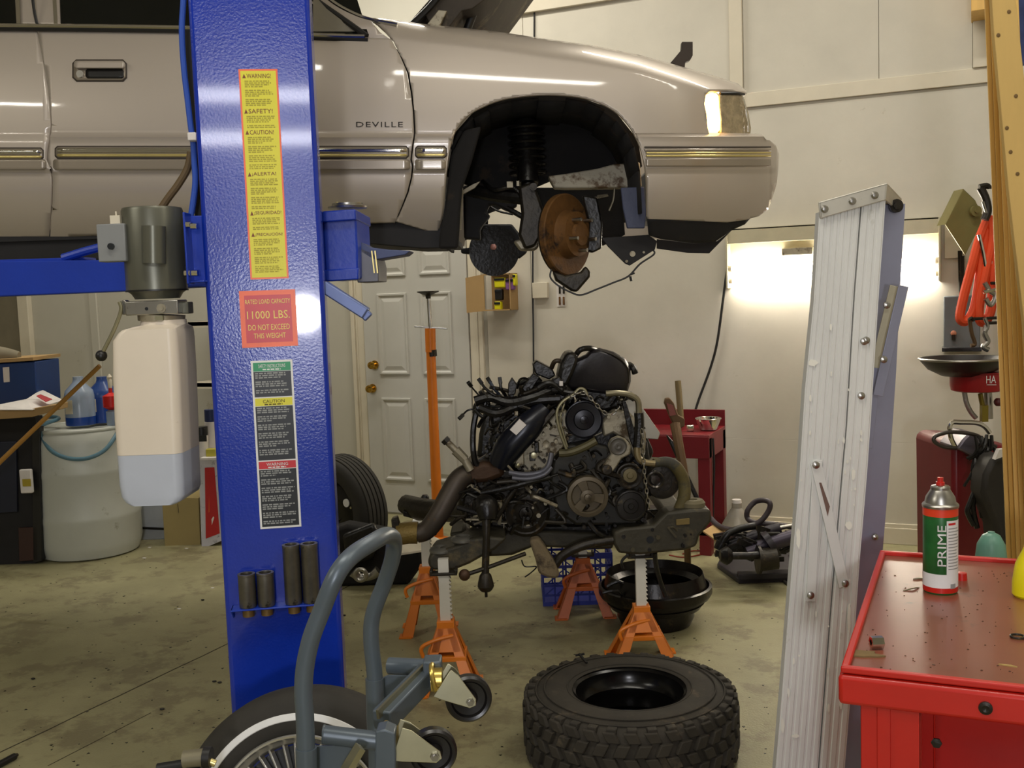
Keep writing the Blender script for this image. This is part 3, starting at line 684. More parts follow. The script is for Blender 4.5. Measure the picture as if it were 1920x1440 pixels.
# ================================================================ the two post lift (near post, arms, power unit)
DP = 3.0
PA = radians(8)
PX_ = (RX * cos(PA) + FY * sin(PA)).normalized(); PN = PX_.cross(UZ) ; PN = -PN if PN.dot(FY) > 0 else PN   # PN faces the camera
P0 = V(480, 700, DP)
def PP(px, py, out=0.0): return onplane(px, py, P0 + PN * out, PN)
lift = thing('vehicle_lift', 'blue two post vehicle lift column with warning labels and swing arms', 'vehicle lift', (P0.x, P0.y, 0), YAW)
xl = (PP(352, 0) - P0).dot(PX_); xr = (PP(583, 0) - P0).dot(PX_)
xl2 = (PP(430, 1290) - P0).dot(PX_); xr2 = (PP(644, 1290) - P0).dot(PX_)
xl = (xl + xl2) / 2; xr = (xr + xr2) / 2
Pb = Vector((P0.x, P0.y, 0))
def pw(x, d, z): return Pb + PX_ * x - PN * d + UZ * z          # post frame: x along the face, d into the post
b = MB(); th = .008; dep = .2
prof = [(xl, dep), (xl, .014), (xl + .0011, .0086), (xl + .0041, .0041), (xl + .0086, .0011), (xl + .014, 0), (xr - .014, 0), (xr - .0086, .0011), (xr - .0041, .0041), (xr - .0011, .0086), (xr, .014), (xr, dep), (xr - th, dep), (xr - th, th + .01), (xl + th, th + .01), (xl + th, dep)]
b.rings([[pw(x, d, 0) for x, d in prof], [pw(x, d, 3.9) for x, d in prof]], True)
part('post', b, M['blue'], lift, smooth=0)
b = MB().box(pw((xl + xr) / 2, .12, .01), xr - xl + .18, .42, .02, PX_, -PN); part('base_plate', b, M['blue2'], lift, bevel=.003)
b = MB().box(pw((xl + xr) / 2, .14, 1.95), xr - xl - .03, .2, .7, PX_, -PN); part('carriage', b, M['blue2'], lift, bevel=.004)
b = MB().cyl(pw(0, .15, .02), pw(0, .15, 3.8), .02); part('guide_rod', b, M['steel'], lift)
# ---- labels on the face
def quad(x0, y0, x1, y1, lift_=.0006):
    """rectangle on the face from pixel corners: origin (lower left), width, height"""
    tl = PP(x0, y0); br = PP(x1, y1)
    wv = (br - tl).dot(PX_); hv = (tl - br).z
    return tl - UZ * hv + PN * lift_, wv, hv
def plate(name, o, w_, h_, mt, parent, th=.0008, issub=False):
    b = MB().prism([o, o + PX_ * w_, o + PX_ * w_ + UZ * h_, o + UZ * h_], PN * th)
    return (sub if issub else part)(name, b, mt, parent, smooth=0)
def print_lines(o, w_, rows, rowh, mt, parent, seed, big=None, fill=.62, ragged=.35):
    """small print: rows of short dashes the size of words"""
    rnd = random.Random(seed); b = MB()
    for i, keep in enumerate(rows):
        if not keep: continue
        x = 0; end = w_ * (1 - rnd.random() * ragged * (1.6 if i + 1 < len(rows) and not rows[i + 1] else .5))
        while x < end:
            l = min(rowh * rnd.uniform(.6, 2.6), end - x)
            p = o + PX_ * x - UZ * (i * rowh)
            if l > rowh * .2: b.prism([p, p + PX_ * l, p + PX_ * l - UZ * rowh * fill, p - UZ * rowh * fill], PN * .0002)
            x += l + rowh * .45
    return sub('small_print', b, mt, parent, smooth=0)
# tall yellow label
o, w_, h_ = quad(447, 130, 533, 522); w_ = (PP(518, 128) - PP(445, 130)).dot(PX_)
lab = plate('yellow_label', o - PX_ * 0, w_, h_, M['lor'], lift)
bd = w_ * .045
plate('label_field', o + PX_ * bd + UZ * bd + PN * .0009, w_ - 2 * bd, h_ - 2 * bd, M['yel'], lab, .0003, True)
ftop = o + UZ * h_ + PN * .0013
heads = [('WARNING!', 142), ('SAFETY!', 207), ('CAUTION!', 246), ('¡ALERTA!', 324), ('¡SEGURIDAD!', 397), ('¡PRECAUCIÓN!', 437)]
sy = h_ / (522 - 130.0)
paras = [6 * [1] + [0] + 3 * [1], 3 * [1] + [0], 5 * [1] + [0] + 5 * [1], 10 * [1], 4 * [1], 10 * [1]]
hr = 9 * sy
lettm = mat('heading_brown', (120, 60, 10), .5)
for k, (tx, y) in enumerate(heads):
    oo = ftop - UZ * ((y - 130 + 4.5) * sy) + PX_ * w_ * .2
    lettering('heading', tx, oo, PX_, UZ, w_ * (.62 if len(tx) < 9 else .7), 8 * sy, lettm, lab, .0006, is_sub=True)
    tri = MB().prism([oo - PX_ * w_ * .11, oo - PX_ * w_ * .02, oo - PX_ * w_ * .065 + UZ * 8 * sy], PN * .0004); sub('warning_triangle', tri, lettm, lab, smooth=0)
    ynext = heads[k + 1][1] if k + 1 < len(heads) else 519
    rh = 3.4 * sy; n = int(((ynext - y - 14) * sy) / rh); rows = [0 if (i % 5) == 4 else 1 for i in range(n)]
    print_lines(ftop - UZ * ((y - 130 + 9) * sy) + PX_ * w_ * .14, w_ * .74, rows, rh, mat('small_print_olive', (166, 156, 26), .5), lab, k)
# load label
o, w_, h_ = quad(448, 546, 559, 648)
lab = plate('load_label', o, w_, h_, M['lor'], lift)
bd = w_ * .085
plate('label_field', o + PX_ * bd + UZ * bd + PN * .0009, w_ - 2 * bd, h_ - 2 * bd, M['lred'], lab, .0003, True)
tp = o + UZ * h_ + PN * .0013
for tx, y0, y1, xa, xb_ in (('RATED LOAD CAPACITY', .155, .235, .1, .9), ('11000 LBS.', .36, .5, .12, .88), ('DO NOT EXCEED', .6, .7, .13, .87), ('THIS WEIGHT', .755, .845, .22, .79)):
    lettering('lettering', tx, tp - UZ * y1 * h_ + PX_ * xa * w_, PX_, UZ, (xb_ - xa) * w_, (y1 - y0) * h_, M['lyt'], lab, .0006, is_sub=True)
# black label
o, w_, h_ = quad(470, 677, 565, 987); w_ = (PP(548, 676) - PP(469, 677)).dot(PX_) * .99
lab = plate('black_label', o, w_, h_, M['wht'], lift)
bd = w_ * .05; wf = w_ - 2 * bd; tp = o + UZ * (h_ - bd) + PX_ * bd
def yf(a): return (h_ - 2 * bd) * a
for y0, y1, mt, tx, tm in ((0, .052, 'lgr', 'SAFETY INSTRUCTIONS', 'wht'), (.055, .207, 'blk', None, None), (.215, .262, 'yel', 'CAUTION', 'dark'), (.265, .592, 'blk', None, None), (.6, .645, 'lred', 'WARNING', 'wht'), (.65, 1, 'blk', None, None)):
    plate('label_band', tp - UZ * yf(y1) + PN * .0009, wf, yf(y1 - y0), M[mt], lab, .0003, True)
    if tx:
        ws = .72 if len(tx) > 8 else .58
        lettering('heading', tx, tp - UZ * (yf(y0) + yf(y1 - y0) * .62) + PX_ * wf * (1 - ws) / 2 + PN * .0013, PX_, UZ, wf * ws, yf(y1 - y0) * .42, M[tm], lab, .0006, is_sub=True)
        print_lines(tp - UZ * (yf(y0) + yf(y1 - y0) * .74) + PX_ * wf * .25 + PN * .0013, wf * .5, [1], yf(.012), M[tm] if tm != 'dark' else M['dark'], lab, 3)
    else:
        rh = yf(.0128); n = int(yf(y1 - y0 - .012) / rh)
        print_lines(tp - UZ * (yf(y0) + rh * .5) + PX_ * wf * .04 + PN * .0013, wf * .9, [0 if i % 4 == 3 else 1 for i in range(n)], rh, M['lgrey'], lab, n)
# ---- adapter shelf and the four extension adapters
sh0 = PP(436, 1135); sh1 = PP(604, 1122)
L = (sh1 - sh0).dot(PX_); zs = (sh0.z + sh1.z) / 2 + .0
b = MB(); hs = [(465, 0), (500, 0), (551, 1), (585, 1)]
so = Vector((sh0.x, sh0.y, zs))
b.prism([so, so + PX_ * L, so + PX_ * L + PN * .055, so + PN * .055], -UZ * .005)
b.prism([so, so + PN * .055, so + PN * .01 - UZ * .035, so - UZ * .035], PX_ * .005); b.prism([so + PX_ * (L - .005), so + PX_ * (L - .005) + PN * .055, so + PX_ * (L - .005) + PN * .01 - UZ * .035, so + PX_ * (L - .005) - UZ * .035], PX_ * .005)
shelf = part('adapter_shelf', b, M['blue2'], lift, bevel=.0015)
ADL = ['short steel lift adapter at the left end of the shelf on the blue post', 'short steel lift adapter, second from the left on the blue post shelf',
       'tall steel lift adapter, third from the left on the blue post shelf', 'tall steel lift adapter at the right end of the blue post shelf']
for (px, tall), lb in zip(hs, ADL):
    q = onplane(px, 1130, P0 + PN * .03, PN); q = Vector((q.x, q.y, zs + .001))
    r = S(16, DP); hh = S(114 if tall else 64, DP)
    t = thing('lift_adapter', lb, 'lift adapter', q, YAW, 'extension adapters on the post shelf')
    b = MB().lathe(q, UZ, [(r * .96, 0), (r, .003), (r, hh * .93), (r * 1.03, hh * .94), (r * 1.03, hh), (r * .72, hh), (r * .7, hh - .04), (.003, hh - .04)], 28, cap=False)
    part('sleeve', b, mat('dark_steel', (112, 108, 100), .4, .8, var=.25, scale=20, spot=(46, 42, 38), sscale=14, sth=.58), t)
    part('pin', MB().cyl(q - UZ * S(18, DP), q + UZ * .004, r * .7), mat('worn_pin', (120, 96, 58), .5, .6, var=.2), t)
# ---- swing arms
b = MB().prism([V(x, y, 3.35) for x, y in ((-420, 500), (0, 489), (240, 487), (420, 484), (420, 536), (240, 546), (0, 556), (-420, 574))], FY * .12); part('swing_arm', b, M['blue2'], lift, bevel=.004)
b = MB().prism([V(x, y, 3.42) for x, y in ((-420, 498), (0, 487), (158, 482), (158, 487), (0, 494), (-420, 506))], FY * .1); part('arm_top_plate', b, M['blue2'], lift, bevel=.002)
b = MB().tube([V(118, 484, 3.4), V(160, 471, 3.4), V(195, 462, 3.4)], .014, 10, k=1); part('arm_rod', b, M['blue2'], lift)
b = MB().prism([V(x, y, 3.22) for x, y in ((604, 404), (664, 400), (668, 412), (671, 470), (672, 522), (610, 526))], FY * .3); part('arm_head', b, M['blue2'], lift, bevel=.006)
b = MB().prism([V(x, y, 3.2) for x, y in ((604, 396), (666, 392), (668, 412), (604, 417))], FY * .34); b.prism([V(x, y, 3.2) for x, y in ((608, 506), (672, 502), (672, 524), (610, 528))], FY * .04)
part('arm_flange', b, M['blue2'], lift, bevel=.004)
b = MB().prism([V(x, y, 3.3) for x, y in ((670, 462), (704, 476), (710, 500), (710, 528), (670, 530))], FY * .22); part('inner_arm', b, mat('arm_grey', (104, 104, 110), .45, .3), lift, bevel=.003)
b = MB().prism([V(x, y, 3.3) for x, y in ((672, 452), (696, 464), (730, 468), (770, 470), (760, 478), (724, 484), (700, 488), (672, 470))], FY * .14); part('arm_bracket', b, mat('bracket_dusk', (66, 74, 106), .5, .3), lift, bevel=.003)
for x in (702, 708): part('tie_wire', MB().bar(V(x - 5, 470, 3.29), V(x, 512, 3.29), .004, .003, FY), M['ybot'] if False else M['gold'], lift)
b = MB().lathe(V(652, 391, 3.4), UZ, [(.062, 0), (.064, .006), (.05, .01), (.05, .016), (.03, .018)], 28); part('lift_pad', b, M['steel'], lift)
for x in (632, 646, 672): part('pad_stud', MB().cyl(V(x, 386, 3.38), V(x, 379, 3.38), .006), M['gold'], lift)
b = MB().bar(V(606, 536, 3.1), V(687, 588, 3.1), .05, .035, UZ); b.bar(V(680, 584, 3.1), V(692, 596, 3.1), .02, .03); part('restraint_lever', b, mat('lever_blue_grey', (110, 124, 168), .35, .4), lift, bevel=.004)
# ---- hydraulic lines
b = MB().tube([V(x, y, 3.02) for x, y in ((346, -60), (344, 0), (341, 60), (345, 130), (352, 190), (358, 240), (362, 262), (364, 300), (366, 340), (362, 378), (357, 410))], .0085, 10); part('hydraulic_line', b, mat('line_blue', (50, 84, 176), .35), lift)
b = MB().tube([V(x, y, 3.06) for x, y in ((362, 262), (366, 310), (368, 350), (362, 400))], .006, 8); part('return_line', b, MATS['line_blue'], lift)
b = MB().tube([V(x, y, 3.05) for x, y in ((358, 285), (352, 315), (335, 345), (315, 372), (300, 394))], .011, 10); part('supply_hose', b, mat('brown_hose', (92, 74, 48), .5), lift)
b = MB().box(V(362, 257, 3.0), S(16, 3), .03, S(15, 3)); part('line_clip', b, M['paper'], lift, bevel=.003)
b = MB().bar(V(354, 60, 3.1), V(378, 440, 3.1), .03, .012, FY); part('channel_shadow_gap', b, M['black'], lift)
# ---- power unit
pc = V(297, 392, 3.03)
D_ = 3.03
pu = MB().lathe(V(295, 546, D_), UZ, [(S(40, D_), -S(14, D_)), (S(46, D_), 0 - S(4, D_)), (S(55, D_), S(2, D_)), (S(55, D_), S(148, D_)), (S(53, D_), S(153, D_)), (S(47, D_), S(154, D_)), (S(47, D_), S(148, D_)), (.01, S(147, D_))], 40)
motor = part('pump_motor', pu, M['motor'], lift, bevel=0)
sub('motor_band', MB().lathe(V(295, 546, D_), UZ, [(S(55.5, D_), 0), (S(56.3, D_), 0), (S(56.3, D_), S(3, D_)), (S(55.5, D_), S(3, D_))], 40), M['black'], motor)
b = MB().cyl(V(289, 494, D_ - .085), V(288, 424, D_ - .085), S(21, D_), n=28); sub('capacitor_cover', b, M['motor'], motor)
b = MB().box(V(216, 456, D_ - .05), S(51, D_), .06, S(68, D_)); bx = part('switch_box', b, M['box'], lift, bevel=.003)
p = V(209, 462, D_ - .082); sub('push_button', MB().cyl(p, p - FY * .008, .009), M['blk'], bx)
b = MB().box(V(218, 413, D_ - .05), S(18, D_), .02, S(17, D_)); b.box(V(218, 403, D_ - .05), .004, .004, .02); sub('cable_gland', b, M['trimw'], bx)
for (x0, y0, x1, y1) in ((243, 421, 263, 491), (240, 506, 251, 540)):
    b = MB(); rr = S(55.6, D_); n_ = 6; ctr = V(295, 480, D_)
    R = []
    for i in range(n_ + 1):
        x = x0 + (x1 - x0) * i / n_; dx = S(x - 295, D_); dx = max(-rr * .985, min(rr, dx)); dy = sqrt(rr * rr - dx * dx)
        R.append((V(x, y1, D_), V(x, y0, D_), dx, dy))
    vs = []
    for lo, hi, dx, dy in R:
        base = Vector((ctr.x, ctr.y, 0)) + RX * dx - FY * dy * 1.01
        vs += [base + UZ * lo.z, base + UZ * hi.z]
    b.add(vs, [(2 * i, 2 * i + 2, 2 * i + 3, 2 * i + 1) for i in range(n_)])
    o_ = sub('motor_label', b, M['yel'], motor)
    sd = o_.modifiers.new('s', 'SOLIDIFY'); sd.thickness = .001
b = MB().box(V(294, 576.5, D_ - .02), S(97, D_), .09, S(26, D_)); vb = part('valve_block', b, M['steel'], lift, bevel=.003)
p = V(303, 578, D_ - .065); sub('port_plug', MB().cyl(p, p - FY * .005, .013).cyl(p, p - FY * .009, .007), M['cast'], vb)
p = V(275, 579, D_ - .065); sub('port_hole', MB().cyl(p, p - FY * .001, .005), M['blk'], vb)
b = MB().box(V(351, 577, D_), S(14, D_), .05, S(22, D_)); sub('relief_valve', b, M['motor'], vb, bevel=.003)
b = MB().prism([V(x, y, D_ - .05) for x, y in ((222, 566), (232, 562), (246, 572), (246, 590), (228, 590), (230, 576))], FY * .03); part('lever_yoke', b, M['steel'], lift, bevel=.002)
b = MB().tube([V(224, 566, D_ - .06), V(227, 582, D_ - .06), V(214, 618, D_ - .06), V(194, 658, D_ - .06)], .0058, 10, k=4); lv = part('release_lever', b, M['zinc'], lift)
sub('lever_ball', MB().ball(V(190, 667, D_ - .06), S(10.5, D_), 20), M['black'], lv)
b = MB().cyl(V(303, 590, D_), V(303, 602, D_), S(43, D_), S(42, D_), 32); part('tank_clamp', b, M['cast'], lift); b = MB().box(V(299, 596, D_ - .068), .022, .01, .012); part('clamp_screw', b, M['zinc'], lift)
def tank(y0, y1, insets, mt, name):
    b = MB(); R = []
    for y, xa, xb_, g in insets:
        hw = .075 if g > .5 else .05
        A = V(xa, y, D_ - .02); Bp = V(xb_, y, D_ - .02); w2 = (Bp - A).length / 2; c_ = (A + Bp) / 2
        ring = []; r = min(.03, w2 * .6) ; r = w2 * (1.0 if g < .5 else .28)
        hd = w2 if g < .5 else .1
        for cx_, cy_, a0_ in ((1, 1, 0), (-1, 1, 90), (-1, -1, 180), (1, -1, 270)):
            for k in range(6):
                an = radians(a0_ + 90 * k / 5); ring.append(c_ + RX * (cx_ * (w2 - r) + r * cos(an)) + FY * (cy_ * (hd - min(r, hd)) + min(r, hd) * sin(an) + .02))
        R.append(ring)
    b.rings(R, True); return part(name, b, mt, lift, smooth=50)
tank(0, 0, [(600, 262, 344, 0), (608, 260, 345, 0), (616, 244, 342, .8), (622, 236, 344, 1), (636, 226, 346, 1), (700, 226, 350, 1), (780, 229, 353, 1), (845, 234, 355, 1)], M['hdpe'], 'oil_tank')
tank(0, 0, [(845.3, 234, 355, 1), (900, 238, 357, 1), (922, 242, 358, 1), (932, 250, 354, 1), (938, 262, 342, 1)], M['hdpe2'], 'tank_fluid')
b = MB().poly([(222, 634), (238, 616), (246, 616), (240, 624), (226, 637)], D_ - .05, .05); part('tank_shoulder', b, M['black'], lift)
b = MB(); b.box(V(368, 470, 3.0), S(34, 3), .008, S(128, 3)); b.box(V(354, 466, 2.97), .006, .06, S(130, 3)); b.box(V(372, 528, 2.98), S(32, 3), .05, .006); part('mounting_bracket', b, M['blue2'], lift, bevel=.002)
for x, y in ((352, 421), (364, 424), (352, 512), (366, 512)): part('mounting_bolt', MB().cyl(V(x - 6, y, 2.95), V(x + 5, y, 2.95), .009, n=8), M['chrome'], lift)
# ================================================================ folded aluminium stepladder
DL = 2.6
LDIR = V(1600, 700, DL); lad = thing('stepladder', 'paint splashed aluminium stepladder folded shut and standing in front of the wall lamp', 'ladder', (V(1530, 1500, DL).x, V(1530, 1500, DL).y, 0), YAW)
BK = Vector((0, 1, 0)) * .5                     # far rails sit straight back
LE = [(1536, 400), (1526, 562), (1506, 763), (1502, 860), (1488, 1021), (1466, 1303), (1444, 1560), (1428, 1760)]
GP = [(1615, 380), (1601, 562), (1587, 800), (1581, 864), (1561, 1102), (1535, 1440), (1510, 1760)]
RE = [(1661, 372), (1647, 562), (1632, 800), (1625, 900), (1611, 1061), (1595, 1303), (1574, 1560), (1560, 1760)]
def ipy(P, y):
    return interp([(b_, a) for a, b_ in P], y)
def rail(name, EL, ER, D, off, ribs, mt, th=.03, ytop=(392, 386)):
    ybot = 1728
    n = 16; b = MB()
    prof = [(0, 0)]
    # across the web: u 0..1, with raised ribs
    k = ribs
    for i in range(k):
        c = (i + .5) / k; h = .36 / k
        prof += [(c - h, 0), (c - h * .7, -.0022), (c + h * .7, -.0022), (c + h, 0)]
    prof += [(1, 0), (1, th), (1 - .03, th), (1 - .03, .004), (.03, .004), (.03, th), (0, th)]
    R = []
    for i in range(n + 1):
        ring = []
        for u, d in prof:
            yt = ytop[0] + (ytop[1] - ytop[0]) * u
            y = yt + (ybot - yt) * i / n
            x = ipy(EL, y) * (1 - u) + ipy(ER, y) * u
            p = V(x, y, D); ring.append(p + FY * d + off)
        R.append(ring)
    b.rings(R, True); return part(name, b, mt, lad, smooth=20)
Z0 = Vector((0, 0, 0))
rail('front_rail', LE, [(x - 1.5, y) for x, y in GP], DL, Z0, 6, M['alu'], ytop=(398, 378))
rail('rear_rail', [(x + 1.5, y) for x, y in GP], RE, DL, Z0, 3, M['alu'], ytop=(380, 368))
FLR = lambda P, d: [(x + d, y) for x, y in P]
B2 = BK
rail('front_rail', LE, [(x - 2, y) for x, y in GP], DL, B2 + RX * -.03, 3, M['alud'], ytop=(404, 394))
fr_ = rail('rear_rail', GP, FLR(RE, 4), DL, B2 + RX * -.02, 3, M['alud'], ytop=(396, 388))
# steps of the front section between near and far rails
for y in (560, 780, 1010, 1250, 1500):
    x0 = ipy(LE, y); x1 = ipy(GP, y) - 6
    A = V(x0 + 6, y, DL) + FY * .03; Bq = V(x1, y + 2, DL) + FY * .03
    b = MB().prism([A, Bq, Bq - UZ * .012, A - UZ * .012], BK * .96); b.prism([A, A + RX * .006, A + RX * .006 - UZ * .045, A - UZ * .045], BK * .96)
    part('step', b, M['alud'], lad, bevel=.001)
for y in (640, 980, 1320):
    xm = (ipy(GP, y) + ipy(RE, y)) / 2 + 4
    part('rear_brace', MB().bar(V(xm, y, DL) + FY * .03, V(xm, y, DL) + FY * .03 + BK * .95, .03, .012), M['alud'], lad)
# cap
A, B_, C_, E_ = V(1535, 379, DL - .012), V(1664, 343, DL - .012), V(1661, 375, DL - .012), V(1538, 410, DL - .012)
bk = Vector((0, 1, 0)) * .56
b = MB().prism([A, B_, C_, E_], FY * .006); b.prism([A, B_, B_ - UZ * .006, A - UZ * .006], bk); b.prism([B_, C_, C_ - RX * .006, B_ - RX * .006], bk)
b.prism([A, E_, E_ + RX * .006, A + RX * .006], bk)
b.prism([p + bk for p in (A, B_, C_, E_)], FY * .006)
part('top_cap', b, mat('cap_metal', (196, 192, 180), .45, .5, var=.14, spot=(130, 122, 104), sscale=9, sth=.62), lad, bevel=.002)
for x, y in ((1546, 392), (1598, 377), (1640, 366)):
    p = V(x, y, DL - .013); part('cap_rivet', MB().lathe(p, -FY, [(.0095, 0), (.0095, .002), (.006, .006), (.001, .007)], 18), M['steel'], lad)
# broad inner web of the far rear rail, showing right of the near rails, with its bolt
OR = [(1698, 372), (1684, 602), (1678, 760), (1667, 884), (1653, 1061), (1636, 1260), (1610, 1640)]
b = MB(); R = []
for i in range(9):
    y = 382 + (1640 - 382) * i / 8; x1 = ipy(OR, y); x0 = ipy(RE, y) - 30
    dd = DL + .22
    R.append([V(x0, y, dd), V(x1, y, dd), V(x1, y, dd) + FY * .02, V(x1 - 4, y, dd) + FY * .02, V(x1 - 4, y, dd) + FY * .004, V(x0, y, dd) + FY * .004])
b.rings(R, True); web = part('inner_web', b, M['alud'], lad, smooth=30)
p = V(1681, 386, DL + .2); b = MB().cyl(p, p - FY * .008, .011, n=6).cyl(p + FY * .01, p - FY * .002, .018); sub('pivot_bolt', b, M['grease'], web)
p = V(1641, 1007, DL + .2); sub('rivet', MB().lathe(p, -FY, [(.009, 0), (.008, .003), (.002, .006)], 14), M['steel'], web)
# spreaders
def flat(name, pts, w_, D, mt, th=.004):
    b = MB()
    for p, q in zip(pts, pts[1:]):
        a = V(p[0], p[1], D); c = V(q[0], q[1], D); b.bar(a, c, w_, th, FY)
    return part(name, b, mt, lad, bevel=.001)
flat('spreader_bar', [(1530, 868), (1583, 1100)], .027, DL - .012, M['alu'])
flat('spreader_bar', [(1533, 862), (1520, 1128)], .024, DL - .005, M['alu'])
flat('spreader_bar', [(1694, 536), (1646, 742)], .026, DL + .06, M['alud'])
flat('spreader_bar', [(1677, 536), (1640, 690)], .024, DL + .1, mat('cream_bar', (190, 182, 156), .5, .3))
flat('spreader_bar', [(1646, 690), (1628, 840)], .02, DL + .09, M['alud'])
b = MB().poly([(1536, 905), (1540, 905), (1556, 950), (1552, 968)], DL - .015, .002); part('spreader_slot', b, mat('slot_rust', (110, 84, 74), .7), lad)
for x, y, d in ((1530, 872, -.016), (1585, 1094, -.016), (1520, 1116, -.009), (1624, 638, -.004), (1615, 742, -.004), (1663, 572, .06), (1657, 674, .05), (1620, 640, -.004)):
    p = V(x, y, DL + d); part('rivet', MB().lathe(p, -FY, [(.0095, 0), (.009, .003), (.003, .006)], 14), M['steel'], lad)
# splashes of paint (they are marks with a shape of their own)
rnd = random.Random(4); b = MB()
for i in range(34):
    y = rnd.uniform(600, 1330); x = rnd.uniform(ipy(LE, y) + 3, ipy(RE, y) - 3); d = DL - .0042
    r1 = rnd.uniform(.8, 2.6); r2 = r1 * rnd.uniform(1, 4)
    b.prism([V(x + r1 * cos(a) * rnd.uniform(.6, 1.1), y + r2 * sin(a) * rnd.uniform(.7, 1.1), d) for a in [k * pi / 4 for k in range(8)]], FY * .001)
for (x, y, a, c) in ((1600, 890, 5, 12), (1592, 985, 7, 9), (1530, 1005, 6, 14), (1497, 1010, 5, 22), (1592, 1158, 4, 28), (1468, 1360, 4, 14), (1524, 680, 12, 7), (1577, 1310, 3, 20), (1492, 1380, 8, 4)):
    b.prism([V(x + a * cos(k * pi / 5) * rnd.uniform(.6, 1.1), y + c * sin(k * pi / 5) * rnd.uniform(.7, 1.1), DL - .0042) for k in range(10)], FY * .001)
part('paint_splashes', b, mat('splash_white', (228, 226, 214), .5), lad, smooth=0)['kind'] = 'stuff'
# feet
for E, Gx in ((LE, GP), (GP, RE)):
    for off in (Z0, BK):
        x0 = ipy(E, 1728); x1 = ipy(Gx, 1728)
        p = V((x0 + x1) / 2, 1728, DL) + off; part('foot', MB().box((p.x, p.y, .014), .07, .05, .028), M['rubber'], lad, bevel=.004)

# ================================================================ red tool cart
ZT = .92
c0 = onz(1576, 1256, ZT); c1 = onz(1665, 1036, ZT); cl = c1.y - c0.y
cx0 = c0.x; cy0 = c0.y; cy1 = c1.y; CWD = .82
cart = thing('tool_cart', 'worn red metal tool cart at the lower right of the picture', 'tool cart', (cx0 + CWD / 2, (cy0 + cy1) / 2, 0), 0)
b = MB().wbox((cx0 + .012, cy0 + .012, ZT - .012), (cx0 + CWD - .012, cy1 - .012, ZT - .004)); part('tray_top', b, M['redtop'], cart)
def rim(name, z0, z1, ins, wdt, mt, bev):
    b = MB(); x0, x1, y0, y1 = cx0 + ins, cx0 + CWD - ins, cy0 + ins, cy1 - ins
    b.wbox((x0, y0, z0), (x1, y0 + wdt, z1)); b.wbox((x0, y1 - wdt, z0), (x1, y1, z1)); b.wbox((x0, y0 + wdt, z0), (x0 + wdt, y1 - wdt, z1)); b.wbox((x1 - wdt, y0 + wdt, z0), (x1, y1 - wdt, z1))
    return part(name, b, mt, cart, bevel=bev)
rim('top_rim', ZT - .006, ZT + .006, 0, .014, M['red'], .003)
rim('side_apron', ZT - .062, ZT - .008, -.004, .02, M['red'], .008)
# corner legs of folded sheet with a rib
def leg(x, y, sx, sy_):
    b = MB(); z0, z1 = .1, ZT - .062; w2 = .1
    for a, c_ in (((0, 0), (w2, .003)), ((0, 0), (.003, w2))):
        b.wbox((x + sx * a[0], y + sy_ * a[1], z0), (x + sx * c_[0], y + sy_ * c_[1], z1))
    b.wbox((x + sx * .028, y - sy_ * .006, z0), (x + sx * .05, y + sy_ * .004, z1)); b.wbox((x + sx * (w2 - .004), y, z0), (x + sx * w2, y + sy_ * .03, z1))
    return part('leg', b, M['red'], cart, bevel=.002)
e = .03
for sx, sy_ in ((1, 1), (-1, 1), (1, -1), (-1, -1)):
    lg = leg(cx0 + e if sx > 0 else cx0 + CWD - e, cy0 + e if sy_ > 0 else cy1 - e, sx, sy_)
b = MB().wbox((cx0 + e + .02, cy1 - e - .02, .2), (cx0 + CWD - e, cy1 - e - .016, ZT - .07)); b.wbox((cx0 + e + .003, cy0 + e + .1, .25), (cx0 + e + .006, cy1 - e - .1, .5)); part('back_panel', b, M['red'], cart)
b = MB().wbox((cx0 + e, cy0 + e, .2), (cx0 + CWD - e, cy1 - e, .21)).wbox((cx0 + e, cy0 + e, .21), (cx0 + CWD - e, cy0 + e + .004, .25)); part('lower_shelf', b, M['red'], cart, bevel=.001)
for x, z in ((.155, ZT - .12), (.06, ZT - .2)):
    p = Vector((cx0 + x, cy0 + e - .004, z)); part('leg_bolt', MB().lathe(p, -Y1, [(.009, 0), (.009, .004), (.002, .005)], 6), M['grease'] if x > .1 else M['steel'], cart)
p = onplane(1848, 1327, Vector((0, cy0 - .004, 0)), Y1); part('apron_bolt', MB().lathe(p, -Y1, [(.011, 0), (.011, .004), (.006, .006), (.002, .004)], 16), M['grease'], cart)
for sx in (0, 1):
    for sy_ in (0, 1):
        p = Vector((cx0 + .07 + sx * (CWD - .14), cy0 + .07 + sy_ * (cy1 - cy0 - .14), .05))
        w_ = part('caster', MB().cyl(p - X1 * .015, p + X1 * .015, .05, n=24), M['rubber'], cart); sub('fork', MB().wbox(p + Vector((-.024, -.02, 0)), p + Vector((-.02, .02, .055))).wbox(p + Vector((.02, -.02, 0)), p + Vector((.024, .02, .055))), M['zinc'], w_)
ZC = ZT - .004
# shelf contents seen through the gap
p = Vector((cx0 + .45, cy1 - .2, .21)); solo('white_rod', MB().bar(p + Vector((-.16, 0, .02)), p + Vector((.05, .05, .012)), .012, .012), M['wht'], 'thin white rod lying on the lower shelf of the red cart', 'rod')
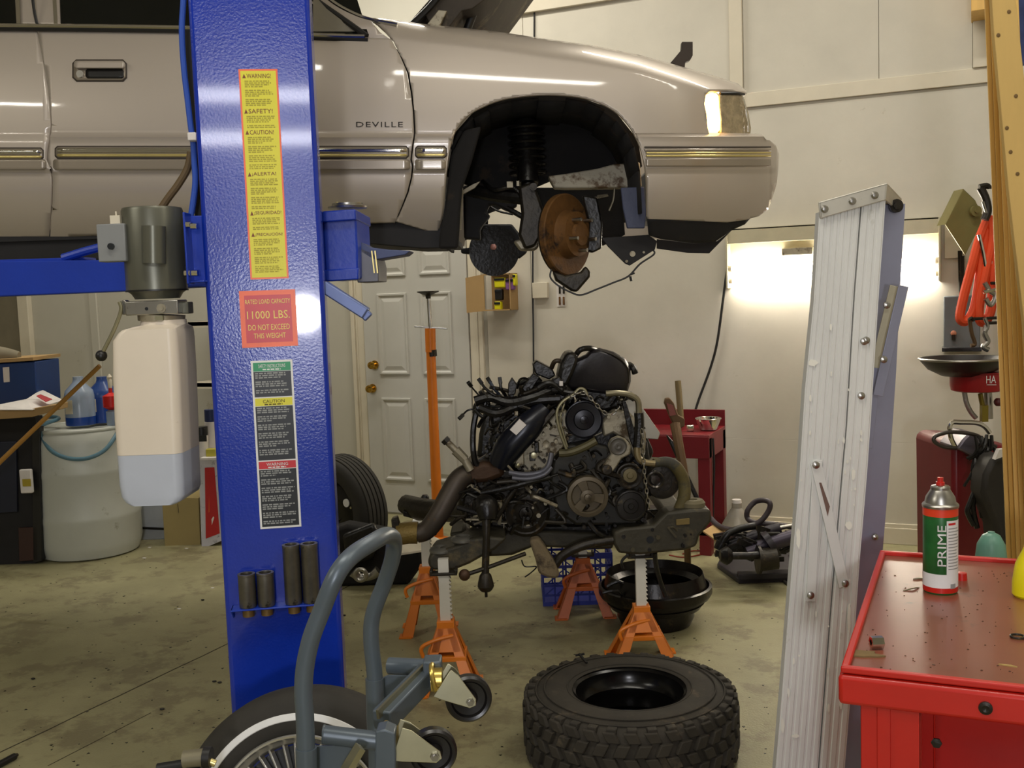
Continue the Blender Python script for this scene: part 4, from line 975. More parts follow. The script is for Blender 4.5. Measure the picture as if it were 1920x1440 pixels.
# spray can
q = onz(1763, 1108, ZC); r = S(31.5, q.dot(FY) if False else (q - CAM).dot(FY)); Dq = (q - CAM).dot(FY)
t = thing('spray_can', 'green and white spray can with a silver shoulder and the word PRIME', 'spray can', q, YAW)
h = S(205, Dq) * 1.0
z1 = V(1767, 948, Dq).z - ZC; 
part('can_body', MB().lathe(q, UZ, [(r * .93, 0), (r, .004), (r, z1 - .003), (r * .98, z1)], 40), mat('can_green', (34, 96, 44), .35, .1, var=.35, scale=20), t)
part('base_band', MB().lathe(q + UZ * .004, UZ, [(r * 1.006, 0), (r * 1.006, z1 * .06)], 40, cap=False), M['red'], t)
part('white_band', MB().lathe(q + UZ * (.004 + z1 * .06), UZ, [(r * 1.007, 0), (r * 1.007, z1 * .16)], 40, cap=False), M['wht'], t)
part('orange_band', MB().lathe(q + UZ * z1 * .9, UZ, [(r * 1.008, 0), (r * 1.008, z1 * .09)], 40, cap=False), mat('band_red', (222, 64, 30), .4), t)
part('shoulder', MB().lathe(q + UZ * z1, UZ, [(r * 1.04, -.002), (r * 1.06, .003), (r * 1.0, .006), (r * .9, .008), (r * .84, .02), (r * .6, .034), (r * .56, .036), (r * .56, .042), (r * .5, .044), (r * .2, .046)], 40), M['steel'], t)
part('nozzle', MB().lathe(q + UZ * (z1 + .044), UZ, [(.009, 0), (.009, .008), (.006, .009), (.0062, .018), (.001, .0185)], 16), M['red'], t)
def wrap(name, u0, u1, z0_, z1_, mt, rr, n=10, sp=None):
    b = MB(); vs = []
    for i in range(n + 1):
        a = radians(u0 + (u1 - u0) * i / n); d_ = RX * sin(a) - FY * cos(a)
        vs += [q + d_ * rr + UZ * z0_, q + d_ * rr + UZ * z1_]
    b.add(vs, [(2 * i, 2 * i + 2, 2 * i + 3, 2 * i + 1) for i in range(n)]); return part(name, b, mt, t)
wl = wrap('text_panel', -2, 70, z1 * .24, z1 * .86, M['wht'], r * 1.008)
wrap('barcode', 12, 34, z1 * .075, z1 * .13, M['lgrey'], r * 1.012, 4)
for i in range(15): wrap('fine_print', 4, 4 + random.uniform(35, 58), z1 * (.80 - i * .036), z1 * (.806 - i * .036 + .006), M['lgrey'], r * 1.011, 6) if i else wrap('brand_line', 4, 34, z1 * .81, z1 * .835, M['lred'], r * 1.011, 6)
# PRIME reads bottom to top, bent round the can
cu = bpy.data.curves.new('l', 'FONT'); cu.body = 'PRIME'; ob = bpy.data.objects.new('l', cu); COL.objects.link(ob); bpy.context.view_layer.update()
me = bpy.data.meshes.new_from_object(ob.evaluated_get(bpy.context.evaluated_depsgraph_get())); vs = [v.co.copy() for v in me.vertices]; fs = [tuple(p.vertices) for p in me.polygons]
bpy.data.objects.remove(ob)
xm = max(v.x for v in vs); ym = max(v.y for v in vs); xn = min(v.x for v in vs)
b = MB(); nv = []
for v in vs:
    al = (v.x - xn) / (xm - xn); up = v.y / ym
    a = radians(-4 - up * 27); nv.append(q + (RX * sin(a) - FY * cos(a)) * r * 1.034 + UZ * (z1 * (.34 + al * .47)))
b.add(nv, fs); part('lettering', b, M['wht'], t, smooth=0)
# bits on the cart
q = onz(1803, 1087, ZC); solo('red_cap', MB().lathe(q, UZ, [(.012, 0), (.011, .016), (.005, .017)], 18), M['red'], 'small red cap lying just right of the spray can', 'cap')  # a small cap lying loose
q = onz(1645, 1216, ZC); b = MB().lathe(q + UZ * .012, RX, [(.006, -.012), (.012, -.012), (.012, .01), (.006, .01), (.006, -.012)], 6, cap=False); solo('hex_nut', b, M['chrome'], 'shiny chrome nut near the front left corner of the red cart', 'nut')
q = onz(1908, 1196, ZC); solo('ring_washer', MB().torus(q + UZ * .003, UZ, .012, .0022, 24, 8), M['grease'], 'dark ring washer on the red cart top by the right edge', 'washer')
q = onz(1712, 1087, ZC); solo('plastic_sliver', MB().prism([q, q + X1 * .05 + Y1 * .022, q + X1 * .052 + Y1 * .03, q + X1 * .01 + Y1 * .012], UZ * .003), M['cast'], 'thin grey sliver lying left of the spray can', 'scrap')
q = onz(1694, 1108, ZC); solo('bent_wire', MB().tube([q, q + X1 * .02 + Y1 * .018 + UZ * .003, q + X1 * .03 + Y1 * .035], .0015, 6), M['zinc'], 'short bright wire lying left of the spray can', 'wire')
q = onz(1620, 1228, ZC); rr_ = random.Random(2)
solo('dried_scrap', MB().prism([q + X1 * (.032 * cos(a) * rr_.uniform(.6, 1.2)) + Y1 * (.02 * sin(a) * rr_.uniform(.6, 1.2)) for a in [k * pi / 6 for k in range(12)]], UZ * .003), mat('dried_leaf', (118, 96, 58), .8, var=.3), 'brown dried scrap next to the chrome nut on the red cart', 'scrap')
q = onz(1872, 1246, ZC); solo('paint_flake', MB().prism([q, q + X1 * .02, q + X1 * .03 - Y1 * .006, q + X1 * .008 - Y1 * .004], UZ * .002), M['gold'], 'yellowish flake near the front edge of the red cart', 'scrap')
rr_ = random.Random(9); b = MB()
for i in range(110):
    q = onz(rr_.uniform(1600, 1900), rr_.uniform(1070, 1262), ZC); s = rr_.uniform(.0006, .0026)
    if cx0 + .02 < q.x < cx0 + CWD - .02 and cy0 + .02 < q.y < cy1 - .02: b.prism([q + X1 * s * cos(k * 2) + Y1 * s * sin(k * 2) for k in range(3)], UZ * .0012)
o_ = part('grit', b, mat('brown_grit', (84, 62, 46), .8, var=.4), cart, smooth=0); o_['kind'] = 'stuff'
# yellow bottle cut by the frame edge
q = onz(1932, 1118, ZC); t = thing('yellow_bottle', 'bright yellow bottle standing on the red cart at the right edge', 'bottle', q, YAW)
part('body', MB().lathe(q, UZ, [(.032, 0), (.036, .005), (.036, .03), (.03, .07), (.014, .105), (.012, .118)], 28), M['ybot'], t); part('cap', MB().lathe(q + UZ * .118, UZ, [(.013, 0), (.012, .02), (.004, .022)], 20), M['red'], t)

# ================================================================ mud tyre lying on the floor
DT = 3.47; ct = V(1180, 1287, DT); hz = ct.z; cz = Vector((ct.x, ct.y, 0))
RT = S(208, DT + .0); Rr = S(107, DT)
tyre = thing('mud_tyre', 'chunky black off-road tyre on a black wheel lying flat in the foreground', 'tyre', cz, YAW)
W_ = hz - .0
prof = [(Rr, W_ * .02), (Rr * 1.12, 0), (RT * .72, .0), (RT * .9, W_ * .06), (RT * .955, W_ * .16), (RT * .96, W_ * .5), (RT * .955, W_ * .84), (RT * .9, W_ * .95), (RT * .74, W_ * 1.02), (Rr * 1.15, W_ * 1.01), (Rr * 1.06, W_ * .985), (Rr, W_ * .95), (Rr * .97, W_ * .5)]
b = MB(); n = 72
b.rings([[cz + (RX * cos(2 * pi * j / n) + FY * sin(2 * pi * j / n)) * r + UZ * h for r, h in prof] for j in range(n)], False, True)
part('carcass', b, M['rubberd'], tyre, smooth=50)
part('bead_rings', MB().torus(cz + UZ * W_ * 1.005, UZ, Rr * 1.12, .003, 72, 6).torus(cz + UZ * W_ * 1.018, UZ, RT * .79, .003, 72, 6).torus(cz + UZ * W_ * .985, UZ, RT * .87, .003, 72, 6), M['rubberd'], tyre)
b = MB(); n = 34; rt = RT
def lug(a, da, z0, z1, skew, rin, rout):
    vs = []
    for zz, sk in ((z0, -skew), (z1, skew)):
        for rr in (rin, rout):
            for s in (-1, 1):
                t_ = a + s * da * (1 if rr == rin else .86) + sk; vs.append(cz + (RX * cos(t_) + FY * sin(t_)) * rr + UZ * zz)
    b.add(vs, [(0, 1, 3, 2), (4, 6, 7, 5), (0, 4, 5, 1), (2, 3, 7, 6), (0, 2, 6, 4), (1, 5, 7, 3)])
for j in range(n):
    a = 2 * pi * j / n
    for k, (z0, z1) in enumerate(((.06, .2), (.225, .42), (.445, .6), (.625, .79), (.81, .95))):
        off = (k % 2) * pi / n
        lug(a + off, .062, W_ * z0, W_ * z1, .025 * (1 if k % 2 else -1), RT * .95, RT * (1.0 if 0 < k < 4 else .985))
    if j % 1 == 0:                                  # side biters on the shoulder
        lug(a, .05, W_ * .9, W_ * .985, 0, RT * .88, RT * .95); lug(a, .05, W_ * .02, W_ * .1, 0, RT * .88, RT * .95)
part('tread', b, M['rubberd'], tyre, bevel=.003, smooth=30)
rimm = mat('black_wheel', (20, 19, 18), .22, .4, var=.3)
b = MB().lathe(cz, UZ, [(Rr * 1.02, W_ * .99), (Rr * 1.03, W_ * .97), (Rr * .97, W_ * .94), (Rr * .955, W_ * .78), (Rr * .86, W_ * .7), (Rr * .85, W_ * .42), (Rr * .93, W_ * .36), (Rr * .95, W_ * .04)], 60, cap=False)
wh = part('wheel', b, rimm, tyre, smooth=40)
b = MB().lathe(cz, UZ, [(Rr * .95, W_ * .3), (Rr * .8, W_ * .26), (Rr * .72, W_ * .36), (Rr * .5, W_ * .40), (Rr * .36, W_ * .40), (Rr * .33, W_ * .32), (Rr * .16, W_ * .3)], 60, cap=False); sub('wheel_centre', b, rimm, wh)
b = MB().tube([V(1080, 1232, DT + .22), V(1088, 1240, DT + .2), V(1095, 1233, DT + .2), V(1082, 1226, DT + .24)], .003, 6); b = MB().bar(V(1086, 1226, DT + .25), V(1100, 1243, DT + .2), .008, .006).bar(V(1079, 1229, DT + .25), V(1096, 1226, DT + .25), .006, .006)
part('valve_tag', b, M['black'], tyre)

# ================================================================ whitewall wheel standing in front of the post
DW = 2.45; Rw = S(258, DW)
cw = V(562, 1547, DW)
ww = thing('whitewall_wheel', 'whitewall tyre on a bright alloy wheel standing at the foot of the blue post', 'wheel', (cw.x, cw.y, 0), YAW)
ax = (-FY * cos(radians(15)) - RX * .05 + UZ * sin(radians(15))).normalized()
def wring(prof, name, mt, sm=40, n=96, parent=None):
    b = MB().lathe(cw, ax, prof, n, cap=False); return part(name, b, mt, ww, smooth=sm) if parent is None else sub(name, b, mt, parent, smooth=sm)
wring([(Rw * .6, -.16), (Rw * .8, -.175), (Rw * .94, -.165), (Rw * .985, -.14), (Rw, -.08), (Rw * .99, -.03), (Rw * .955, -.012), (Rw * .87, .002), (Rw * .76, .004), (Rw * .68, -.002), (Rw * .64, -.008), (Rw * .6, -.03)], 'tyre', M['rubber'])
wring([(Rw * .765, .0045), (Rw * .77, .006), (Rw * .815, .0055), (Rw * .82, .003)], 'white_stripe', M['wht'])
alloy = mat('alloy', (206, 204, 198), .25, .85, var=.05)
rimp = wring([(Rw * .64, -.01), (Rw * .665, .006), (Rw * .655, .01), (Rw * .64, .008), (Rw * .625, -.004), (Rw * .6, -.01), (Rw * .59, -.016), (Rw * .57, -.05), (Rw * .56, -.16)], 'rim', alloy)
wring([(Rw * .565, -.05), (Rw * .2, -.052), (.002, -.052)], 'brake_backing', M['black'])
a_, b_ = frame_of(ax)
def pol(r, t, h): return cw + ax * h + (a_ * cos(t) + b_ * sin(t)) * r
ns = 18
for j in range(ns):
    t0 = 2 * pi * j / ns; hw = .05
    b = MB()
    for s in (-1, 1):
        b.prism([pol(Rw * .36, t0 + s * hw * .9, -.012), pol(Rw * .595, t0 + s * hw * 1.2, -.012), pol(Rw * .595, t0 + s * hw * 1.2 + s * .034, -.012), pol(Rw * .36, t0 + s * hw * .9 + s * .05, -.012)], ax * -.03)
    b.prism([pol(Rw * .365, t0 - hw, -.012), pol(Rw * .365, t0 + hw, -.012), pol(Rw * .345, t0 + hw, -.012), pol(Rw * .345, t0 - hw, -.012)], ax * -.03)
    sub('spoke', b, alloy, rimp, bevel=.002)
wring([(Rw * .35, -.035), (Rw * .35, -.01), (Rw * .3, -.006), (Rw * .2, -.004), (Rw * .13, -.004), (Rw * .12, .004), (.004, .006)], 'centre_cap', alloy, 30)
for j in range(5):
    p = pol(Rw * .2, 2 * pi * j / 5, -.006); part('lug_nut', MB().cyl(p, p + ax * .012, .011, n=6), M['chrome'], ww)
# ================================================================ engine and transaxle on their cradle
DE = 4.3
eng = thing('engine_assembly', 'greasy engine and transaxle with loose wiring, propped on four jack stands', 'engine', (V(1080, 1000, DE + .3).x, V(1080, 1000, DE + .3).y, .55), YAW)
G1, G2, CA = M['grease'], M['grease2'], M['cast']
def ep(name, pts, D, th, mt, bev=.008, label=None): return part(name, MB().poly(pts, D, th), mt, eng, bevel=bev, label=label)
def etube(name, pts, r, mt, n=10, k=6): return part(name, MB().tube([V(*p) for p in pts], r, n, k), mt, eng)
def disc(name, px, py, D, rpx, prof, mt, n=48, ax=None):
    """prof in units of the radius: (r, toward the camera)"""
    r = S(rpx, D); a = ax or -FY
    return part(name, MB().lathe(V(px, py, D), a, [(p * r, q * r) for p, q in prof], n), mt, eng, smooth=30)
# block, gearbox, fillers behind
ep('engine_block', [(1000, 850), (1040, 800), (1090, 770), (1150, 770), (1215, 830), (1225, 900), (1215, 960), (1190, 985), (1080, 990), (1010, 990), (985, 930)], DE + .12, .5, G2, .02)
ep('cylinder_bank', [(905, 870), (925, 800), (980, 755), (1040, 740), (1075, 770), (1030, 830), (975, 890), (930, 900)], DE + .2, .42, G2, .02)
ep('cylinder_bank', [(1120, 745), (1180, 745), (1206, 800), (1228, 850), (1215, 870), (1150, 800)], DE + .2, .45, G2, .02)
ep('rear_head', [(893, 872), (898, 815), (908, 778), (940, 750), (1000, 735), (1070, 715), (1080, 760), (1000, 790), (940, 872)], DE + .3, .3, G2, .02)
ep('transaxle_case', [(862, 905), (880, 872), (930, 862), (1010, 880), (1025, 930), (1020, 990), (985, 1004), (905, 1000), (872, 985), (858, 950)], DE + .1, .42, G1, .03)
ep('oil_pan', [(1010, 975), (1180, 975), (1172, 1000), (1120, 1010), (1020, 1006)], DE + .15, .35, G2, .01)
# timing cover: broad dull plate behind the pulleys
ep('front_cover', [(1038, 858), (1062, 835), (1100, 828), (1140, 838), (1150, 870), (1205, 880), (1215, 930), (1195, 985), (1080, 985), (1044, 960), (1030, 905)], DE + .06, .1, mat('front_cover_metal', (50, 48, 42), .5, .3, var=.3, scale=12, spot=(84, 72, 52), sscale=9, sth=.6), .012)
ep('cam_cover_plate', [(962, 868), (985, 838), (1040, 775), (1062, 768), (1068, 800), (1058, 838), (1034, 862), (1030, 890), (985, 890)], DE + .05, .06, CA, .008)
ep('cam_cover_plate', [(1128, 792), (1150, 768), (1180, 772), (1212, 812), (1210, 850), (1190, 862), (1178, 830), (1150, 812), (1132, 820)], DE + .07, .06, CA, .008)
ep('lift_bracket', [(1163, 757), (1182, 742), (1196, 752), (1238, 812), (1234, 824), (1206, 822), (1184, 820)], DE + .12, .012, mat('pale_bracket', (170, 166, 154), .45, .4, var=.08), .003)
# valve cover with its long dark rounded body and paper label
vc = part('valve_cover', MB().tube([V(938, 870, DE + .0), V(955, 838, DE - .02), V(990, 800, DE - .02), V(1022, 766, DE)], [.05, .062, .06, .04], 16, 4), mat('valve_cover_black', (26, 28, 38), .28, .3, var=.3), eng)
b = MB(); b.prism([V(974, 786, DE - .09), V(987, 797, DE - .09), V(968, 816, DE - .09), V(956, 806, DE - .09)], FY * .02); sub('paper_label', b, M['paper'], vc)
part('valve_cover_rail', MB().bar(V(948, 875, DE - .03), V(1040, 768, DE - .03), .02, .035, FY), G1, eng, bevel=.004)
# pulleys
hub = [(.14, .34), (.0, .34)]
disc('water_pump_pulley', 1095, 787, DE + .02, 36, [(.6, -.5), (.96, -.5), (.96, -.05), (1.0, -.04), (1.0, .04), (.95, .05), (.9, 0), (.55, -.02), (.5, .06), (.22, .08), (.2, .16), (.02, .18)], mat('black_pulley', (24, 24, 30), .25, .4, var=.3))
bal = disc('crank_balancer', 1102, 932, DE - .04, 40, [(.7, -.7), (.97, -.7), (1.0, -.66), (1.0, -.1), (.97, 0), (.8, .02), (.74, -.04), (.72, -.3), (.1, -.3)], mat('balancer_iron', (92, 82, 64), .4, .5, var=.3, scale=12, spot=(50, 42, 32), sscale=9, sth=.58))
r = S(40, DE); c = V(1102, 932, DE - .04)
for i in range(3):
    a = radians(90 + 120 * i + 20); b = MB(); e = RX * cos(a) + UZ * sin(a); s_ = RX * -sin(a) + UZ * cos(a)
    b.prism([c + e * r * .2 - s_ * r * .16, c + e * r * .78 - s_ * r * .24, c + e * r * .78 + s_ * r * .24, c + e * r * .2 + s_ * r * .16], FY * .02); sub('spoke', b, MATS['balancer_iron'], bal, bevel=.002)
sub('hub', MB().lathe(c, -FY, [(r * .34, -.02), (r * .34, .004), (r * .18, .006), (r * .16, .018), (.001, .02)], 24), MATS['balancer_iron'], bal)
disc('idler_pulley', 1180, 893, DE - .0, 25, [(.7, -.6), (1, -.58), (1, 0), (.9, .02), (.7, -.06), (.5, 0), (.5, .12), (.2, .14), (.02, .2)], G1)
disc('idler_hub', 1181, 891, DE - .03, 13, [(1, 0), (1, .3), (.5, .34), (.4, .5), (.02, .52)], mat('dull_brass_hub', (104, 94, 66), .5, .4, var=.2), 24)
disc('compressor_pulley', 1183, 949, DE - .03, 30, [(.8, -1.2), (.96, -1.1), (1, -.3), (1, 0), (.92, .03), (.86, -.03), (.5, -.01), (.45, .05), (.2, .06), (.16, .12), (.02, .12)], mat('compressor_black', (40, 38, 36), .3, .5, var=.3, spot=(80, 72, 56), sscale=20, sth=.6))
disc('alternator', 1243, 904, DE + .06, 34, [(.85, -2.0), (1, -1.7), (1, -.2), (.92, 0), (.62, .06), (.5, .06), (.5, -.04), (.02, -.04)], G1)
disc('alternator_pulley', 1229, 900, DE - .0, 17, [(.75, -.6), (1, -.5), (1, 0), (.86, .05), (.6, -.1), (.5, .1), (.02, .15)], mat('bright_pulley', (70, 66, 62), .2, .8, var=.3), 30)
# tensioner
t_ = ep('tensioner_arm', [(1140, 836), (1146, 824), (1160, 818), (1174, 824), (1184, 836), (1182, 852), (1166, 860), (1156, 876), (1146, 888), (1132, 886), (1130, 874), (1138, 862), (1146, 852)], DE - .04, .04, CA, .006)
disc('tensioner_pulley', 1159, 837, DE - .045, 17, [(1, -.3), (1, 0), (.9, .03), (.82, 0), (.7, -.02), (.34, .02), (.32, .14), (.18, .15), (.02, .1)], mat('dull_disc', (84, 80, 72), .4, .5, var=.2), 32)
disc('tensioner_pivot', 1138, 880, DE - .03, 11, [(1, -1), (1, .3), (.8, .5), (.02, .55)], G1, 20)
# engine cover / air box on top
b = MB(); D = DE + .1
O = [(1098, 664), (1106, 655), (1124, 652), (1150, 659), (1172, 672), (1183, 690), (1183, 715), (1177, 735), (1150, 742), (1110, 738), (1062, 728), (1048, 712), (1052, 694), (1072, 676)]
cx_, cy_ = 1120, 700
for s, d in ((.8, 0), (.93, .02), (1, .06), (1, .26), (.9, .3)):
    b.v += []; 
R = [[V(cx_ + (x - cx_) * s, cy_ + (y - cy_) * s, D + d) for x, y in O] for s, d in ((.82, 0), (.94, .015), (1, .06), (1, .26), (.9, .3))]
b.rings(R, True); ac = part('throttle_cover', b, mat('soft_black', (34, 31, 33), .38, 0, var=.25, bump=.06), eng, smooth=45)
sub('cover_seam', MB().tube([V(1120, 655, D + .02), V(1155, 668, D - .0), V(1176, 690, D + .01), V(1178, 718, D + .02)], .005, 8), G1, ac)
ep('air_duct', [(1046, 708), (1052, 680), (1062, 662), (1078, 660), (1086, 672), (1076, 700), (1064, 724), (1050, 724)], DE + .02, .2, G2, .015)
etube('vacuum_hose', [(1078, 668, DE + .1), (1088, 656, DE + .08), (1104, 653, DE + .1), (1116, 656, DE + .15)], .012, G2)
etube('vacuum_hose', [(1180, 684, DE + .2), (1187, 690, DE + .15), (1191, 700, DE + .15)], .014, G2)
etube('breather_hose', [(1034, 690, DE + .15), (1040, 678, DE + .12), (1050, 677, DE + .12), (1058, 684, DE + .15)], .01, mat('brown_tube', (62, 50, 36), .5))
ep('coil_pack', [(998, 684), (1006, 676), (1036, 692), (1042, 704), (1030, 712), (1004, 702)], DE + .1, .1, G2, .006)
ep('throttle_body', [(1075, 725), (1170, 735), (1160, 765), (1128, 772), (1110, 758), (1080, 748)], DE + .12, .2, G2, .012)
ep('intake_manifold', [(968, 740), (1000, 718), (1060, 712), (1080, 740), (1060, 765), (1010, 760), (975, 775)], DE + .1, .3, G2, .015)
# crossing metal lines, right hand coolant pipe
etube('coolant_pipe', [(1136, 738, DE - .02), (1160, 737, DE - .02), (1182, 741, DE - .02), (1196, 752, DE - .02), (1198, 778, DE - .02)], .013, mat('dull_pipe', (150, 142, 118), .3, .8, var=.15))
etube('coolant_hose', [(1198, 774, DE - .02), (1199, 800, DE - .02), (1196, 838, DE - .02)], .02, G2)
etube('heater_pipe', [(1194, 838, DE - .02), (1196, 856, DE - .02), (1206, 866, DE - .02), (1228, 869, DE - .02)], .014, mat('tan_pipe', (128, 114, 82), .4, .5, var=.15))
etube('radiator_hose', [(1226, 868, DE + .0), (1250, 866, DE + .02), (1268, 876, DE + .03), (1281, 900, DE + .05), (1283, 930, DE + .05), (1272, 960, DE + .05), (1256, 985, DE + .05)], [.018, .022, .026, .027, .027, .027, .027], mat('yellowed_hose', (92, 82, 46), .7, var=.3, scale=10, spot=(58, 56, 48), sscale=8, sth=.5), 14)
etube('dipstick_tube', [(1062, 842, DE - .06), (1050, 810, DE - .06), (1044, 775, DE - .06), (1054, 754, DE - .06), (1074, 740, DE - .06), (1086, 729, DE - .06), (1096, 731, DE - .06), (1101, 740, DE - .06)], .006, mat('pale_tube', (138, 132, 104), .4, .6))
etube('fuel_line', [(1064, 838, DE - .05), (1056, 812, DE - .05), (1050, 786, DE - .05), (1058, 758, DE - .05)], .004, MATS['pale_tube'])
etube('heater_pipe', [(1048, 850, DE - .03), (1070, 848, DE - .03), (1096, 838, DE - .03), (1118, 826, DE - .03)], .017, mat('olive_pipe', (92, 86, 60), .5, .4, var=.2))
ep('strut_brace', [(1166, 752), (1174, 752), (1200, 842), (1190, 848), (1180, 822)], DE + .02, .02, G2, .003)
# chains
def chain(name, pts, D):
    P = smooth_path([V(x, y, D) for x, y in pts], 10); b = MB(); acc = 0; k = 0; last = P[0]; step = S(9.5, D)
    for p in P[1:]:
        while (p - last).length >= step:
            d = (p - last).normalized(); c = last + d * step * .5; side = d.cross(FY).normalized()
            nrm = (side if k % 2 else (FY * -1)); 
            a2 = d; b2 = nrm.cross(d).normalized(); R = []
            for j in range(12):
                t = 2 * pi * j / 12; pc_ = c + a2 * (step * .62 * cos(t)) + b2 * (step * .3 * sin(t)); out = (a2 * cos(t) + b2 * sin(t)); out.normalize()
                R.append([pc_ + out * .0028 * cos(u) + nrm * .0028 * sin(u) for u in (0, 1.26, 2.51, 3.77, 5.03)])
            b.rings(R, False, True); last = last + d * step; k += 1
    return part(name, b, M['steel'], eng)
chain('lifting_chain', [(1070, 742), (1094, 736), (1112, 752), (1128, 770), (1142, 778), (1156, 770), (1166, 758)], DE - .07)
chain('lifting_chain', [(1052, 800), (1053, 770), (1060, 748), (1080, 742)], DE - .05)
chain('lifting_chain', [(1203, 805), (1206, 840), (1207, 875), (1211, 910), (1215, 940), (1219, 958)], DE - .08)
# left side: exhaust down pipe, sensor, converter
ex = etube('exhaust_pipe', [(782, 1000, DE - .02), (800, 994, DE - .02), (822, 966, DE - .02), (842, 930, DE), (862, 898, DE + .02), (888, 884, DE + .06)], [.04, .04, .043, .045, .045, .045], mat('exhaust_steel', (78, 70, 62), .5, .6, var=.2, spot=(112, 86, 52), sscale=7, sth=.6), 18)
b = MB().tube([V(746, 1002, DE - .02), V(766, 999, DE - .02), V(783, 999, DE - .02)], .046, 20, 2); part('pipe_collar', b, mat('flex_collar', (124, 104, 54), .5, .5, var=.2, bump=.3, bscale=120), eng)
ep('pipe_flange', [(733, 974), (744, 970), (750, 990), (748, 1018), (738, 1020)], DE - .04, .05, G1, .004)
b = MB().cyl(V(838, 828, DE), V(856, 846, DE), .014, .014, 12).cyl(V(854, 844, DE), V(872, 862, DE), .022, .02, 8).cyl(V(870, 860, DE), V(882, 882, DE), .017); part('oxygen_sensor', b, CA, eng)
part('sensor_tip', MB().cyl(V(833, 823, DE), V(839, 829, DE), .02, n=6), G2, eng)
disc('torque_converter_housing', 986, 962, DE + .08, 46, [(1, -.6), (1, 0), (.86, .12), (.8, .1), (.6, .16), (.5, .12), (.3, .2), (.26, .12), (.1, .14), (.02, .2)], G1)
ep('exhaust_heat_shield', [(872, 880), (905, 866), (940, 870), (948, 892), (915, 905), (880, 908)], DE + .0, .08, mat('rusty_shield', (74, 52, 34), .6, .4, var=.3, bump=.2), .02)
etube('cooler_hose', [(954, 886, DE - .05), (985, 890, DE - .05), (1012, 886, DE - .05), (1028, 874, DE - .05), (1034, 850, DE - .03)], .011, mat('grey_hose', (92, 92, 100), .4, .3))
etube('cooler_hose', [(960, 896, DE - .06), (990, 898, DE - .06), (1020, 890, DE - .06), (1034, 876, DE - .05)], .009, MATS['grey_hose'])
etube('fluid_pipe', [(932, 905, DE - .05), (970, 905, DE - .05), (950, 940, DE - .05), (930, 975, DE - .04)], .01, G1)
etube('wire_loom', [(902, 925, DE - .05), (950, 915, DE - .06), (990, 905, DE - .06), (1030, 895, DE - .03)], .012, G2)
for (x, y, w_, h_, mt) in ((974, 858, 16, 26, CA), (1006, 838, 8, 20, G2), (998, 858, 11, 11, G2)): part('bracket', MB().box(V(x, y, DE - .0), S(w_, DE), .04, S(h_, DE)), mt, eng, bevel=.003)
disc('bolt_head', 1001, 854, DE - .02, 6, [(1, -1), (1, .2), (.5, .3), (.02, .3)], M['zinc'], 16); disc('bolt_head', 970, 873, DE - .02, 5, [(1, -1), (1, .2), (.4, .7), (.02, .8)], M['zinc'], 16); disc('bolt_head', 1024, 833, DE - .02, 6, [(1, -1), (1, .2), (.5, 0), (.02, 0)], M['cast'], 16)
# harness: many loose looms with plugs, upper left
rnd = random.Random(21)
def loom(pts, r, D, plug=True, mt=None):
    P = [V(x, y, D + rnd.uniform(-.02, .02)) for x, y in pts]
    b = MB().tube(P, r, 8, 5); o = part('wire_loom', b, mt or G2, eng)
    if plug:
        d = (P[0] - P[1]).normalized(); sub('connector', MB().bar(P[0] - d * .008, P[0] + d * .02, .016, .013, FY), G2, o, bevel=.002)
loom([(882, 722), (890, 732), (902, 745), (918, 752)], .004, DE)
loom([(866, 780), (876, 770), (888, 768), (898, 776)], .004, DE)
loom([(902, 717), (910, 728), (926, 740), (945, 748)], .006, DE)
loom([(918, 715), (926, 728), (936, 740), (950, 760)], .007, DE, mt=mat('dusk_blue_loom', (52, 60, 74), .5))
loom([(938, 716), (940, 730), (948, 742), (952, 758)], .007, DE)
loom([(896, 762), (888, 800), (887, 840), (892, 868), (905, 880)], .013, DE + .02, False)
loom([(897, 800), (906, 785), (922, 770), (940, 764)], .008, DE, False)
loom([(970, 728), (974, 713), (984, 709), (992, 716), (990, 730)], .005, DE + .05, False)
loom([(890, 752), (920, 745), (955, 755), (1000, 745), (1040, 730), (1060, 735)], .02, DE + .0, False)
loom([(900, 765), (930, 775), (960, 765), (1000, 752), (1050, 748)], .018, DE - .03, False)
loom([(1000, 735), (1030, 718), (1060, 735), (1100, 740)], .012, DE - .02, False)
for i in range(34):
    x = rnd.uniform(898, 1050); y = 742 + (x - 898) * -.12 + rnd.uniform(-14, 34)
    x2 = x + rnd.uniform(-45, 55); y2 = y + rnd.uniform(-26, 34)
    loom([(x, y), ((x + x2) / 2 + rnd.uniform(-12, 12), (y + y2) / 2 + rnd.uniform(-14, 14)), (x2, y2)], rnd.choice((.004, .006, .008, .011)), DE + rnd.uniform(-.03, .12), rnd.random() < .5, rnd.choice((G2, G2, G1, M['black'])))
for (pts) in ([(953, 720), (960, 708), (970, 722), (966, 740), (952, 742)], [(978, 728), (1000, 700), (1012, 708), (990, 742)], [(905, 738), (924, 732), (930, 748), (912, 756)], [(1032, 716), (1050, 706), (1056, 722), (1040, 732)]):
    ep('connector_block', pts, DE + rnd.uniform(-.02, .05), .05, G2, .004)
for (x, y, c_) in ((938, 770, 1), (968, 775, 0), (1052, 719, 1)): part('pale_plug', MB().box(V(x, y, DE - .02), S(7, DE), .02, S(9, DE)), M['paper'] if c_ else CA, eng, bevel=.002)
cr0 = mat('mud_lumps', (70, 64, 48), .8, .1, var=.3)
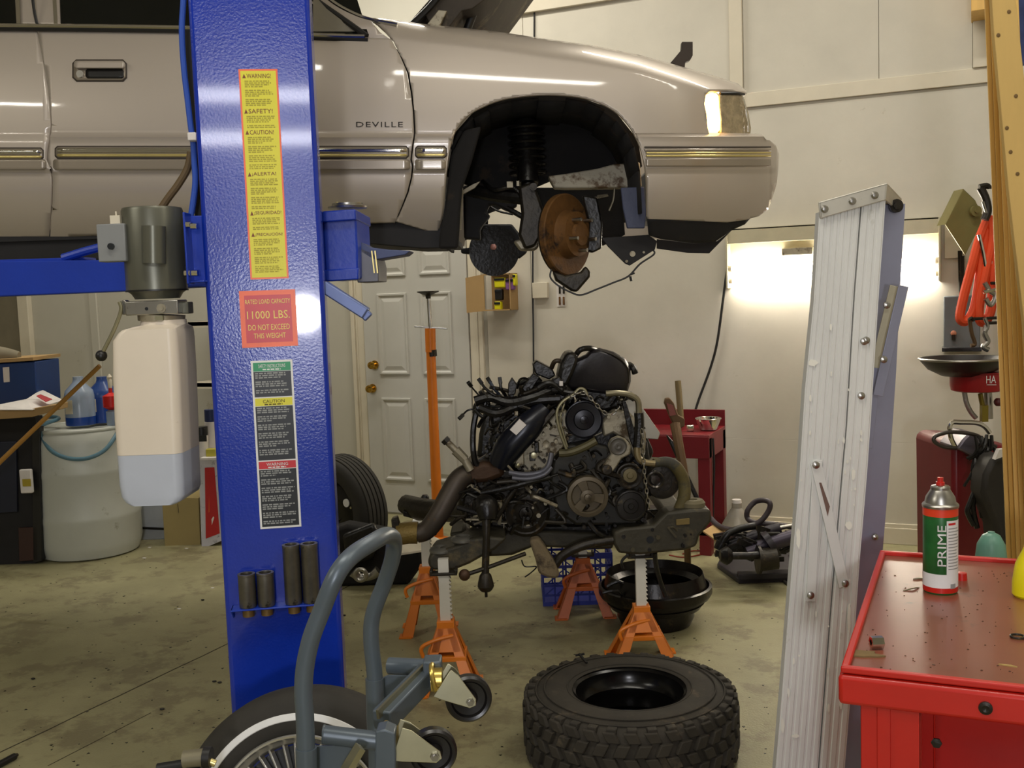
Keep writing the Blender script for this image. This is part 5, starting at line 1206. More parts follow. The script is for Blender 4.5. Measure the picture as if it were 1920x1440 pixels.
# greebles: bolts, bosses and ribs scattered over the castings
def scatter(name, n_, x0, x1, y0, y1, D0, mts, inside, seed):
    r2 = random.Random(seed)
    for mt in mts:
        b = MB(); k = 0
        while k < n_:
            x = r2.uniform(x0, x1); y = r2.uniform(y0, y1)
            if not inside(x, y): continue
            k += 1; d = D0 + r2.uniform(-.02, .05); s = r2.uniform(2.5, 8); c = V(x, y, d)
            if r2.random() < .55: b.cyl(c + FY * .06, c - FY * r2.uniform(0, .02), S(s * .6, d), n=r2.choice((6, 10, 14)))
            elif r2.random() < .5:
                a = r2.uniform(0, pi); e = RX * cos(a) + UZ * sin(a); b.bar(c - e * S(s * 1.6, d), c + e * S(s * 1.6, d), S(s * .5, d), .03, FY)
            else:
                a = r2.uniform(0, pi); b.tube([c - RX * S(s * 2, d) * cos(a), c - FY * .02 + UZ * S(s, d), c + RX * S(s * 2, d) * cos(a) - UZ * S(s, d)], .005, 6, 3)
        o = part(name, b, mt, eng, bevel=.0015); o['kind'] = 'stuff'
inp = lambda P: (lambda x, y: sum(1 for (x0, y0), (x1, y1) in zip(P, P[1:] + P[:1]) if (y0 > y) != (y1 > y) and x < (x1 - x0) * (y - y0) / (y1 - y0) + x0) % 2 == 1)
scatter('small_fittings', 45, 862, 1030, 862, 1000, DE + .06, (G1, G2, CA), inp([(865, 905), (885, 872), (1010, 875), (1028, 930), (1015, 990), (905, 998), (865, 960)]), 1)
scatter('small_fittings', 26, 900, 1060, 740, 860, DE + .02, (G1, G2), inp([(905, 860), (915, 790), (980, 745), (1050, 740), (1010, 790), (940, 870)]), 2)
scatter('small_fittings', 20, 1030, 1215, 830, 985, DE + .06, (G1, G2), inp([(1040, 860), (1100, 830), (1210, 880), (1200, 980), (1050, 975)]), 3)
scatter('small_fittings', 16, 1040, 1220, 735, 860, DE + .08, (G1, CA), inp([(1050, 740), (1190, 745), (1215, 850), (1130, 850), (1050, 850)]), 4)
scatter('small_fittings', 14, 1020, 1180, 985, 1030, DE + .12, (G1, G2), inp([(1010, 985), (1175, 985), (1170, 1025), (1020, 1020)]), 5)
scatter('small_fittings', 30, 1030, 1215, 840, 990, DE + .035, (G1, G2), lambda x, y: hypot(x - 1102, y - 932) > 44, 6)
scatter('small_fittings', 22, 960, 1070, 770, 890, DE + .03, (CA, G1), inp([(965, 868), (1040, 775), (1066, 770), (1062, 835), (1030, 885), (985, 888)]), 7)
scatter('small_fittings', 18, 1000, 1200, 700, 770, DE + .09, (G1, G2), inp([(1000, 722), (1060, 735), (1190, 738), (1180, 765), (1010, 765)]), 8)
scatter('small_fittings', 14, 1150, 1330, 990, 1036, DE - .015, (cr0, G2), inp([(1160, 1000), (1240, 990), (1320, 975), (1300, 1022), (1165, 1036)]), 9)
for i in range(16):
    x = rnd.uniform(1040, 1200); y = rnd.uniform(850, 985)
    etube('loose_hose', [(x, y, DE - .0), (x + rnd.uniform(-25, 25), y + rnd.uniform(5, 25), DE - .02), (x + rnd.uniform(-40, 40), y + rnd.uniform(10, 50), DE)], rnd.choice((.005, .008, .011)), rnd.choice((G1, G2)), 8, 4)
for i in range(22):
    x = rnd.uniform(860, 1000); y = rnd.uniform(880, 985)
    etube('loose_hose', [(x, y, DE - .02), (x + rnd.uniform(-25, 25), y + rnd.uniform(-15, 15), DE - .05), (x + rnd.uniform(-50, 50), y + rnd.uniform(-10, 30), DE - .02)], rnd.choice((.005, .008, .012)), rnd.choice((G1, G2, G2, CA)), 8, 4)
# cradle
cr = mat('cradle_metal', (58, 54, 42), .55, .3, var=.3, scale=8, spot=(88, 78, 54), sscale=6, sth=.58, bump=.15)
ep('cradle_beam', [(1150, 998), (1170, 990), (1225, 985), (1250, 960), (1300, 955), (1332, 955), (1336, 975), (1325, 990), (1312, 1005), (1306, 1025), (1285, 1032), (1200, 1041), (1160, 1038), (1150, 1020)], DE - .02, .12, cr, .012)
disc('cradle_hole', 1219, 1012, DE - .022, 7, [(1, 0), (1, .05), (.02, .05)], M['blk'], 20)
b = MB().lathe(V(1300, 951, DE + .05), UZ, [(.045, 0), (.05, .004), (.05, .022), (.044, .028), (.04, .034), (.018, .034), (.016, .02)], 30); part('cradle_bushing', b, mat('dusty_bushing', (104, 96, 72), .8, var=.2), eng)
ep('cradle_tag', [(1268, 975), (1293, 972), (1293, 983), (1268, 985)], DE - .03, .02, mat('tan_tag', (112, 94, 48), .6, var=.2), .001)
ep('cradle_side', [(860, 1010), (900, 1000), (1010, 996), (1150, 1000), (1150, 1030), (1100, 1030), (1000, 1026), (960, 1042), (880, 1046), (850, 1040)], DE + .1, .1, cr, .012)
ep('cradle_arm', [(802, 1048), (812, 1036), (860, 1022), (880, 1010), (920, 1006), (950, 1010), (930, 1030), (880, 1058), (850, 1070), (812, 1070), (803, 1062)], DE - .12, .22, cr, .012)
for x, y in ((828, 1030), (868, 1010)):
    b = MB().lathe(V(x, y + 6, DE - .08), UZ, [(.044, 0), (.05, .006), (.05, .014), (.042, .022), (.03, .026), (.02, .018), (.004, .018)], 30); part('cradle_bushing', b, mat('bushing_metal', (112, 110, 102), .45, .6, var=.2), eng)
ep('rear_cradle_beam', [(900, 968), (1240, 955), (1240, 985), (900, 1000)], DE + .75, .12, G2, .012)
ep('cradle_side_rail', [(842, 1000), (870, 996), (880, 1010), (850, 1020)], DE + .3, .5, cr, .012); ep('cradle_side_rail', [(1255, 970), (1295, 966), (1296, 990), (1256, 994)], DE + .1, .72, cr, .012)
# far mount with bushing seen left of the pole
b = MB().tube([V(760, 945, DE + 1.0), V(790, 955, DE + .9), V(830, 958, DE + .8), V(880, 960, DE + .6)], [.05, .06, .055, .05], 12, 4); part('far_cradle_arm', b, G1, eng)
b = MB().lathe(V(767, 946, DE + 1.0), UZ, [(.05, -.02), (.055, 0), (.055, .02), (.045, .03), (.02, .03)], 24); part('cradle_bushing', b, G1, eng); part('far_lug', MB().ball(V(797, 934, DE + .95), .022, 10), G2, eng)
ep('far_plate', [(755, 958), (775, 962), (772, 972), (756, 968)], DE + .9, .05, G2, .004); 
# tie rods, drive shaft and lower link
b = MB().cyl(V(912, 1000, DE - .16), V(910, 1076, DE - .16), .014, .016).lathe(V(910, 1074, DE - .16), -UZ, [(.016, 0), (.024, .01), (.032, .04), (.034, .055), (.026, .07), (.02, .076), (.006, .078), (.006, .1)], 20).cyl(V(912, 960, DE - .14), V(912, 1002, DE - .16), .022, .014); part('drive_shaft', b, G1, eng)
b = MB().tube([V(872, 1078, DE - .18), V(920, 1062, DE - .16), V(985, 1038, DE - .1)], .009, 8, 2); tr = part('tie_rod', b, G1, eng); sub('rod_end', MB().ball(V(871, 1078, DE - .18), .024, 14), mat('rusty_end', (78, 56, 40), .5, .4, var=.3), tr)
ep('lower_link', [(992, 1014), (1010, 1010), (1022, 1026), (1040, 1054), (1050, 1078), (1044, 1086), (1028, 1084), (1010, 1076), (1004, 1050)], DE - .04, .07, M['mud'], .012)
etube('steering_rack', [(1040, 1062, DE - .0), (1052, 1044, DE), (1078, 1028, DE), (1110, 1018, DE), (1150, 1012, DE)], [.018, .02, .022, .022, .02], G1, 12)
etube('ground_strap', [(978, 1050, DE), (984, 1062, DE), (1004, 1062, DE), (1004, 1066, DE), (994, 1075, DE), (984, 1082, DE)], .003, G2)
etube('hanging_loom', [(1178, 1040, DE - .04), (1166, 1052, DE - .05), (1168, 1066, DE - .05)], .006, G2); etube('hanging_loom', [(1228, 1036, DE), (1230, 1060, DE + .02), (1238, 1090, DE + .04), (1248, 1118, DE + .04)], .01, G2)
etube('axle_boot', [(900, 940, DE - .1), (912, 950, DE - .13), (914, 975, DE - .15)], [.03, .05, .035], G2, 16)

# ================================================================ four jack stands
orange_w = M['orange']
def stand(label, px, ytop, yhead, yfoot, D, spread, px2=None, rot=YAW, mt=None, colr=True, tall=True):
    mt = mt or orange_w
    base = V(px, yfoot, D); base = Vector((base.x, base.y, 0)); zh = V(px, yhead, D).z; ztop = V(px, ytop, D).z
    t = thing('jack_stand', label, 'jack stand', base, rot, 'jack stands under the engine')
    ex_ = RX * cos(rot - YAW) + FY * sin(rot - YAW); ey = UZ.cross(ex_)
    hw = .032; W_ = S(spread, D) / 2
    # four splayed angle-section legs, joined sheet sides, each leg a part
    for sx in (-1, 1):
        for sy_ in (-1, 1):
            f0 = base + ex_ * sx * W_ + ey * sy_ * W_ * .8; h0 = base + ex_ * sx * hw + ey * sy_ * hw + UZ * zh
            ix, iy = -ex_ * sx, -ey * sy_
            b = MB()
            for d_, e_ in ((ix, iy), (iy, ix)):
                wf, wh_ = .055, .03
                b.prism([f0, f0 + d_ * wf, h0 + d_ * wh_, h0], e_ * .004)
            b.box(f0 + ix * .02 + iy * .02 + UZ * .004, .06, .06, .008, ex_, ey)
            part('leg', b, mt, t, bevel=.001)
    b = MB().box(base + UZ * (zh - .03), .07, .07, .09, ex_, ey); b.box(base + UZ * (zh * .52), .095 + W_ * .5, .09 + W_ * .35, .02, ex_, ey)
    for sy_ in (-1, 1):
        zz = zh * .62; q = lambda sx, z: base + ex_ * sx * (hw + (W_ - hw) * (1 - z / zh)) + ey * sy_ * (hw + (W_ * .8 - hw) * (1 - z / zh)) + UZ * z
        b.prism([q(-.9, zz), q(.9, zz), q(.9, zh), q(-.9, zh)], ey * .004 * -sy_)
    part('head', b, mt, t, bevel=.002)
    b = MB().box(base + UZ * ((zh + ztop) / 2 + .01), .042, .03, ztop - zh + .1, ex_, ey)
    nT = int((ztop - zh) / .018)
    for i in range(nT):
        z = zh + .02 + i * .018; b.prism([base + ex_ * .02 - ey * .012 + UZ * z, base + ex_ * .029 - ey * .012 + UZ * (z + .004), base + ex_ * .02 - ey * .012 + UZ * (z + .014)], ey * .024)
    part('ratchet_bar', b, M['white'], t, bevel=.001)
    b = MB().box(base + UZ * (ztop - .0), .11, .05, .012, ex_, ey); b.box(base + ex_ * .05 + UZ * (ztop + .008), .012, .05, .02, ex_, ey).box(base - ex_ * .05 + UZ * (ztop + .008), .012, .05, .02, ex_, ey); part('saddle', b, G1, t, bevel=.003)
    b = MB().tube([base + ex_ * .03 - ey * .04 + UZ * (zh - .04), base - ex_ * .03 - ey * .05 + UZ * (zh - .05), base - ex_ * .085 - ey * .055 + UZ * (zh - .07), base - ex_ * .1 - ey * .055 + UZ * (zh - .09), base - ex_ * .092 - ey * .055 + UZ * (zh - .12)], .008, 8); part('lock_handle', b, mt, t)
    return t
stand('orange jack stand nearest the tube frame dolly, under the left cradle arm', 842, 1074, 1168, 1308, 4.12, 122)
stand('orange jack stand right behind the mud tyre, holding the cradle hole end', 1205, 1042, 1140, 1250, 4.35, 130)
stand('orange jack stand at the back left under the engine, left of its neighbour', 806, 1000, 1066, 1200, 4.85, 100)
wn = mat('worn_orange', (190, 92, 26), .5, var=.15, spot=(96, 52, 22), sscale=8, sth=.58)
stand('worn brownish orange jack stand at the back right beside the blue crate', 1096, 1040, 1050, 1166, 5.05, 108, mt=wn)
# ================================================================ orange pole stand
q = onz(822, 1014, 0); Dq = (q - CAM).dot(FY); t = thing('pole_stand', 'tall orange pole stand with a screw top in front of the white door', 'pole stand', q, YAW)
lean = (V(803, 620, Dq) - V(822, 1000, Dq)); top_ = V(803, 546, Dq)
P = lambda x, y: V(x, y, Dq)
part('pole', MB().cyl(P(822, 1008), P(807, 640), .034, .03, 24), M['orange'], t)
part('sleeve', MB().cyl(P(807.6, 660), P(806.5, 616), .0335, .034, 24), M['orange'], t); part('tape_band', MB().cyl(P(810.2, 668), P(809.2, 656), .0325, n=24), M['grease'], t)
part('screw', MB().cyl(P(807, 618), P(803, 552), .0125, n=16), M['steel'], t)
b = MB().bar(P(777, 612), P(839, 616), .018, .012); part('tommy_bar', b, M['steel'], t, bevel=.003)
part('saddle', MB().lathe(P(803, 560), UZ, [(.016, 0), (.018, .02), (.05, .034), (.07, .042), (.07, .048), (.02, .046)], 28), M['grease'], t)
part('foot', MB().lathe(q, UZ, [(.09, 0), (.09, .01), (.035, .03), (.034, .05)], 28), M['orange'], t)
# ================================================================ tyres behind the post
def tyre_at(label, c, ax, R, W_, name='car_tyre', groove=True, group=None):
    t = thing(name, label, 'tyre', (c.x, c.y, min(c.z - R * sqrt(max(0, 1 - ax.z ** 2)), c.z)), YAW, group)
    h = W_ / 2
    prof = [(R * .62, -h * .7), (R * .66, -h * .9), (R * .8, -h), (R * .92, -h * .92), (R * .97, -h * .78)]
    k = 5
    for i in range(k):
        u0 = -.74 + i * 1.48 / k; u1 = u0 + 1.48 / k
        prof += [(R, h * (u0 + .03)), (R, h * (u1 - .05)), (R * .975, h * (u1 - .04)), (R * .975, h * (u1 - .0))]
    prof += [(R * .97, h * .78), (R * .92, h * .92), (R * .8, h), (R * .66, h * .9), (R * .62, h * .7), (R * .6, h * .2)]
    b = MB().lathe(c, ax, prof, 64, cap=False); part('carcass', b, M['rubber'], t, smooth=30)
    w = part('wheel', MB().lathe(c, ax, [(R * .63, -h * .8), (R * .6, -h * .7), (R * .55, -h * .4), (R * .54, h * .4), (R * .6, h * .7), (R * .63, h * .8)], 48, cap=False), rimm, t)
    sub('wheel_disc', MB().lathe(c, ax, [(R * .56, 0), (R * .5, h * .1), (R * .4, h * .3), (R * .2, h * .3), (R * .16, h * .15), (.003, h * .15)], 40), rimm, w)
    return t, w
c = V(636, 968, 6.12); c.z = .335
axt = (-FY * cos(radians(38)) - RX * sin(radians(38))).normalized()
t, w = tyre_at('black road tyre standing on edge right behind the blue post', c, axt, .335, .21)
p = V(650, 943, 5.93); sub('hub_emblem', MB().cyl(p, p + axt * .006, .024), M['wht'], w); 
for x, y in ((678, 973), (695, 966), (662, 951)): q = V(x, y, 5.93); sub('wheel_stud', MB().cyl(q, q + axt * .02, .007), M['zinc'], w)
# dark pan-like dolly and drum lying in front of it
t = thing('black_tub', 'low black tub of parts on the floor behind the tube frame dolly', 'tub', Vector((V(690, 1040, 5.7).x, V(690, 1040, 5.7).y, 0)), YAW)
b = MB().poly([(600, 1000), (650, 984), (790, 1008), (792, 1060), (765, 1098), (640, 1100), (606, 1098)], 5.66, .14); part('tub_side', b, M['liner'], t, bevel=.02)
b = MB().poly([(640, 1004), (700, 980), (712, 1004), (700, 1050), (650, 1062)], 5.6, .05); part('dark_casting', b, G2, t, bevel=.02)
t = thing('white_board', 'thin white board lying on the black tub left of the back jack stand', 'board', V(770, 1010, 5.3), YAW)
a = [onz(x, y, .34) for x, y in ((722, 1006), (765, 970), (800, 972), (858, 1006), (840, 1016), (740, 1036))]
a = [onz(x, y, .3) for x, y in ((735, 1034), (752, 1012), (800, 1004), (842, 1024), (800, 1030))]
part('sheet', MB().prism([onz(x, y, .27) for x, y in ((722, 1046), (726, 1020), (806, 1006), (850, 1026), (800, 1034))], UZ * .012), M['trimw'], t, bevel=.002)
q = onz(684, 1080, .0); t = thing('crank_casting', 'bright steel lug casting on the floor behind the tube frame', 'metal part', q, YAW)
b = MB().tube([V(662, 1072, 5.5), V(676, 1082, 5.5), V(696, 1080, 5.5), V(710, 1070, 5.5)], [.03, .022, .022, .03], 12); part('arm', b, M['steel'], t)
part('eye', MB().torus(V(676, 1078, 5.46), -FY, .03, .012), M['steel'], t)
q = onz(800, 975, 0); solo('white_block', MB().box(V(784, 977, 5.7), .06, .04, .02), M['wht'], 'small white block by the exhaust pipe collar', 'block', bevel=.004)
# ================================================================ drain pan, crate
q = onz(1230, 1182, 0); Dq = (q - CAM).dot(FY) + .02; c = V(1230, 1085, Dq); q = Vector((c.x, c.y, 0))
Dm = 4.85; c = V(1228, 1096, Dm); q = Vector((c.x, c.y, 0)); zt = c.z; R = S(108, Dm)
t = thing('drain_pan', 'wide black stepped oil drain pan full of dark oil under the engine', 'drain pan', q, YAW)
b = MB().lathe(q, UZ, [(R * .4, 0), (R * .62, .004), (R * .68, .04), (R * .66, .09), (R * .72, .1), (R * .74, .16), (R * .7, .19), (R * .8, .21), (R * .84, .25), (R * .96, zt - .05), (R * 1.0, zt - .03), (R * 1.0, zt), (R * .95, zt + .004), (R * .94, zt - .02), (R * .86, zt - .07), (R * .8, zt - .1), (R * .02, zt - .1)], 64)
part('pan', b, mat('pan_black', (26, 22, 20), .3, .4, var=.4, spot=(70, 58, 36), sscale=8, sth=.6, bump=.1), t)
part('oil_surface', MB().lathe(q + UZ * (zt - .075), UZ, [(R * .87, 0), (R * .01, .0005)], 48), M['oil'], t)
part('pan_bracket', MB().tube([V(1138, 1100, 4.7), V(1160, 1090, 4.7), V(1176, 1102, 4.7), V(1168, 1116, 4.7), V(1196, 1140, 4.7)], .009, 8, 2).tube([V(1130, 1112, 4.66), V(1158, 1108, 4.66), V(1180, 1130, 4.7)], .007, 8, 2), G2, t)
# milk crate
q = onz(1076, 1106, 0); Dq = (q - CAM).dot(FY); q = Vector((q.x, q.y, 0))
q = Vector((V(1080, 1100, 5.35).x, V(1080, 1100, 5.35).y, 0)); Wc = S(128, 5.35); Hc = V(1080, 1026, 5.35).z
t = thing('milk_crate', 'dark blue plastic milk crate on the floor under the engine', 'crate', q, YAW)
for k in range(4):
    ex_, ey = [(RX, FY), (FY, -RX), (-RX, -FY), (-FY, RX)][k]; b = MB()
    for i in range(7):
        x = -Wc / 2 + Wc * i / 6; b.box(q + ex_ * x - ey * Wc / 2 + UZ * Hc / 2, .009, .008, Hc, ex_, ey)
    for j in range(6): b.box(q - ey * Wc / 2 + UZ * (Hc * j / 5 * .96 + .006), Wc, .008, .012 if 0 < j < 5 else .03, ex_, ey)
    for i in range(6):
        for j in range(1, 4):
            x = -Wc / 2 + Wc * (i + .5) / 6; z = Hc * (j + .5) / 5 * .96; b.bar(q + ex_ * (x - Wc / 12) - ey * Wc / 2 + UZ * (z - Hc / 11), q + ex_ * (x + Wc / 12) - ey * Wc / 2 + UZ * (z + Hc / 11), .006, .006)
    part('side', b, M['crate'], t)
part('bottom', MB().box(q + UZ * .006, Wc, Wc, .01), M['crate'], t)
# ================================================================ red table and things on and around it
TZ = V(1290, 800, 6.3).z
xa = ony(1196, 800, 6.1).x; xb2 = ony(1338, 800, 6.1).x
t = thing('red_bench', 'small red steel bench against the wall behind the engine', 'table', ((xa + xb2) / 2 - .2, 6.2, 0), 0)
y0, y1 = 5.98, 6.42; xa = xb2 - 1.0; zt = onplane(1300, 822, Vector((0, y0, 0)), Y1).z
part('bench_top', MB().wbox((xa, y0, zt), (xb2, y1, zt + .02)), M['reds'], t, bevel=.003)
part('front_apron', MB().wbox((xa, y0 - .005, zt - .12), (xb2, y0 + .006, zt + .012)), M['reds'], t, bevel=.003)
part('back_board', MB().wbox((xa, y1 - .01, zt), (xb2, y1, zt + .12)), M['reds'], t, bevel=.003); part('side_apron', MB().wbox((xb2 - .006, y0, zt - .12), (xb2, y1, zt + .012)), M['reds'], t, bevel=.003)
for x in (xa, xb2 - .07):
    for y in (y0, y1 - .07): part('leg', MB().wbox((x, y, 0), (x + .07, y + .006, zt)).wbox((x + (.064 if x > xa else 0), y, 0), (x + (.07 if x > xa else .006), y + .07, zt)), M['reds'], t, bevel=.002)
part('lower_rail', MB().wbox((xa, y0, .12), (xb2, y0 + .01, .16)), M['reds'], t)
def onbench(px, py=None, y=6.15): 
    p = onplane(px, 800, Vector((0, y, 0)), Y1); return Vector((p.x, y, zt + .021))
q = onbench(1328, y=6.2); t = thing('chrome_bowl', 'shiny metal bowl on the right end of the red bench', 'bowl', q, YAW)
part('bowl', MB().lathe(q, UZ, [(.03, 0), (.05, .004), (.07, .05), (.075, .07), (.071, .07), (.065, .05), (.045, .01), (.002, .008)], 36), M['chrome'], t); part('rim', MB().torus(q + UZ * .07, UZ, .075, .005), M['chrome'], t)
q = onbench(1294, y=6.12); solo('small_gauge', MB().box(q + UZ * .02, .045, .03, .04), M['chrome'], 'small bright clip on the red bench left of the chrome bowl', 'clip', bevel=.008)
q = onbench(1266, y=6.05); t = thing('orange_ball', 'orange ball knob among the dark tools on the red bench', 'knob', q, YAW); part('ball', MB().ball(q + UZ * .03, .018, 16), M['orange'], t); part('stem', MB().cyl(q - UZ * .0, q + UZ * .02, .008), G2, t)
Db = 6.0
t = thing('wooden_handle', 'upright brown wooden handle leaning on the red bench', 'handle', V(1277, 830, 6.25), YAW); part('shaft', MB().cyl(V(1278, 800, 6.35), V(1271, 714, 6.4), .019, .019, 14), mat('old_wood', (104, 88, 52), .6, var=.2), t)  # a loose wooden tool handle
t = thing('pipe_wrench', 'rusty pipe wrench with a long handle leaning behind the alternator hose', 'wrench', Vector((V(1300, 1000, 5.8).x, V(1300, 1000, 5.8).y, 0)), YAW)
part('handle', MB().tube([onz(1290, 1072), V(1287, 975, 5.62), V(1284, 900, 5.65), V(1272, 830, 5.7), V(1266, 795, 5.75)], [.018, .02, .024, .026, .03], 10), mat('rusty_tool', (98, 74, 48), .55, .4, var=.25), t)
part('jaw', MB().poly([(1246, 756), (1248, 747), (1256, 746), (1264, 756), (1272, 778), (1284, 785), (1284, 800), (1268, 806), (1256, 782)], 5.75, .04), MATS['rusty_tool'], t, bevel=.006)
part('jaw_red_paint', MB().poly([(1250, 756), (1262, 760), (1268, 778), (1256, 780)], 5.74, .02), mat('faded_red', (132, 70, 62), .5), t)
t = thing('long_bar', 'long dark pry bar leaning against the red bench leg', 'bar', Vector((V(1320, 960, 5.8).x, V(1320, 960, 5.8).y, 0)), YAW); part('shaft', MB().cyl(V(1315, 952, 5.78), V(1258, 828, 5.85), .014, .012, 10), G2, t); part('tip', MB().cyl(V(1258, 828, 5.85), V(1250, 816, 5.85), .012, .004, 10), G2, t)
for (P_, r, lb) in (([(1326, 826), (1330, 860), (1326, 900), (1324, 935)], .006, 'brown hose hanging from the bench corner, left one'), ([(1332, 824), (1332, 870), (1328, 910), (1326, 950)], .005, 'thin black hose hanging at the bench corner, middle one'), ([(1337, 822), (1339, 870), (1338, 920), (1337, 970)], .006, 'black cable hanging to the floor at the right of the bench')):
    solo('hanging_cable', MB().tube([V(x, y, 6.1 if r > .0055 else 6.08) for x, y in P_], r, 8), M['black'] if 'black' in lb else MATS['brown_hose'], lb, 'cable', 'cables hanging from the bench corner')
q = Vector((V(1382, 980, 6.2).x, V(1382, 980, 6.2).y, 0)); t = thing('clear_jug', 'clear plastic jug with a domed top on the floor against the wall', 'jug', q, YAW)
part('jug_body', MB().lathe(q, UZ, [(.1, 0), (.108, .01), (.108, .1), (.104, .12), (.085, .16), (.045, .23), (.03, .25), (.03, .28), (.02, .285)], 36), M['clear'], t); part('cap', MB().lathe(q + UZ * .28, UZ, [(.03, 0), (.028, .02), (.004, .022)], 20), M['paper'], t)
part('jug_ring', MB().torus(q + UZ * .112, UZ, .106, .004), M['clear'], t)
# hose with a loop
b = MB().tube([V(x, y, d) for x, y, d in ((1333, 972, 5.9), (1348, 986, 5.8), (1372, 993, 5.7), (1400, 990, 5.62), (1425, 978, 5.6), (1440, 960, 5.6), (1444, 945, 5.6), (1434, 938, 5.62), (1416, 941, 5.65), (1402, 957, 5.65), (1402, 972, 5.65), (1416, 980, 5.62), (1450, 983, 5.6), (1492, 990, 5.6), (1530, 1000, 5.6))], .015, 12)
solo('coiled_hose', b, mat('dark_purple_hose', (62, 54, 58), .45), 'dark rubber hose making an upright loop right of the clear jug', 'hose')
# heap of struts and control arms on a black base plate
q = Vector((V(1430, 1050, 5.6).x, V(1430, 1050, 5.6).y, 0)); t = thing('black_ramp', 'flat black plate on the floor carrying the heap of dark parts', 'plate', q, YAW)
part('plate', MB().prism([onz(x, y) for x, y in ((1385, 1095), (1345, 1066), (1352, 1052), (1440, 1040), (1530, 1050), (1530, 1090))], UZ * .03), mat('dark_plate', (46, 42, 48), .5, var=.15), t, bevel=.006)
part('plate_lip', MB().prism([onz(x, y) for x, y in ((1385, 1095), (1382, 1088), (1530, 1082), (1530, 1090))], UZ * .05), MATS['dark_plate'], t, bevel=.003)
DK = mat('dark_strut', (44, 40, 46), .4, .3, var=.3, spot=(90, 80, 66), sscale=14, sth=.6)
def partof(name, label, cat, group, parts_):
    p = parts_[0][1]; q_ = Vector((p[0].x, p[0].y, max(0, min(v.z for v in p)))) ; t = thing(name, label, cat, q_, YAW, group)
    for nm, pts, r, mt, kk in parts_: part(nm, MB().tube(pts, r, 12, kk), mt, t)
    return t
partof('damper_strut', 'long dark shock strut lying across the top of the heap', 'strut', 'loose suspension parts', [('tube', [V(1372, 1022, 5.5), V(1420, 1004, 5.5), V(1462, 990, 5.5)], .035, DK, 1), ('rod', [V(1462, 990, 5.5), V(1492, 984, 5.5)], .012, M['steel'], 1), ('eye', [V(1360, 1030, 5.5), V(1374, 1022, 5.5)], .04, G2, 1)])
partof('damper_strut', 'lower purplish strut lying behind the ladder side of the heap', 'strut', 'loose suspension parts', [('tube', [V(1400, 1036, 5.4), V(1450, 1018, 5.4), V(1494, 1004, 5.4)], .04, mat('purple_strut', (66, 60, 74), .35, .4), 1), ('seat', [V(1440, 1024, 5.36), V(1450, 1018, 5.36)], .075, DK, 1)])
partof('control_arm', 'curved black control arm at the left of the heap of parts', 'control arm', 'loose suspension parts', [('arm', [V(1352, 1020, 5.42), V(1366, 1000, 5.42), V(1392, 990, 5.44), V(1415, 986, 5.45)], .02, G2, 5), ('joint', [V(1348, 1030, 5.42), V(1354, 1016, 5.42)], .03, G2, 1)])
partof('wheel_hub', 'round dark hub at the front of the heap on the black plate', 'hub', 'loose suspension parts', [('drum', [V(1424, 1050, 5.3), V(1456, 1046, 5.3)], .06, G1, 1), ('flange', [V(1420, 1050, 5.3), V(1425, 1050, 5.3)], .075, G1, 1)])
partof('drive_axle', 'black drive shaft with boots along the front of the heap', 'drive shaft', 'loose suspension parts', [('shaft', [V(1350, 1042, 5.28), V(1400, 1042, 5.28), V(1436, 1040, 5.28)], .02, G2, 1), ('boot', [V(1350, 1042, 5.28), V(1362, 1042, 5.28), V(1372, 1042, 5.28)], [.03, .05, .03], G2, 2)])
partof('coil_seat', 'upright rusty knuckle standing in the middle of the heap', 'knuckle', 'loose suspension parts', [('post', [V(1428, 1040, 5.46), V(1426, 1015, 5.48), V(1432, 990, 5.5)], [.04, .03, .045], G1, 3)])
rr = random.Random(5); b = MB()
for i in range(60):
    x = rr.uniform(1352, 1500); y = rr.uniform(1000, 1050); c = V(x, y, 5.45 + rr.uniform(-.1, .15)); a = rr.uniform(-.5, .5)
    b.bar(c - RX * .04 - UZ * .02 * a, c + RX * rr.uniform(.02, .07) + UZ * .06 * a, rr.uniform(.01, .035), rr.uniform(.01, .03))
o_ = solo('scrap_heap', b, G2, 'heap of small greasy suspension scraps on the black plate', 'scrap'); o_['kind'] = 'stuff'
q = onz(1300, 1010, 0)
t = thing('torn_carton', 'flattened brown cardboard behind the engine cradle by the wall', 'cardboard', onz(1350, 1000, 0), YAW); part('sheet', MB().prism([V(x, y, d) for x, y, d in ((1318, 998, 5.7), (1345, 982, 5.9), (1376, 1004, 5.75), (1352, 1022, 5.55))], UZ * .008), M['card'], t)
b = MB().tube([onz(x, y) + UZ * .004 for x, y in ((1255, 1042), (1280, 1046), (1310, 1042), (1322, 1036), (1300, 1034), (1280, 1040))], .004, 6); solo('red_cord', b, mat('red_brown_cord', (140, 44, 24), .5), 'thin red brown cord curled on the floor behind the front right jack stand', 'cord')  # a thin cord on the floor
b = MB().tube([onz(x, y) + UZ * .004 for x, y in ((1312, 1028), (1326, 1025), (1332, 1031), (1318, 1036), (1308, 1032))], .004, 6); solo('dark_wire_loop', b, M['black'], 'small dark wire loop on the floor right of the red cord', 'wire')
b = MB().tube([onz(x, y) + UZ * .008 for x, y in ((1500, 1060), (1476, 1068), (1466, 1082), (1474, 1096), (1500, 1106))], .008, 8); solo('floor_cable', b, mat('grey_cable', (66, 62, 56), .5), 'dark cable curling out from behind the ladder on the floor', 'cable')

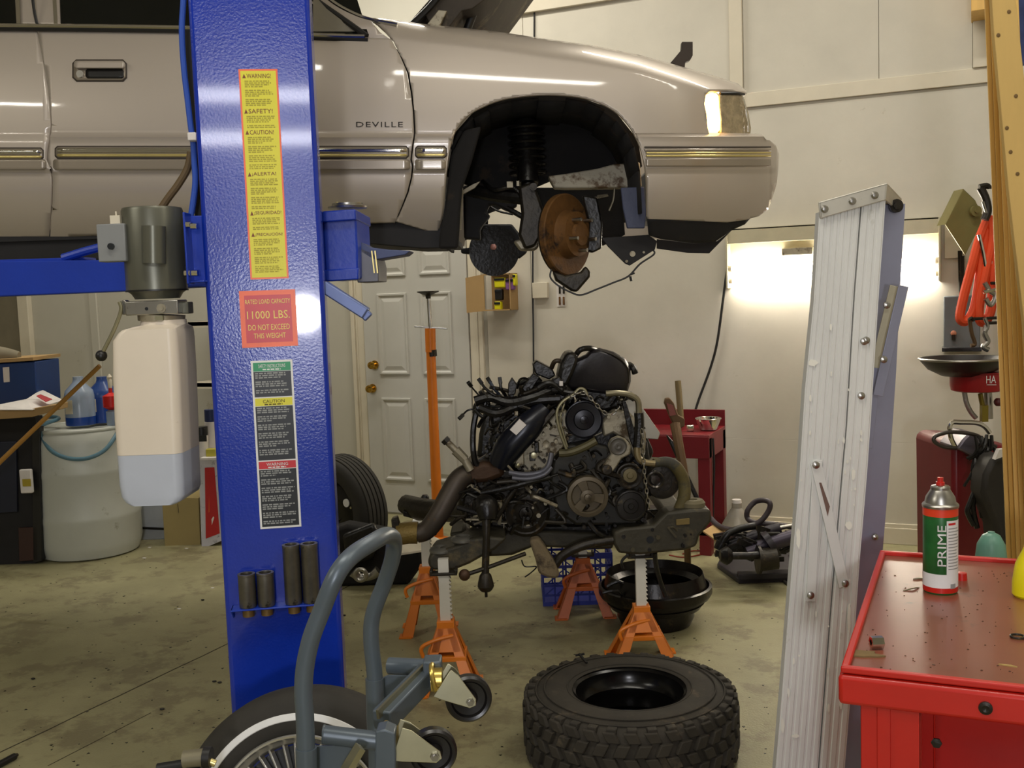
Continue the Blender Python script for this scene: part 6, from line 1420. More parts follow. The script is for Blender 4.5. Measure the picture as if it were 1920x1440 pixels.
# ================================================================ left background
q = onz(170, 1052, 0); Dq = (q - CAM).dot(FY) + .28; q = Vector((V(168, 1000, Dq).x, V(168, 1000, Dq).y, 0)); R = S(95, Dq); Hh = V(160, 800, Dq).z
t = thing('plastic_drum', 'dusty white plastic drum standing left of the lift tank', 'drum', q, YAW)
part('drum_body', MB().lathe(q, UZ, [(R * .86, 0), (R * .93, .01), (R * .97, .05), (R, .09), (R, Hh * .28), (R * 1.012, Hh * .3), (R * 1.012, Hh * .33), (R, Hh * .35), (R, Hh * .64), (R * 1.012, Hh * .66), (R * 1.012, Hh * .69), (R, Hh * .71), (R * .99, Hh * .9), (R * .96, Hh * .97), (R * .9, Hh), (R * .01, Hh)], 56), M['drum'], t)
part('drum_rim', MB().torus(q + UZ * Hh, UZ, R * .9, .014), M['drum'], t)
Dh = Dq - R - .03
b = MB().tube([V(x, y, d) for x, y, d in ((74, 800, Dh + .15), (70, 790, Dh + .3), (90, 782, Dh + .4), (110, 785, Dh + .3), (76, 800, Dh + .1), (82, 825, Dh + .08), (100, 848, Dh + .02), (132, 860, Dh), (165, 859, Dh), (195, 845, Dh + .03), (215, 820, Dh + .1), (226, 795, Dh + .2), (214, 778, Dh + .4))], .013, 10)
solo('hose_loop', b, M['hose'], 'blue grey hose looped over the front of the white drum', 'hose')
TZd = Hh + .015
def ond(px, D_): p = V(px, 790, D_); return Vector((p.x, p.y, TZd))
for px, D_, lb, fl in ((152, Dq - .02, 'pale blue washer fluid jug on the drum, left one', .3), (196, Dq + .1, 'darker blue fluid jug on the drum, behind the red nozzle', .95)):
    q = ond(px, D_); hj = V(px, 706, D_).z - q.z; r = S(27, D_)
    t = thing('fluid_jug', lb, 'jug', q, YAW, 'fluid jugs on the white drum')
    part('jug_body', MB().lathe(q, UZ, [(r * .92, 0), (r, .01), (r, hj * .6), (r * .9, hj * .72), (r * .4, hj * .88), (r * .34, hj * .94), (r * .34, hj), (r * .02, hj)], 32), M['jug'] if fl < .5 else mat('blue_jug', (44, 74, 138), .3), t)
    part('fluid', MB().lathe(q - UZ * .0, UZ, [(r * 1.003, .004), (r * 1.006, .012), (r * 1.006, hj * fl * .6)], 32, cap=False), M['bfluid'], t)
    part('jug_label', MB().box(q + UZ * hj * .4 - FY * r * 1.0 - RX * r * .35, r * .5, .004, hj * .28), M['trimw'], t)
q = ond(211, Dq - .1); t = thing('red_funnel', 'red topped pump bottle on the right side of the drum', 'bottle', q, YAW)
part('bottle', MB().lathe(q, UZ, [(.03, 0), (.036, .01), (.036, .09), (.02, .1)], 24), M['jug'], t); part('funnel', MB().lathe(q + UZ * .1, UZ, [(.02, 0), (.05, .02), (.05, .09), (.03, .1), (.012, .11), (.011, .14)], 24), mat('scarlet', (206, 24, 20), .4), t); part('spout', MB().lathe(q + UZ * .24, UZ, [(.012, 0), (.014, .05), (.008, .06), (.016, .07), (.004, .09)], 16), M['trimw'], t)
# stick crossing in front
t = thing('wooden_stick', 'thin brown wooden stick slanting up across the white drum', 'stick', onz(-90, 960), YAW); part('shaft', MB().cyl(V(-60, 924, 5.6), V(187, 686, 5.5), .0135, .012, 12), M['broom'], t)
# workbench and blue cabinet
Dw = 6.55; a = V(-120, 800, Dw); 
t = thing('work_bench', 'cluttered dark workbench at the left edge of the picture', 'workbench', Vector((V(0, 900, Dw).x, V(0, 900, Dw).y, 0)), YAW)
part('bench_top', MB().prism([V(x, y, Dw - .3) for x, y in ((-200, 776), (60, 766), (112, 757), (112, 768), (60, 782), (-200, 800))], FY * .12).prism([V(x, y, Dw - .18) for x, y in ((-200, 774), (0, 766), (0, 782), (-200, 798))], FY * .6), M['card'], t, bevel=.004)
part('carcass', MB().prism([V(x, y, Dw - .1) for x, y in ((-200, 792), (66, 782), (68, 800), (68, 1056), (-200, 1080))], FY * .1).prism([V(x, y, Dw - .1) for x, y in ((-200, 792), (-60, 790), (-60, 1066), (-200, 1080))], FY * .6), mat('bench_dark', (26, 24, 24), .8, var=.3), t)
for x0, x1, y0, y1, mt in ((-20, 30, 830, 960, 'dusk'), (34, 70, 990, 1050, 'brown')):
    part('drawer_front', MB().prism([V(x, y, Dw - .12) for x, y in ((x0, y0), (x1, y0 - 2), (x1 + 2, y1), (x0 + 2, y1 + 3))], FY * .02), mat('navy_front', (22, 26, 44), .6) if mt == 'dusk' else mat('brown_front', (54, 30, 22), .6), t, bevel=.003)
part('leg', MB().prism([V(x, y, Dw - .12) for x, y in ((60, 800), (74, 800), (78, 1052), (62, 1056))], FY * .06), M['black'], t, bevel=.002)
t = thing('white_bottle', 'small white bottle with a yellow label under the workbench', 'bottle', V(52, 925, 6.4), YAW); part('body', MB().box(V(50, 902, 6.38), .075, .03, .15), M['paper'], t, bevel=.008); part('bottle_label', MB().box(V(50, 905, 6.36), .05, .006, .045), mat('dull_yellow', (170, 150, 40), .5), t)
t = thing('blue_cabinet', 'dark blue metal cabinet standing on the workbench', 'cabinet', V(20, 765, Dw - .05), YAW)
part('body', MB().prism([V(x, y, Dw) for x, y in ((-150, 690), (66, 678), (70, 757), (-150, 766))], FY * .35), M['bluebox'], t, bevel=.006); part('white_label', MB().prism([V(x, y, Dw - .006) for x, y in ((5, 689), (17, 688), (18, 716), (7, 717))], FY * .004), M['paper'], t)
part('top_board', MB().prism([V(x, y, Dw - .03) for x, y in ((-150, 682), (62, 670), (62, 676), (-150, 690))], FY * .4), M['card'], t)
solo('cloth_bundle', MB().tube([V(-60, 672, Dw + .1), V(-10, 664, Dw + .1), V(36, 668, Dw + .1)], [.05, .055, .03], 12), mat('grey_cloth', (132, 124, 104), .9), 'grey cloth bundle lying on top of the blue cabinet', 'cloth')
t = thing('papers', 'loose white papers with a red strip on the workbench corner', 'papers', V(70, 755, Dw - .2), YAW)
part('sheet', MB().prism([V(x, y, d) for x, y, d in ((0, 758, Dw - .28), (50, 748, Dw - .2), (78, 730, Dw + .1), (118, 750, Dw - .1), (60, 768, Dw - .32), (0, 768, Dw - .32))], UZ * -.004), M['paper'], t); part('red_strip', MB().prism([V(x, y, d) for x, y, d in ((68, 743, Dw - .22), (76, 740, Dw - .16), (98, 749, Dw - .2), (86, 754, Dw - .26))], UZ * .003), mat('strip_red', (170, 50, 56), .6), t)
# right of the drum: cartons
Dk = 6.8
t = thing('yellow_carton', 'tan carton on the floor between the drum and the blue post', 'carton', Vector((V(340, 1000, Dk).x, V(340, 1000, Dk).y, 0)), YAW)
part('side', MB().prism([V(x, y, Dk) for x, y in ((303, 930), (372, 934), (376, 1028), (309, 1024))], FY * .3), mat('tan_carton', (158, 140, 90), .75, var=.06), t, bevel=.003)
part('crease', MB().bar(V(333, 945, Dk - .002), V(335, 962, Dk - .002), .003, .002), M['grease'], t)
t = thing('printed_carton', 'open carton printed with red and orange pictures beside the blue post', 'carton', Vector((V(396, 1000, Dk - .1).x, V(396, 1000, Dk - .1).y, 0)), YAW)
b = MB().prism([V(x, y, Dk - .05) for x, y in ((372, 858), (376, 862), (412, 862), (425, 1010), (378, 1030))], FY * .25); part('box_face', b, mat('carton_grey', (196, 194, 200), .6, var=.05, spot=(120, 120, 130), sscale=22, sth=.58), t, bevel=.002)
rr = random.Random(8)
for pts, mt in (([(384, 877), (402, 876), (412, 1000), (386, 1010)], mat('print_red', (176, 22, 22), .5)), ([(384, 880), (391, 878), (393, 960), (386, 962)], mat('print_orange', (196, 84, 24), .5)), ([(395, 965), (404, 940), (406, 944), (399, 972)], M['lor']), ([(390, 985), (400, 968), (404, 974), (394, 1004)], M['paper'])):
    part('printed_picture', MB().prism([V(x, y, Dk - .052 - .001 * rr.random()) for x, y in pts], FY * .001 * -1), mt, t)
t = thing('white_bin', 'white bin between the drum and the tan carton', 'bin', Vector((V(284, 1000, 7.0).x, V(284, 1000, 7.0).y, 0)), YAW)
part('bin_body', MB().prism([V(x, y, 7.0) for x, y in ((262, 920), (308, 920), (310, 1012), (262, 1014))], FY * .3), mat('bin_grey', (172, 176, 180), .5), t, bevel=.01); part('bin_band', MB().prism([V(x, y, 6.99) for x, y in ((262, 988), (309, 990), (309, 994), (262, 992))], FY * .01), G2, t)
# shelf with bottles behind the tank
for yy, lb in ((604, 'white shelf board on the wall just below the motor block'), (718, 'lower white shelf board seen right of the oil tank')):
    a = ony(352, yy, WALLY - .32); c = ony(428, yy, WALLY - .32)
    solo('wall_shelf', MB().wbox((a.x, WALLY - .32, a.z - .03), (c.x, WALLY - .001, a.z)).wbox((a.x, WALLY - .32, a.z - .045), (c.x, WALLY - .3, a.z)), M['trimw'], lb, 'shelf', 'shelves behind the tank')
t = thing('spray_tin', 'white spray tin with a blue cap behind the tank', 'tin', V(392, 848, 6.75), YAW); part('tin', MB().cyl(V(396, 848, 6.75), V(395, 790, 6.75), .04, n=24), M['paper'], t); part('cap', MB().cyl(V(395, 790, 6.75), V(394, 768, 6.75), .038, n=24), mat('navy_cap', (26, 40, 84), .5), t)
t = thing('dark_tin', 'small dark labelled tin in front of the spray tin by the tank', 'tin', V(376, 858, 6.7), YAW); part('tin', MB().cyl(V(379, 860, 6.66), V(378, 816, 6.66), .042, n=24), M['paper'], t); part('lid', MB().cyl(V(378, 816, 6.66), V(377, 800, 6.66), .04, n=24), M['blk'], t); part('dark_print', MB().box(V(380, 822, 6.61), .05, .006, .04), M['blk'], t)
t = thing('yellow_tin', 'small yellow box on the printed carton beside the blue post', 'box', V(398, 856, 6.6), YAW); part('box', MB().box(V(397, 848, 6.62), S(18, 6.6), .05, S(14, 6.6)), mat('dull_yellow2', (186, 176, 60), .5), t, bevel=.003); part('flap', MB().box(V(397, 858, 6.6), S(34, 6.6), .1, S(4, 6.6)), M['paper'], t)

# ================================================================ right hand background
# electrical box
a = ony(1770, 655); c = ony(1838, 553)
t = thing('switch_box', 'grey electrical switch box with a reddish push button on the wall', 'switch box', (a.x, WALLY - .02, a.z), 0)
part('enclosure', MB().wbox((a.x, WALLY - .12, a.z), (c.x, WALLY - .0125, c.z)), M['egrey'], t, bevel=.006); part('bottom_lip', MB().wbox((a.x - .008, WALLY - .13, a.z - .006), (c.x + .008, WALLY - .0125, a.z + .018)), G2, t, bevel=.003)
p = onplane(1788, 625, Vector((0, WALLY - .12, 0)), Y1); part('push_button', MB().lathe(p, -Y1, [(.016, 0), (.015, .012), (.004, .016)], 20), mat('dusty_pink', (186, 120, 92), .5), t); part('button_guard', MB().box(p - UZ * .022 - Y1 * .01, .02, .02, .03, X1, Y1), G1, t)
p = onplane(1796, 583, Vector((0, WALLY - .122, 0)), Y1); part('rating_plate', MB().box(p, .02, .004, .05, X1, Y1), M['paper'], t); part('conduit', MB().cyl(ony(1802, 553, WALLY - .05), ony(1800, 470, WALLY - .05), .012).cyl(ony(1806, 553, WALLY - .05), ony(1805, 480, WALLY - .05), .009), M['grease'], t)
solo('white_plate', MB().wbox((ony(1771, 484).x, WALLY - .03, ony(1800, 484).z), (ony(1808, 410).x, WALLY - .0125, ony(1800, 400).z)), M['trimw'], 'white painted backing plate behind the olive welding mask', 'plate', bevel=.003)
Dr = 5.75
t = thing('welding_mask', 'olive metal welding mask hung by its strap beside the wall lamp', 'mask', V(1810, 480, Dr), YAW)
part('shell', MB().poly([(1806, 354), (1829, 376), (1842, 402), (1838, 424), (1810, 478), (1773, 421)], Dr, .012), M['olive'], t, bevel=.003); part('shell_side', MB().add([V(1806, 354, Dr), V(1829, 376, Dr), V(1829, 376, Dr) + FY * .12, V(1806, 354, Dr) + FY * .12, V(1773, 421, Dr), V(1773, 421, Dr) + FY * .12], [(0, 1, 2, 3), (0, 3, 5, 4)]), M['olive'], t)
p = V(1828, 396, Dr - .01); part('pivot', MB().cyl(p, p - FY * .02, .03).cyl(p, p - FY * .03, .012), M['olive'], t)
part('hook', MB().cyl(p, Vector((p.x, WALLY - .005, p.z)), .008), M['steel'], t)
# straps, clamps hanging
def hang(name, label, cat, pts, r, mt, D, extra=(), grp=None, n=10, fl=None):
    P = [V(x, y, D) for x, y in pts]; t = thing(name, label, cat, P[-1], YAW, grp); part('band' if fl else 'loop', MB().tube(P, r, n, 6), mt, t)
    for nm, e_pts, er, emt in extra: part(nm, MB().tube([V(x, y, D - .01) for x, y in e_pts], er, 8, 3), emt, t)
hang('orange_strap', 'orange strap hanging left of the chains, looped at its bottom', 'strap', [(1852, 410), (1836, 450), (1822, 500), (1806, 560), (1800, 596), (1812, 602), (1826, 580), (1834, 540), (1842, 480), (1852, 430)], .024, M['cloth'], 5.3, (('buckle', [(1842, 470), (1850, 492), (1846, 515)], .012, M['grease']),), 'straps hanging by the lumber')
hang('orange_strap', 'orange strap hanging against the lumber, right one of the two', 'strap', [(1862, 404), (1860, 450), (1850, 500), (1838, 560), (1836, 596), (1846, 604), (1858, 580), (1862, 520), (1866, 450)], .024, M['cloth'], 5.28, (('ratchet', [(1836, 440), (1844, 475), (1850, 505), (1858, 490)], .01, M['chrome']),), 'straps hanging by the lumber')
hang('steel_clamp', 'grey steel clamp hanging above the orange straps', 'clamp', [(1838, 352), (1848, 372), (1852, 395), (1846, 412)], .02, M['grease'], 5.25, (('jaw', [(1836, 350), (1850, 347), (1856, 352)], .012, M['grease']), ('pin', [(1843, 378), (1850, 400)], .008, M['steel'])))
hang('steel_shackle', 'bright steel shackle hanging against the lumber below the clamp', 'shackle', [(1846, 530), (1856, 545), (1866, 555), (1858, 572), (1848, 560)], .012, M['steel'], 5.22, (('pin', [(1844, 548), (1868, 542)], .01, M['chrome']),))
hang('steel_chain_end', 'pale knotted chain end hanging just above the black basin', 'chain', [(1850, 610), (1846, 625), (1852, 640), (1844, 650), (1853, 656)], .014, M['steel'], 5.2, (('hook', [(1846, 596), (1852, 612), (1846, 622)], .009, M['steel']),))
hang('brown_hook', 'brown hook hanging left of the pale chain end', 'hook', [(1818, 600), (1822, 625), (1828, 645), (1820, 648)], .01, MATS['rusty_tool'], 5.2, (('eye', [(1816, 600), (1822, 596), (1826, 602)], .008, G1),))
# rack post that carries the straps, the clamp, the basin and its machine
q = V(1897, 1000, 5.25); q = Vector((q.x, q.y, 0)); t = thing('tool_rack', 'dark steel rack post behind the leaning lumber, carrying straps and basin', 'rack', q, YAW)
part('post', MB().box(q + UZ * 1.1, .05, .05, 2.2), M['grease'], t, bevel=.002); part('foot_plate', MB().box(q + UZ * .006, .3, .3, .012), M['grease'], t)
for px, py, dd in ((1846, 411, 5.31), (1838, 352, 5.27), (1858, 531, 5.24), (1850, 606, 5.22), (1820, 598, 5.22), (1852, 700, 5.12)):
    p = V(px, py, dd); e_ = Vector((q.x, q.y, p.z)); part('rack_arm', MB().cyl(p, e_, .008, n=10), M['grease'], t)
# basin with red pot under, flexible spout, red cabinet
Dz = 5.1
t = thing('wall_basin', 'shallow black basin with a bright rim sticking out from the lumber', 'basin', V(1810, 700, Dz), YAW)
q = V(1806, 672, Dz); rb = S(78, Dz)
part('basin', MB().lathe(q, UZ, [(rb * .5, -S(32, Dz)), (rb * .8, -S(20, Dz)), (rb, -.004), (rb, .004), (rb * .97, .004), (rb * .75, -S(14, Dz)), (.01, -S(20, Dz))], 48), M['black'], t); part('basin_rim', MB().torus(q, UZ, rb, .006, 60, 8), M['steel'], t)
t = thing('red_pot', 'red round machine housing with white letters under the black basin', 'machine', V(1830, 736, Dz), YAW)
q = V(1832, 733, Dz); part('housing', MB().lathe(q, UZ, [(S(40, Dz), 0), (S(46, Dz), .006), (S(48, Dz), .03), (S(48, Dz), S(34, Dz)), (S(50, Dz), S(35, Dz)), (S(50, Dz), S(37, Dz)), (.01, S(38, Dz))], 44), mat('machine_red', (150, 20, 26), .35), t)
lettering('lettering', 'HA', V(1849, 719, Dz - S(48, Dz) - .004), RX, UZ, S(18, Dz), S(14, Dz), M['wht'], t, .001); part('lettering_underline', MB().bar(V(1850, 721.5, Dz - S(48, Dz) - .006), V(1868, 721.5, Dz - S(48, Dz) - .006), .002, .003), M['wht'], t)
part('stem', MB().cyl(V(1852, 736, Dz), V(1854, 785, Dz), .02), M['steel'], t); part('wing_nut', MB().ball(V(1872, 754, Dz - .05), .022, 12), mat('maroon', (80, 30, 26), .5), t)
t = thing('flexible_spout', 'curved braided steel spout below the red machine housing', 'spout', V(1830, 790, Dz), YAW)
part('hose', MB().tube([V(x, y, Dz - .02) for x, y in ((1808, 734), (1812, 755), (1820, 772), (1830, 784))], .012, 12), M['braid'], t); part('tap', MB().tube([V(1838, 738, Dz - .04), V(1842, 760, Dz - .04), V(1848, 785, Dz - .04)], .012, 10).box(V(1845, 775, Dz - .05), .03, .03, .08), mat('brass_green', (134, 120, 44), .4, .5), t)
t = thing('parts_washer', 'tall red steel cabinet under the chrome frame at the right', 'cabinet', Vector((V(1830, 1000, 4.9).x, V(1830, 1000, 4.9).y, 0)), YAW)
part('cabinet_body', MB().prism([V(x, y, 4.75) for x, y in ((1786, 838), (1800, 828), (1900, 836), (1905, 1240), (1790, 1240))], FY * .45), M['reds'], t, bevel=.02); part('cabinet_lid', MB().poly([(1793, 842), (1806, 824), (1818, 812), (1840, 815), (1850, 850), (1834, 862), (1806, 846)], 4.68, .2), mat('grey_lid', (110, 104, 112), .35, .4), t, bevel=.01)
part('chrome_frame', MB().tube([V(x, y, 4.66) for x, y in ((1791, 838), (1783, 820), (1781, 800), (1786, 792), (1800, 792), (1830, 793), (1846, 800), (1856, 812))], .011, 10), M['chrome'], t)
part('black_hose_loop', MB().tube([V(x, y, 4.62) for x, y in ((1794, 840), (1770, 838), (1752, 828), (1754, 818), (1775, 811), (1800, 811), (1830, 816), (1852, 830), (1868, 838))], .009, 10), mat('dark_tube', (58, 52, 46), .35, .4), t)
rr = random.Random(3)
b = MB()
for i in range(26):
    x = rr.uniform(1828, 1868); y = rr.uniform(815, 870); b.tube([V(x, y, 4.6), V(x + rr.uniform(-14, 10), y + rr.uniform(10, 30), 4.58), V(x + rr.uniform(-24, 8), y + rr.uniform(25, 60), 4.6)], rr.uniform(.004, .01), 6, 4)
part('tangled_hoses', b, G2, t)['kind'] = 'stuff'
b = MB()
for (pts) in ([(1850, 850), (1836, 900), (1820, 940), (1814, 960), (1826, 985)], [(1845, 860), (1830, 910), (1824, 950), (1832, 990)], [(1852, 845), (1846, 900), (1840, 950), (1842, 970)]): b.tube([V(x, y, 4.56) for x, y in pts], .012, 8)
part('drooping_hoses', b, G2, t)
t = thing('black_bag', 'black rounded sack hanging between the red cabinet and the lumber', 'sack', Vector((V(1862, 1040, 4.4).x, V(1862, 1040, 4.4).y, 0)), YAW)
part('sack', MB().poly([(1876, 850), (1860, 862), (1846, 890), (1842, 925), (1850, 950), (1866, 990), (1872, 1060), (1890, 1060), (1892, 860)], 4.45, .14), mat('sack_black', (40, 36, 32), .6, var=.2), t, bevel=.03)
part('white_tie', MB().poly([(1866, 862), (1874, 843), (1884, 842), (1882, 856)], 4.42, .03), M['paper'], t)
q = Vector((V(1858, 1100, 3.4).x, V(1858, 1100, 3.4).y, .0)); t = thing('teal_bottle', 'pale teal plastic canister behind the red cart', 'canister', q, YAW); zt2 = V(1860, 998, 3.4).z
part('canister', MB().lathe(q, UZ, [(.045, 0), (.05, .01), (.05, zt2 - .09), (.044, zt2 - .04), (.028, zt2 - .01), (.01, zt2)], 32), M['teal'], t); part('cap', MB().lathe(q + UZ * (zt2 - .004), UZ, [(.012, 0), (.011, .006), (.002, .007)], 16), M['teal'], t)
# ---- lumber leaning at the right
rr = random.Random(6); DLm = 3.6
n = 7
for i in range(n):
    x0t = 1846 + i * 9.2; x0b = 1888 + i * 9.2; w_ = 8.6
    ytop_ = -160; D0 = DLm - i * .035
    pt = lambda x, y: V(x, y, D0)
    yb_ = 514 + 1950 * 1.6 / D0
    sl = (x0b - x0t) / 1050.0
    f = lambda y: x0t + sl * (y)
    b = MB().prism([pt(f(-160), -160), pt(f(-160) + w_, -160), pt(f(yb_) + w_, yb_), pt(f(yb_), yb_)], Y1 * .07)
    q = pt(f(yb_), yb_); t = thing('wood_strip', ['leftmost', 'second', 'third', 'fourth', 'fifth', 'sixth', 'seventh'][i] + ' narrow pine strip from the left in the stack leaning at the right', 'wood strip', (q.x, q.y, 0), YAW, 'narrow strips leaning at the right')
    part('strip', b, mat('lumber_%d' % (i % 3), [(226, 186, 106), (208, 166, 88), (234, 194, 116)][i % 3], .6, var=.1, scale=5, stretch=(6, 6, .5), spot=(150, 108, 50), sscale=3, sth=.62), t, bevel=.0015)
    part('saw_end', MB().prism([pt(f(yb_) + .5, yb_ - 2), pt(f(yb_) + w_ - .5, yb_ - 2), pt(f(yb_) + w_ - .5, yb_ + 1), pt(f(yb_) + .5, yb_ + 1)], Y1 * .068), M['wood'], t)
D0 = 3.1
b = MB().prism([V(x, y, D0) for x, y in ((1850, -160), (1888, -160), (1920, 140), (1990, 900), (2060, 1500), (2000, 1500), (1932, 700), (1892, 360), (1877, 200), (1864, 60))], FY * .02)
q = V(2030, 1500, D0); t = thing('wide_board', 'wide knotty pine board leaning across the narrow strips', 'board', (q.x, q.y, 0), YAW); part('plank', b, M['woodp'], t, bevel=.002)
for x, y in ((1892, 22), (1872, 66), (1888, 240), (1908, 326), (1905, 180), (1895, 285)): p = V(x, y, D0 - .001); part('knot', MB().lathe(p, -FY, [(.006, 0), (.004, .0008), (.001, .001)], 12), mat('knot_brown', (110, 84, 44), .7), t)
a = ony(1821, 44); c = ony(1846, -40); solo('plywood_scrap', MB().wbox((a.x, WALLY - .3, a.z), (c.x + .1, WALLY - .0125, c.z + .3)), M['wood'], 'yellow plywood bracket on the wall at the top right corner', 'bracket', bevel=.003)
solo('blue_bundle', MB().cyl(V(1925, -30, 4.6), Vector((V(1925, -30, 4.6).x, V(1925, -30, 4.6).y, CEIL)), .006).tube([V(1925, -30, 4.6), V(1918, 40, 4.6), V(1922, 120, 4.6)], [.08, .06, .05], 10), mat('rag_blue', (60, 72, 120), .9, var=.4, spot=(150, 80, 40), sscale=6, sth=.6), 'bluish bundle hanging at the top right behind the board', 'bundle')

# ================================================================ tube frame dolly with casters (near bottom)
K = .87                       # the dolly stands clear of the wheel behind it
Dn, Df = 2.25, 2.62
V0 = V; S0 = S
V = lambda x, y, D: V0(x, y, D * K)
S = lambda px, D: S0(px, D * K)
g = M['greyp']
q = V(600, 1600, 2.35); t = thing('tube_dolly', 'blue grey tube frame dolly on two black casters, tipped up in the foreground', 'dolly', (q.x, q.y, 0), YAW)
rt_ = S(18, Dn)
part('handle_frame', MB().tube([V(579, 2145, Dn), V(574, 1440, Dn), V(569, 1290, Dn), V(580, 1210, Dn), V(603, 1145, Dn), V(630, 1080, Dn), V(660, 1042, Dn + .04), V(700, 1016, Dn + .12), V(724, 1004, Dn + .2), V(738, 1012, Dn + .28), V(736, 1045, Dn + .33), V(722, 1090, Dn + .36), V(700, 1150, Dn + .37), V(696, 1200, Dn + .37), V(704, 1290, Dn + .37), V(706, 1460, Dn + .37), V(712, 1905, Dn + .37)], .0178, 20, 6), g, t)
part('leg_sleeve', MB().cyl(V(702, 1272, Df), V(706, 1400, Df), .0205, n=24), g, t); part('leg_sleeve', MB().cyl(V(574, 1402, Dn), V(577, 1560, Dn), .0205, n=24), g, t)
part('cross_tube', MB().cyl(V(606, 1377, 2.3), V(708, 1389, 2.3), S(18, 2.3), n=24), g, t); part('tube_end', MB().torus(V(608, 1377, 2.3), RX, S(17, 2.3), .002), g, t)
part('cross_tube', MB().cyl(V(730, 1248, 2.7), V(812, 1252, 2.66), S(16, 2.7), n=24), g, t)
part('side_plate', MB().poly([(712, 1274), (728, 1266), (812, 1268), (790, 1290), (740, 1340), (714, 1340)], 2.66, .006), g, t, bevel=.001)
part('side_plate', MB().poly([(572, 1402), (690, 1392), (676, 1420), (650, 1448), (640, 1560), (574, 1560)], 2.3, .006), g, t, bevel=.001)
part('channel_beam', MB().bar(V(716, 1352, 2.4), V(804, 1262, 2.62), .044, .044), g, t, bevel=.004); part('beam_lip', MB().bar(V(708, 1340, 2.38), V(796, 1252, 2.6), .006, .02), M['zinc'], t)
part('diagonal_strut', MB().bar(V(640, 1460, 2.2), V(676, 1400, 2.22), .03, .012), M['zinc'], t)
part('caster_bracket', MB().poly([(704, 1372), (722, 1368), (740, 1376), (742, 1420), (738, 1560), (700, 1560)], 2.25, .045), g, t, bevel=.003)
def caster(wx, wy, D, fx, fy, r):
    c = V(wx, wy, D); ax = (-FY + RX * .18 + UZ * .05).normalized(); R = S(r, D)
    wl_ = part('caster_wheel', MB().lathe(c - ax * .016, ax, [(R * .2, 0), (R * .9, 0), (R, .006), (R, .026), (R * .9, .032), (R * .78, .03), (R * .7, .024), (R * .4, .022), (R * .3, .034), (R * .08, .036)], 44), mat('caster_black', (26, 24, 24), .3, .1, var=.2), t)
    f = V(fx, fy, D)
    d = (c - f); 
    for o_ in (.024, -.024):
        b = MB(); u = d.normalized(); s_ = u.cross(ax).normalized()
        n0 = f + ax * o_; n1 = c + ax * o_
        b.prism([n0 - s_ * .034, n0 + s_ * .034 , n0 + s_ * .03 + u * .02, n1 + s_ * .012 + u * .008, n1 + u * .016, n1 - s_ * .012 + u * .008, n0 - s_ * .034 + u * .02], ax * .003)
        part('caster_fork', b, M['zinc'], t, bevel=.0012)
    part('axle_bolt', MB().cyl(c + ax * .034, c + ax * .026, .009, n=6).cyl(c - ax * .03, c + ax * .038, .005), M['steel'], t)
    u = (c - f).normalized(); hor = -RX
    part('swivel_race', MB().torus(f - u * .006 - RX * .008, RX + UZ * .2, .03, .0055, 36, 10).cyl(f - RX * .02, f + RX * .004, .026, n=28), mat('yellow_zinc', (206, 180, 96), .3, .9), t)
caster(878, 1308, 2.55, 826, 1274, 45)
caster(812, 1408, 2.3, 742, 1386, 46)
part('caster_stem', MB().box(V(812, 1258, 2.6), .04, .05, .06), g, t, bevel=.004)
V = V0; S = S0
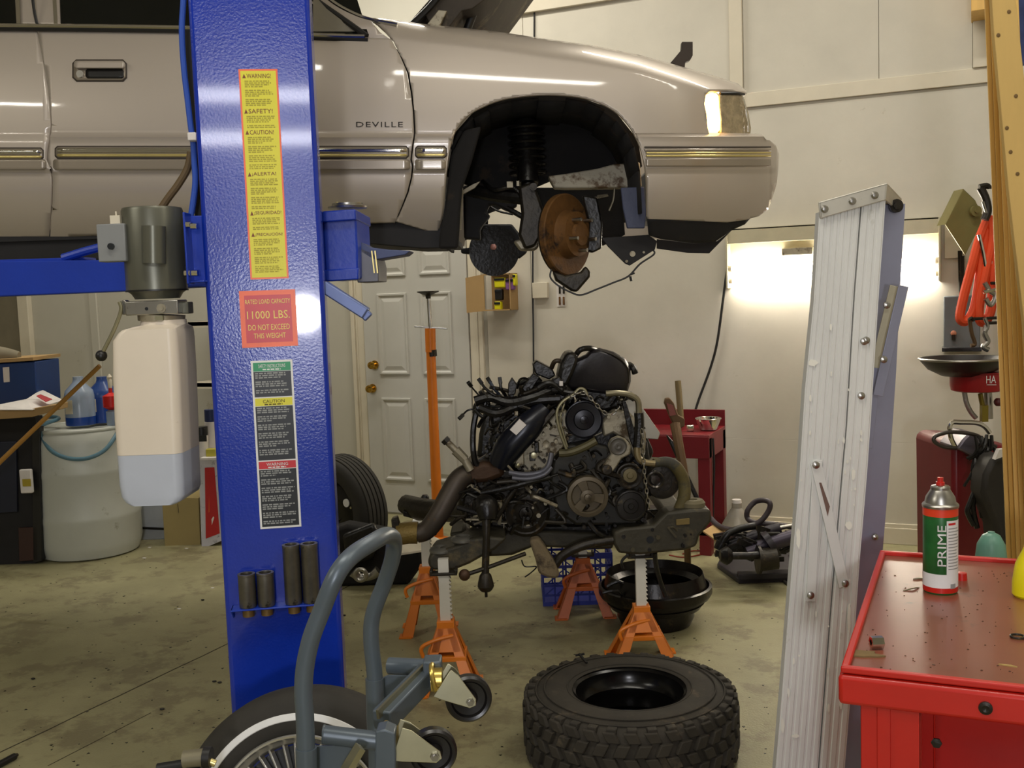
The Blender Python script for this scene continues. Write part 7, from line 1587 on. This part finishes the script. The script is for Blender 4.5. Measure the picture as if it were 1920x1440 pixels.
# canister lying at the bottom left
Dm = 2.2
t = thing('jack_grip', 'tan and black jack handle grip poking up in front of the whitewall wheel', 'handle', (V(350, 1440, Dm).x, V(350, 1440, Dm).y, 0), YAW)
part('tan_sleeve', MB().cyl(V(345, 1424, Dm), V(384, 1420, Dm), S(17, Dm), n=28), mat('tan_metal', (132, 126, 104), .4, .5, var=.15), t); part('black_collar', MB().cyl(V(382, 1420, Dm), V(396, 1420, Dm), S(20, Dm), n=28), M['black'], t); part('black_grip', MB().cyl(V(296, 1442, Dm), V(346, 1434, Dm), S(11, Dm), n=20), M['black'], t); part('pin', MB().cyl(V(394, 1428, Dm), V(404, 1432, Dm), .008), M['gold'], t)
part('support_post', MB().bar(V(365, 1436, Dm), V(366, 2200, Dm), .03, .03, FY), M['black'], t)
t = thing('black_tool_end', 'short black tool end at the bottom left corner of the floor', 'tool', onz(10, 1436), YAW); part('grip', MB().cyl(onz(-20, 1450) + UZ * .012, onz(28, 1424) + UZ * .012, .012, n=14), M['black'], t); part('tip', MB().cyl(onz(28, 1424) + UZ * .012, onz(33, 1421) + UZ * .012, .009, .006, 14), M['grease'], t)
# scraps on the floor
for (x, y, s, lb) in ((266, 1047, .016, 'white paper scrap on the floor nearest the drum'), (277, 1027, .014, 'pale scrap on the floor by the white bin'), (346, 1029, .014, 'pale scrap on the floor under the tan carton'), (395, 1103, .012, 'pale scrap on the floor just left of the blue post'), (332, 1142, .012, 'pale scrap on the floor lower left of the post')):
    p = onz(x, y); solo('paper_scrap', MB().prism([p, p + X1 * s * 1.6, p + X1 * s * 1.4 + Y1 * s, p + Y1 * s * .8], UZ * .003), M['paper'], lb, 'scrap', 'paper scraps on the floor')
for (x, y, lb) in ((380, 1126, 'dark bolt on the floor left of the blue post'), (402, 1279, 'dark pebble on the floor beside the post foot'), (412, 1281, 'small dark pebble touching the post edge'), (645, 1155, 'black pebble on the floor right of the post'), (62, 1274, 'dark crumb on the floor at the far left'), (304, 1331, 'dark crumb on the floor left of the whitewall wheel')):
    p = onz(x, y); solo('floor_crumb', MB().ball(p + UZ * .004, .007, 8, (1.5, 1, .6)), G2, lb, 'crumb', 'dark crumbs on the floor')
rr = random.Random(12); b = MB()
for i in range(420):
    p = onz(rr.uniform(0, 1600), rr.uniform(1040, 1440)); s = rr.uniform(.002, .007); b.prism([p + X1 * s * cos(k * 2 + i) + Y1 * s * sin(k * 2 + i) for k in range(3)], UZ * .0015)
o_ = structure('floor_grit', b, G2, parent=floor, smooth=0); o_['kind'] = 'stuff'
